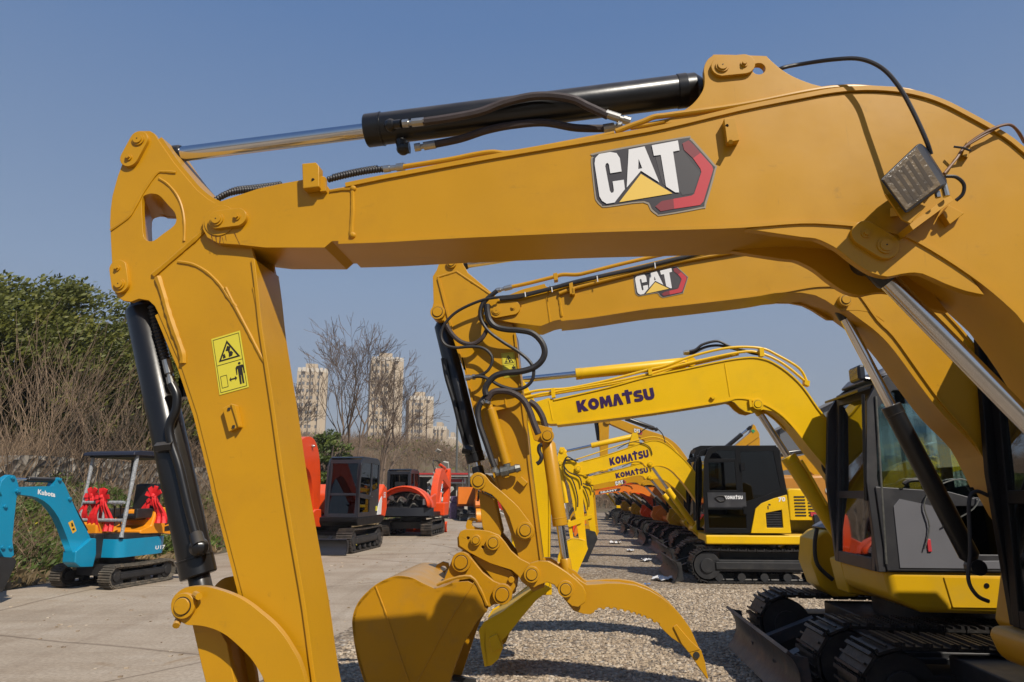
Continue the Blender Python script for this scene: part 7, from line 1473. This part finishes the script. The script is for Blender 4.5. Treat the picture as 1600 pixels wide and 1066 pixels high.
# warehouse on the right
SID = mat('pale_corrugated_sheet', (.52, .50, .43), .55, var=.06, scale=.3); SIDG = mat('grey_wall_cladding', (.16, .17, .185), .6, var=.08, scale=.4); BLUE = mat('blue_roof_trim', (.05, .16, .34), .5)
x0 = (1216-800)/F*44; fr = Fr((x0, 44), (-math.sin(R(22)), -math.cos(R(22)))); r = empty('warehouse', fr.mw(), 'grey gabled warehouse with a long pale corrugated wall and blue roof trim', 'building')
b = B(); b.prism([fr.p(0, 0, 0), fr.p(0, 0, 5.6), fr.p(0, 4.2, 7.6), fr.p(0, 8.4, 5.6), fr.p(0, 8.4, 0)], -fr.f*30); part('wall', b, SIDG, r, smooth=False)
b = B(); b.prism([fr.p(.3, -.3, 5.6), fr.p(.3, 4.2, 7.75), fr.p(.3, 8.7, 5.6), fr.p(.3, 8.7, 5.45), fr.p(.3, 4.2, 7.58), fr.p(.3, -.3, 5.45)], -fr.f*31); part('roof', b, mat('light_roof', (.22, .23, .25), .6), r)
b = B(); b.box(fr, .0, .05, 1.9, 3.3, 2.3, 3.9); w_ = part('window', b, WN, r); b = B(); b.box(fr, .05, .08, 1.8, 3.4, 2.2, 2.3); b.box(fr, .05, .08, 2.55, 2.65, 2.3, 3.9); child('frame', b, WHITE, w_)
b = B(); ww = 60
pts = []
for i in range(int(ww/.25)): pts += [(8.6+i*.25, .3), (8.6+i*.25+.09, .3), (8.6+i*.25+.125, .26), (8.6+i*.25+.215, .26)]
b.prism([fr.p(x, y, .0) for y, x in pts]+[fr.p(-.1, 8.6+ww, 0), fr.p(-.1, 8.6, 0)], V((0, 0, 5.3))); part('corrugated_wall', b, SID, r, smooth=False)
b = B(); b.box(fr, -.2, .36, 8.5, 8.7+ww, 5.3, 5.75); part('roof_trim', b, BLUE, r)
# shed with rubble by the lane end
fr = Fr((-4.6, 50), (0, -1)); r = empty('shed', fr.mw(), 'low white shed with a thin flat roof at the lane end, red fascia', 'shed')
PW = mat('dirty_white_wall', (.45, .42, .37), .8, var=.15, scale=1.5)
b = B(); 
for y0, y1, z1 in ((-2.8, -2.2, 2.7), (-1.3, -.7, 2.7), (.6, 1.4, 2.7), (2.6, 3.0, 2.7)): b.box(fr, -3, 0, y0, y1, 0, z1)
b.box(fr, -3.2, -3, -2.8, 3, 0, 2.7); b.box(fr, -3, 0, -2.2, -1.3, 0, .8); part('wall', b, PW, r, smooth=False)
b = B(); b.box(fr, -3.5, .8, -3.4, 3.2, 2.72, 2.95); rf = part('roof', b, mat('grey_sheet_roof', (.40, .38, .35), .7, var=.1, scale=1), r)
b = B(); b.box(fr, .8, .86, -3.4, 1.5, 2.86, 2.98); child('fascia', b, mat('red_fascia', (.45, .03, .03), .6), rf)
b = B(); b.box(fr, .3, .36, .1, 1.3, 2.25, 2.65); part('sign_board', b, WHITE, r); b = B(); b.box(fr, .36, .38, .2, 1.2, 2.35, 2.55); part('sign_band', b, CRED, r)
for y in (-3.2, -1.0, 1.1, 3.0): b = B(); b.box(fr, .5, .58, y-.04, y+.04, 0, 2.72); part('post', b, ALU, r)
RUBM = mat('broken_concrete', (.42, .39, .34), .9, var=.25, scale=2)
def rubble(x, y, n, sx, sz, lab, seed):
    rnd = random.Random(seed); b = B()
    for i in range(n):
        c = V((x+rnd.gauss(0, sx*.4), y+rnd.gauss(0, .5), 0)); c.z = abs(rnd.gauss(0, .5))*sz*max(.1, 1-abs(c.x-x)/sx); s = rnd.uniform(.08, .34); M = Matrix.Rotation(rnd.random()*6, 3, V((rnd.random(), rnd.random(), rnd.random())).normalized()); k = [M@V((a*s, bb*s*rnd.uniform(.5, 1), cc*s*.35))+c for cc in (-1, 1) for a, bb in ((-1, -1), (1, -1), (1, 1), (-1, 1))]; b.box8(k)
    settag(part('rubble_pile', b, RUBM, None, smooth=False), lab, 'rubble')
rubble(-5.0, 46.5, 130, 1.6, 3.6, 'pile of broken concrete slabs in front of the white shed', 1); rubble(-1.9, 47.5, 40, 1.2, 1.2, 'low heap of rubble right of the white shed', 2)
fr = Fr((-3.5, 45), (0, -1)); b = B(); b.box(fr, 0, .5, -.45, .45, 0, 1.0); b.box(fr, .05, .45, -.38, .3, 1.0, 1.4); settag(part('wrapped_crate', b, mat('purple_wrap', (.12, .07, .16), .5, var=.5, scale=9), None, bevel=.05), 'purple wrapped crates stacked beside the shed posts', 'crate')
fx = Fr((-2.2, 43.0), (.15, -1)); mx_ = compact(fx, 'small yellow and black excavator with raised arms in front of the white shed', KORG, '', group='excavators along the lane'); add_upper(fx, mx_, ORG, toolbox=False)
# cars at the far end
def car(x, y, col, lab, yaw, cat='car'):
    fr = Fr((x, y), (math.sin(yaw), math.cos(yaw))); r = empty('parked_car', fr.mw(), lab, cat, 'cars parked at the far end')
    b = B(); prof = cr([(2.2, .45), (2.2, .85), (1.9, 1.0), (1.1, 1.08)], 2)+[(1.05, 1.08), (-2.1, 1.1), (-2.25, .9), (-2.25, .4), (2.1, .35)]; plate(b, fr, prof, -.9, .9); part('body', b, col, r, bevel=.06, seg=3)
    b = B(); plate(b, fr, [(1.15, 1.05), (.35, 1.66), (-1.9, 1.68), (-2.2, 1.05)], -.80, .80); cb = part('cabin', b, mat('car_glass', (.02, .025, .03), .08), r, bevel=.05)
    b = B(); plate(b, fr, [(.4, 1.66), (.3, 1.74), (-1.8, 1.76), (-1.95, 1.66)], -.80, .80); child('roof', b, col, cb, bevel=.03)
    for sx in (1.35, -1.4):
        for sy in (-.82, .82): b = B(); b.cyl(fr.p(sx, sy-.1, .34), fr.p(sx, sy+.1, .34), .34, 20); wl = part('wheel', b, RUB, r); b = B(); b.cyl(fr.p(sx, sy-.11, .34), fr.p(sx, sy+.11, .34), .2, 14); child('rim', b, ALU, wl)
    for s in (-1, 1): b = B(); b.box(fr, -2.27, -2.2, s*.62-.12, s*.62+.12, .8, 1.0); part('tail_light', b, CRED, r); b = B(); b.box(fr, 2.15, 2.22, s*.62-.14, s*.62+.14, .7, .85); part('headlight', b, ZINC, r)
    b = B(); b.box(fr, -2.28, -2.25, -.26, .26, .55, .68); part('number_plate', b, mat('plate_blue', (.04, .1, .4), .5), r)
car(2.9, 55, mat('white_car_paint', (.75, .75, .75), .3, coat=.5), 'white car seen between the second excavator arm and its thumb cylinder', math.pi*.96)
car(-.75, 52, mat('red_car_paint', (.45, .02, .02), .3, coat=.5), 'dark red car glimpsed between the second excavator links', math.pi*.5)
def pole(px, pb, pt, Y, rr, lab, m=ALU):
    d = ray(px, pt); t = Y/d.y; x = d.x*t; zt = H+d.z*t; b = B(); b.tube([V((x, Y, hgt(x, Y) if Y > 57 else 0)), V((x, Y, zt))], rr, 8); b.tube([V((x, Y, zt-.3)), V((x+.7, Y, zt-.1))], rr*.5, 6); settag(part('pole', b, m, None), lab, 'pole')
pole(733, 780, 722, 46, .06, 'thin pale pole beside the white shed'); pole(715, 700, 640, 66, .10, 'grey utility pole on the hill in front of the low tower')
# litter on the gravel
LIT = mat('white_litter', (.75, .74, .72), .5)
def litter(px, py, sx, sy, lab, seed, name='plastic_bag', m=LIT):
    c = G(px, py); rnd = random.Random(seed); b = B(); n = 9; 
    for j in range(5):
        for i in range(n): u, v = i/(n-1)-.5, j/4-.5; e = 1-.5*abs(u)*2*abs(v); b.v.append(V((c.x+u*sx*e+rnd.gauss(0, sx*.03), c.y+v*sy*e+rnd.gauss(0, sy*.05), .03+rnd.random()*min(sx, .3)*.22)))
    for j in range(4):
        for i in range(n-1): b.f.append((j*n+i, j*n+i+1, (j+1)*n+i+1, (j+1)*n+i))
    settag(part(name, b, m, None, recalc=False, smooth=False), lab, 'litter', 'litter on the gravel')
litter(1040, 908, .50, .45, 'crumpled white cloth lying on the gravel near the big track', 1); litter(1012, 916, .12, .1, 'small blue scrap left of the crumpled white cloth', 2, m=mat('blue_scrap', (.1, .2, .4), .5))
litter(1010, 878, .25, .4, 'white scrap on the gravel beside the blade of the excavator marked 70', 3); litter(962, 850, .4, .5, 'white scrap on the gravel before the second black cab machine', 4); litter(985, 862, .2, .5, 'white scrap between two blades of the row', 5)

# small debris on the concrete
def debris(n, seed):
    rnd = random.Random(seed); b = B(); mi = []
    for i in range(n):
        r_ = 3.5+26*rnd.random()**1.5; u_ = c0.dot(-Ad)-rnd.random()**1.2*9; p = Rd*r_-Ad*u_; s_ = rnd.uniform(.004, .014)*(1+r_*.05); k = [V((p.x+a*s_*rnd.uniform(.6, 1.3), p.y+c*s_*rnd.uniform(.6, 1.3), .001+z*s_*.7)) for z in (0, 1) for a, c in ((-1, -1), (1, -1), (1, 1), (-1, 1))]; b.box8(k); j = rnd.choice((0, 1, 1, 2, 3)); mi += [j]*6
    o = part('debris', b, ST, None, smooth=False, recalc=False); o.data.polygons.foreach_set('material_index', mi); settag(o, 'scattered small stones and crumbs on the concrete lane', 'debris', None, 'stuff')
debris(650, 3)

# thin haze over the yard and the land behind it
b = B(); b.box8([V((x, y, z)) for z in (-2.5, 95) for x, y in ((-320, -40), (320, -40), (320, 380), (-320, 380))])
hz = part('haze', b, [], None, smooth=False); hz['kind'] = 'stuff'
hm = bpy.data.materials.new('thin_haze'); hm.use_nodes = True; n = hm.node_tree; n.nodes.clear(); o = n.nodes.new('ShaderNodeOutputMaterial'); v = n.nodes.new('ShaderNodeVolumePrincipled')
v.inputs['Density'].default_value = .0004; v.inputs['Color'].default_value = (.85, .90, 1, 1); n.links.new(v.outputs[0], o.inputs['Volume']); hz.data.materials.append(hm)
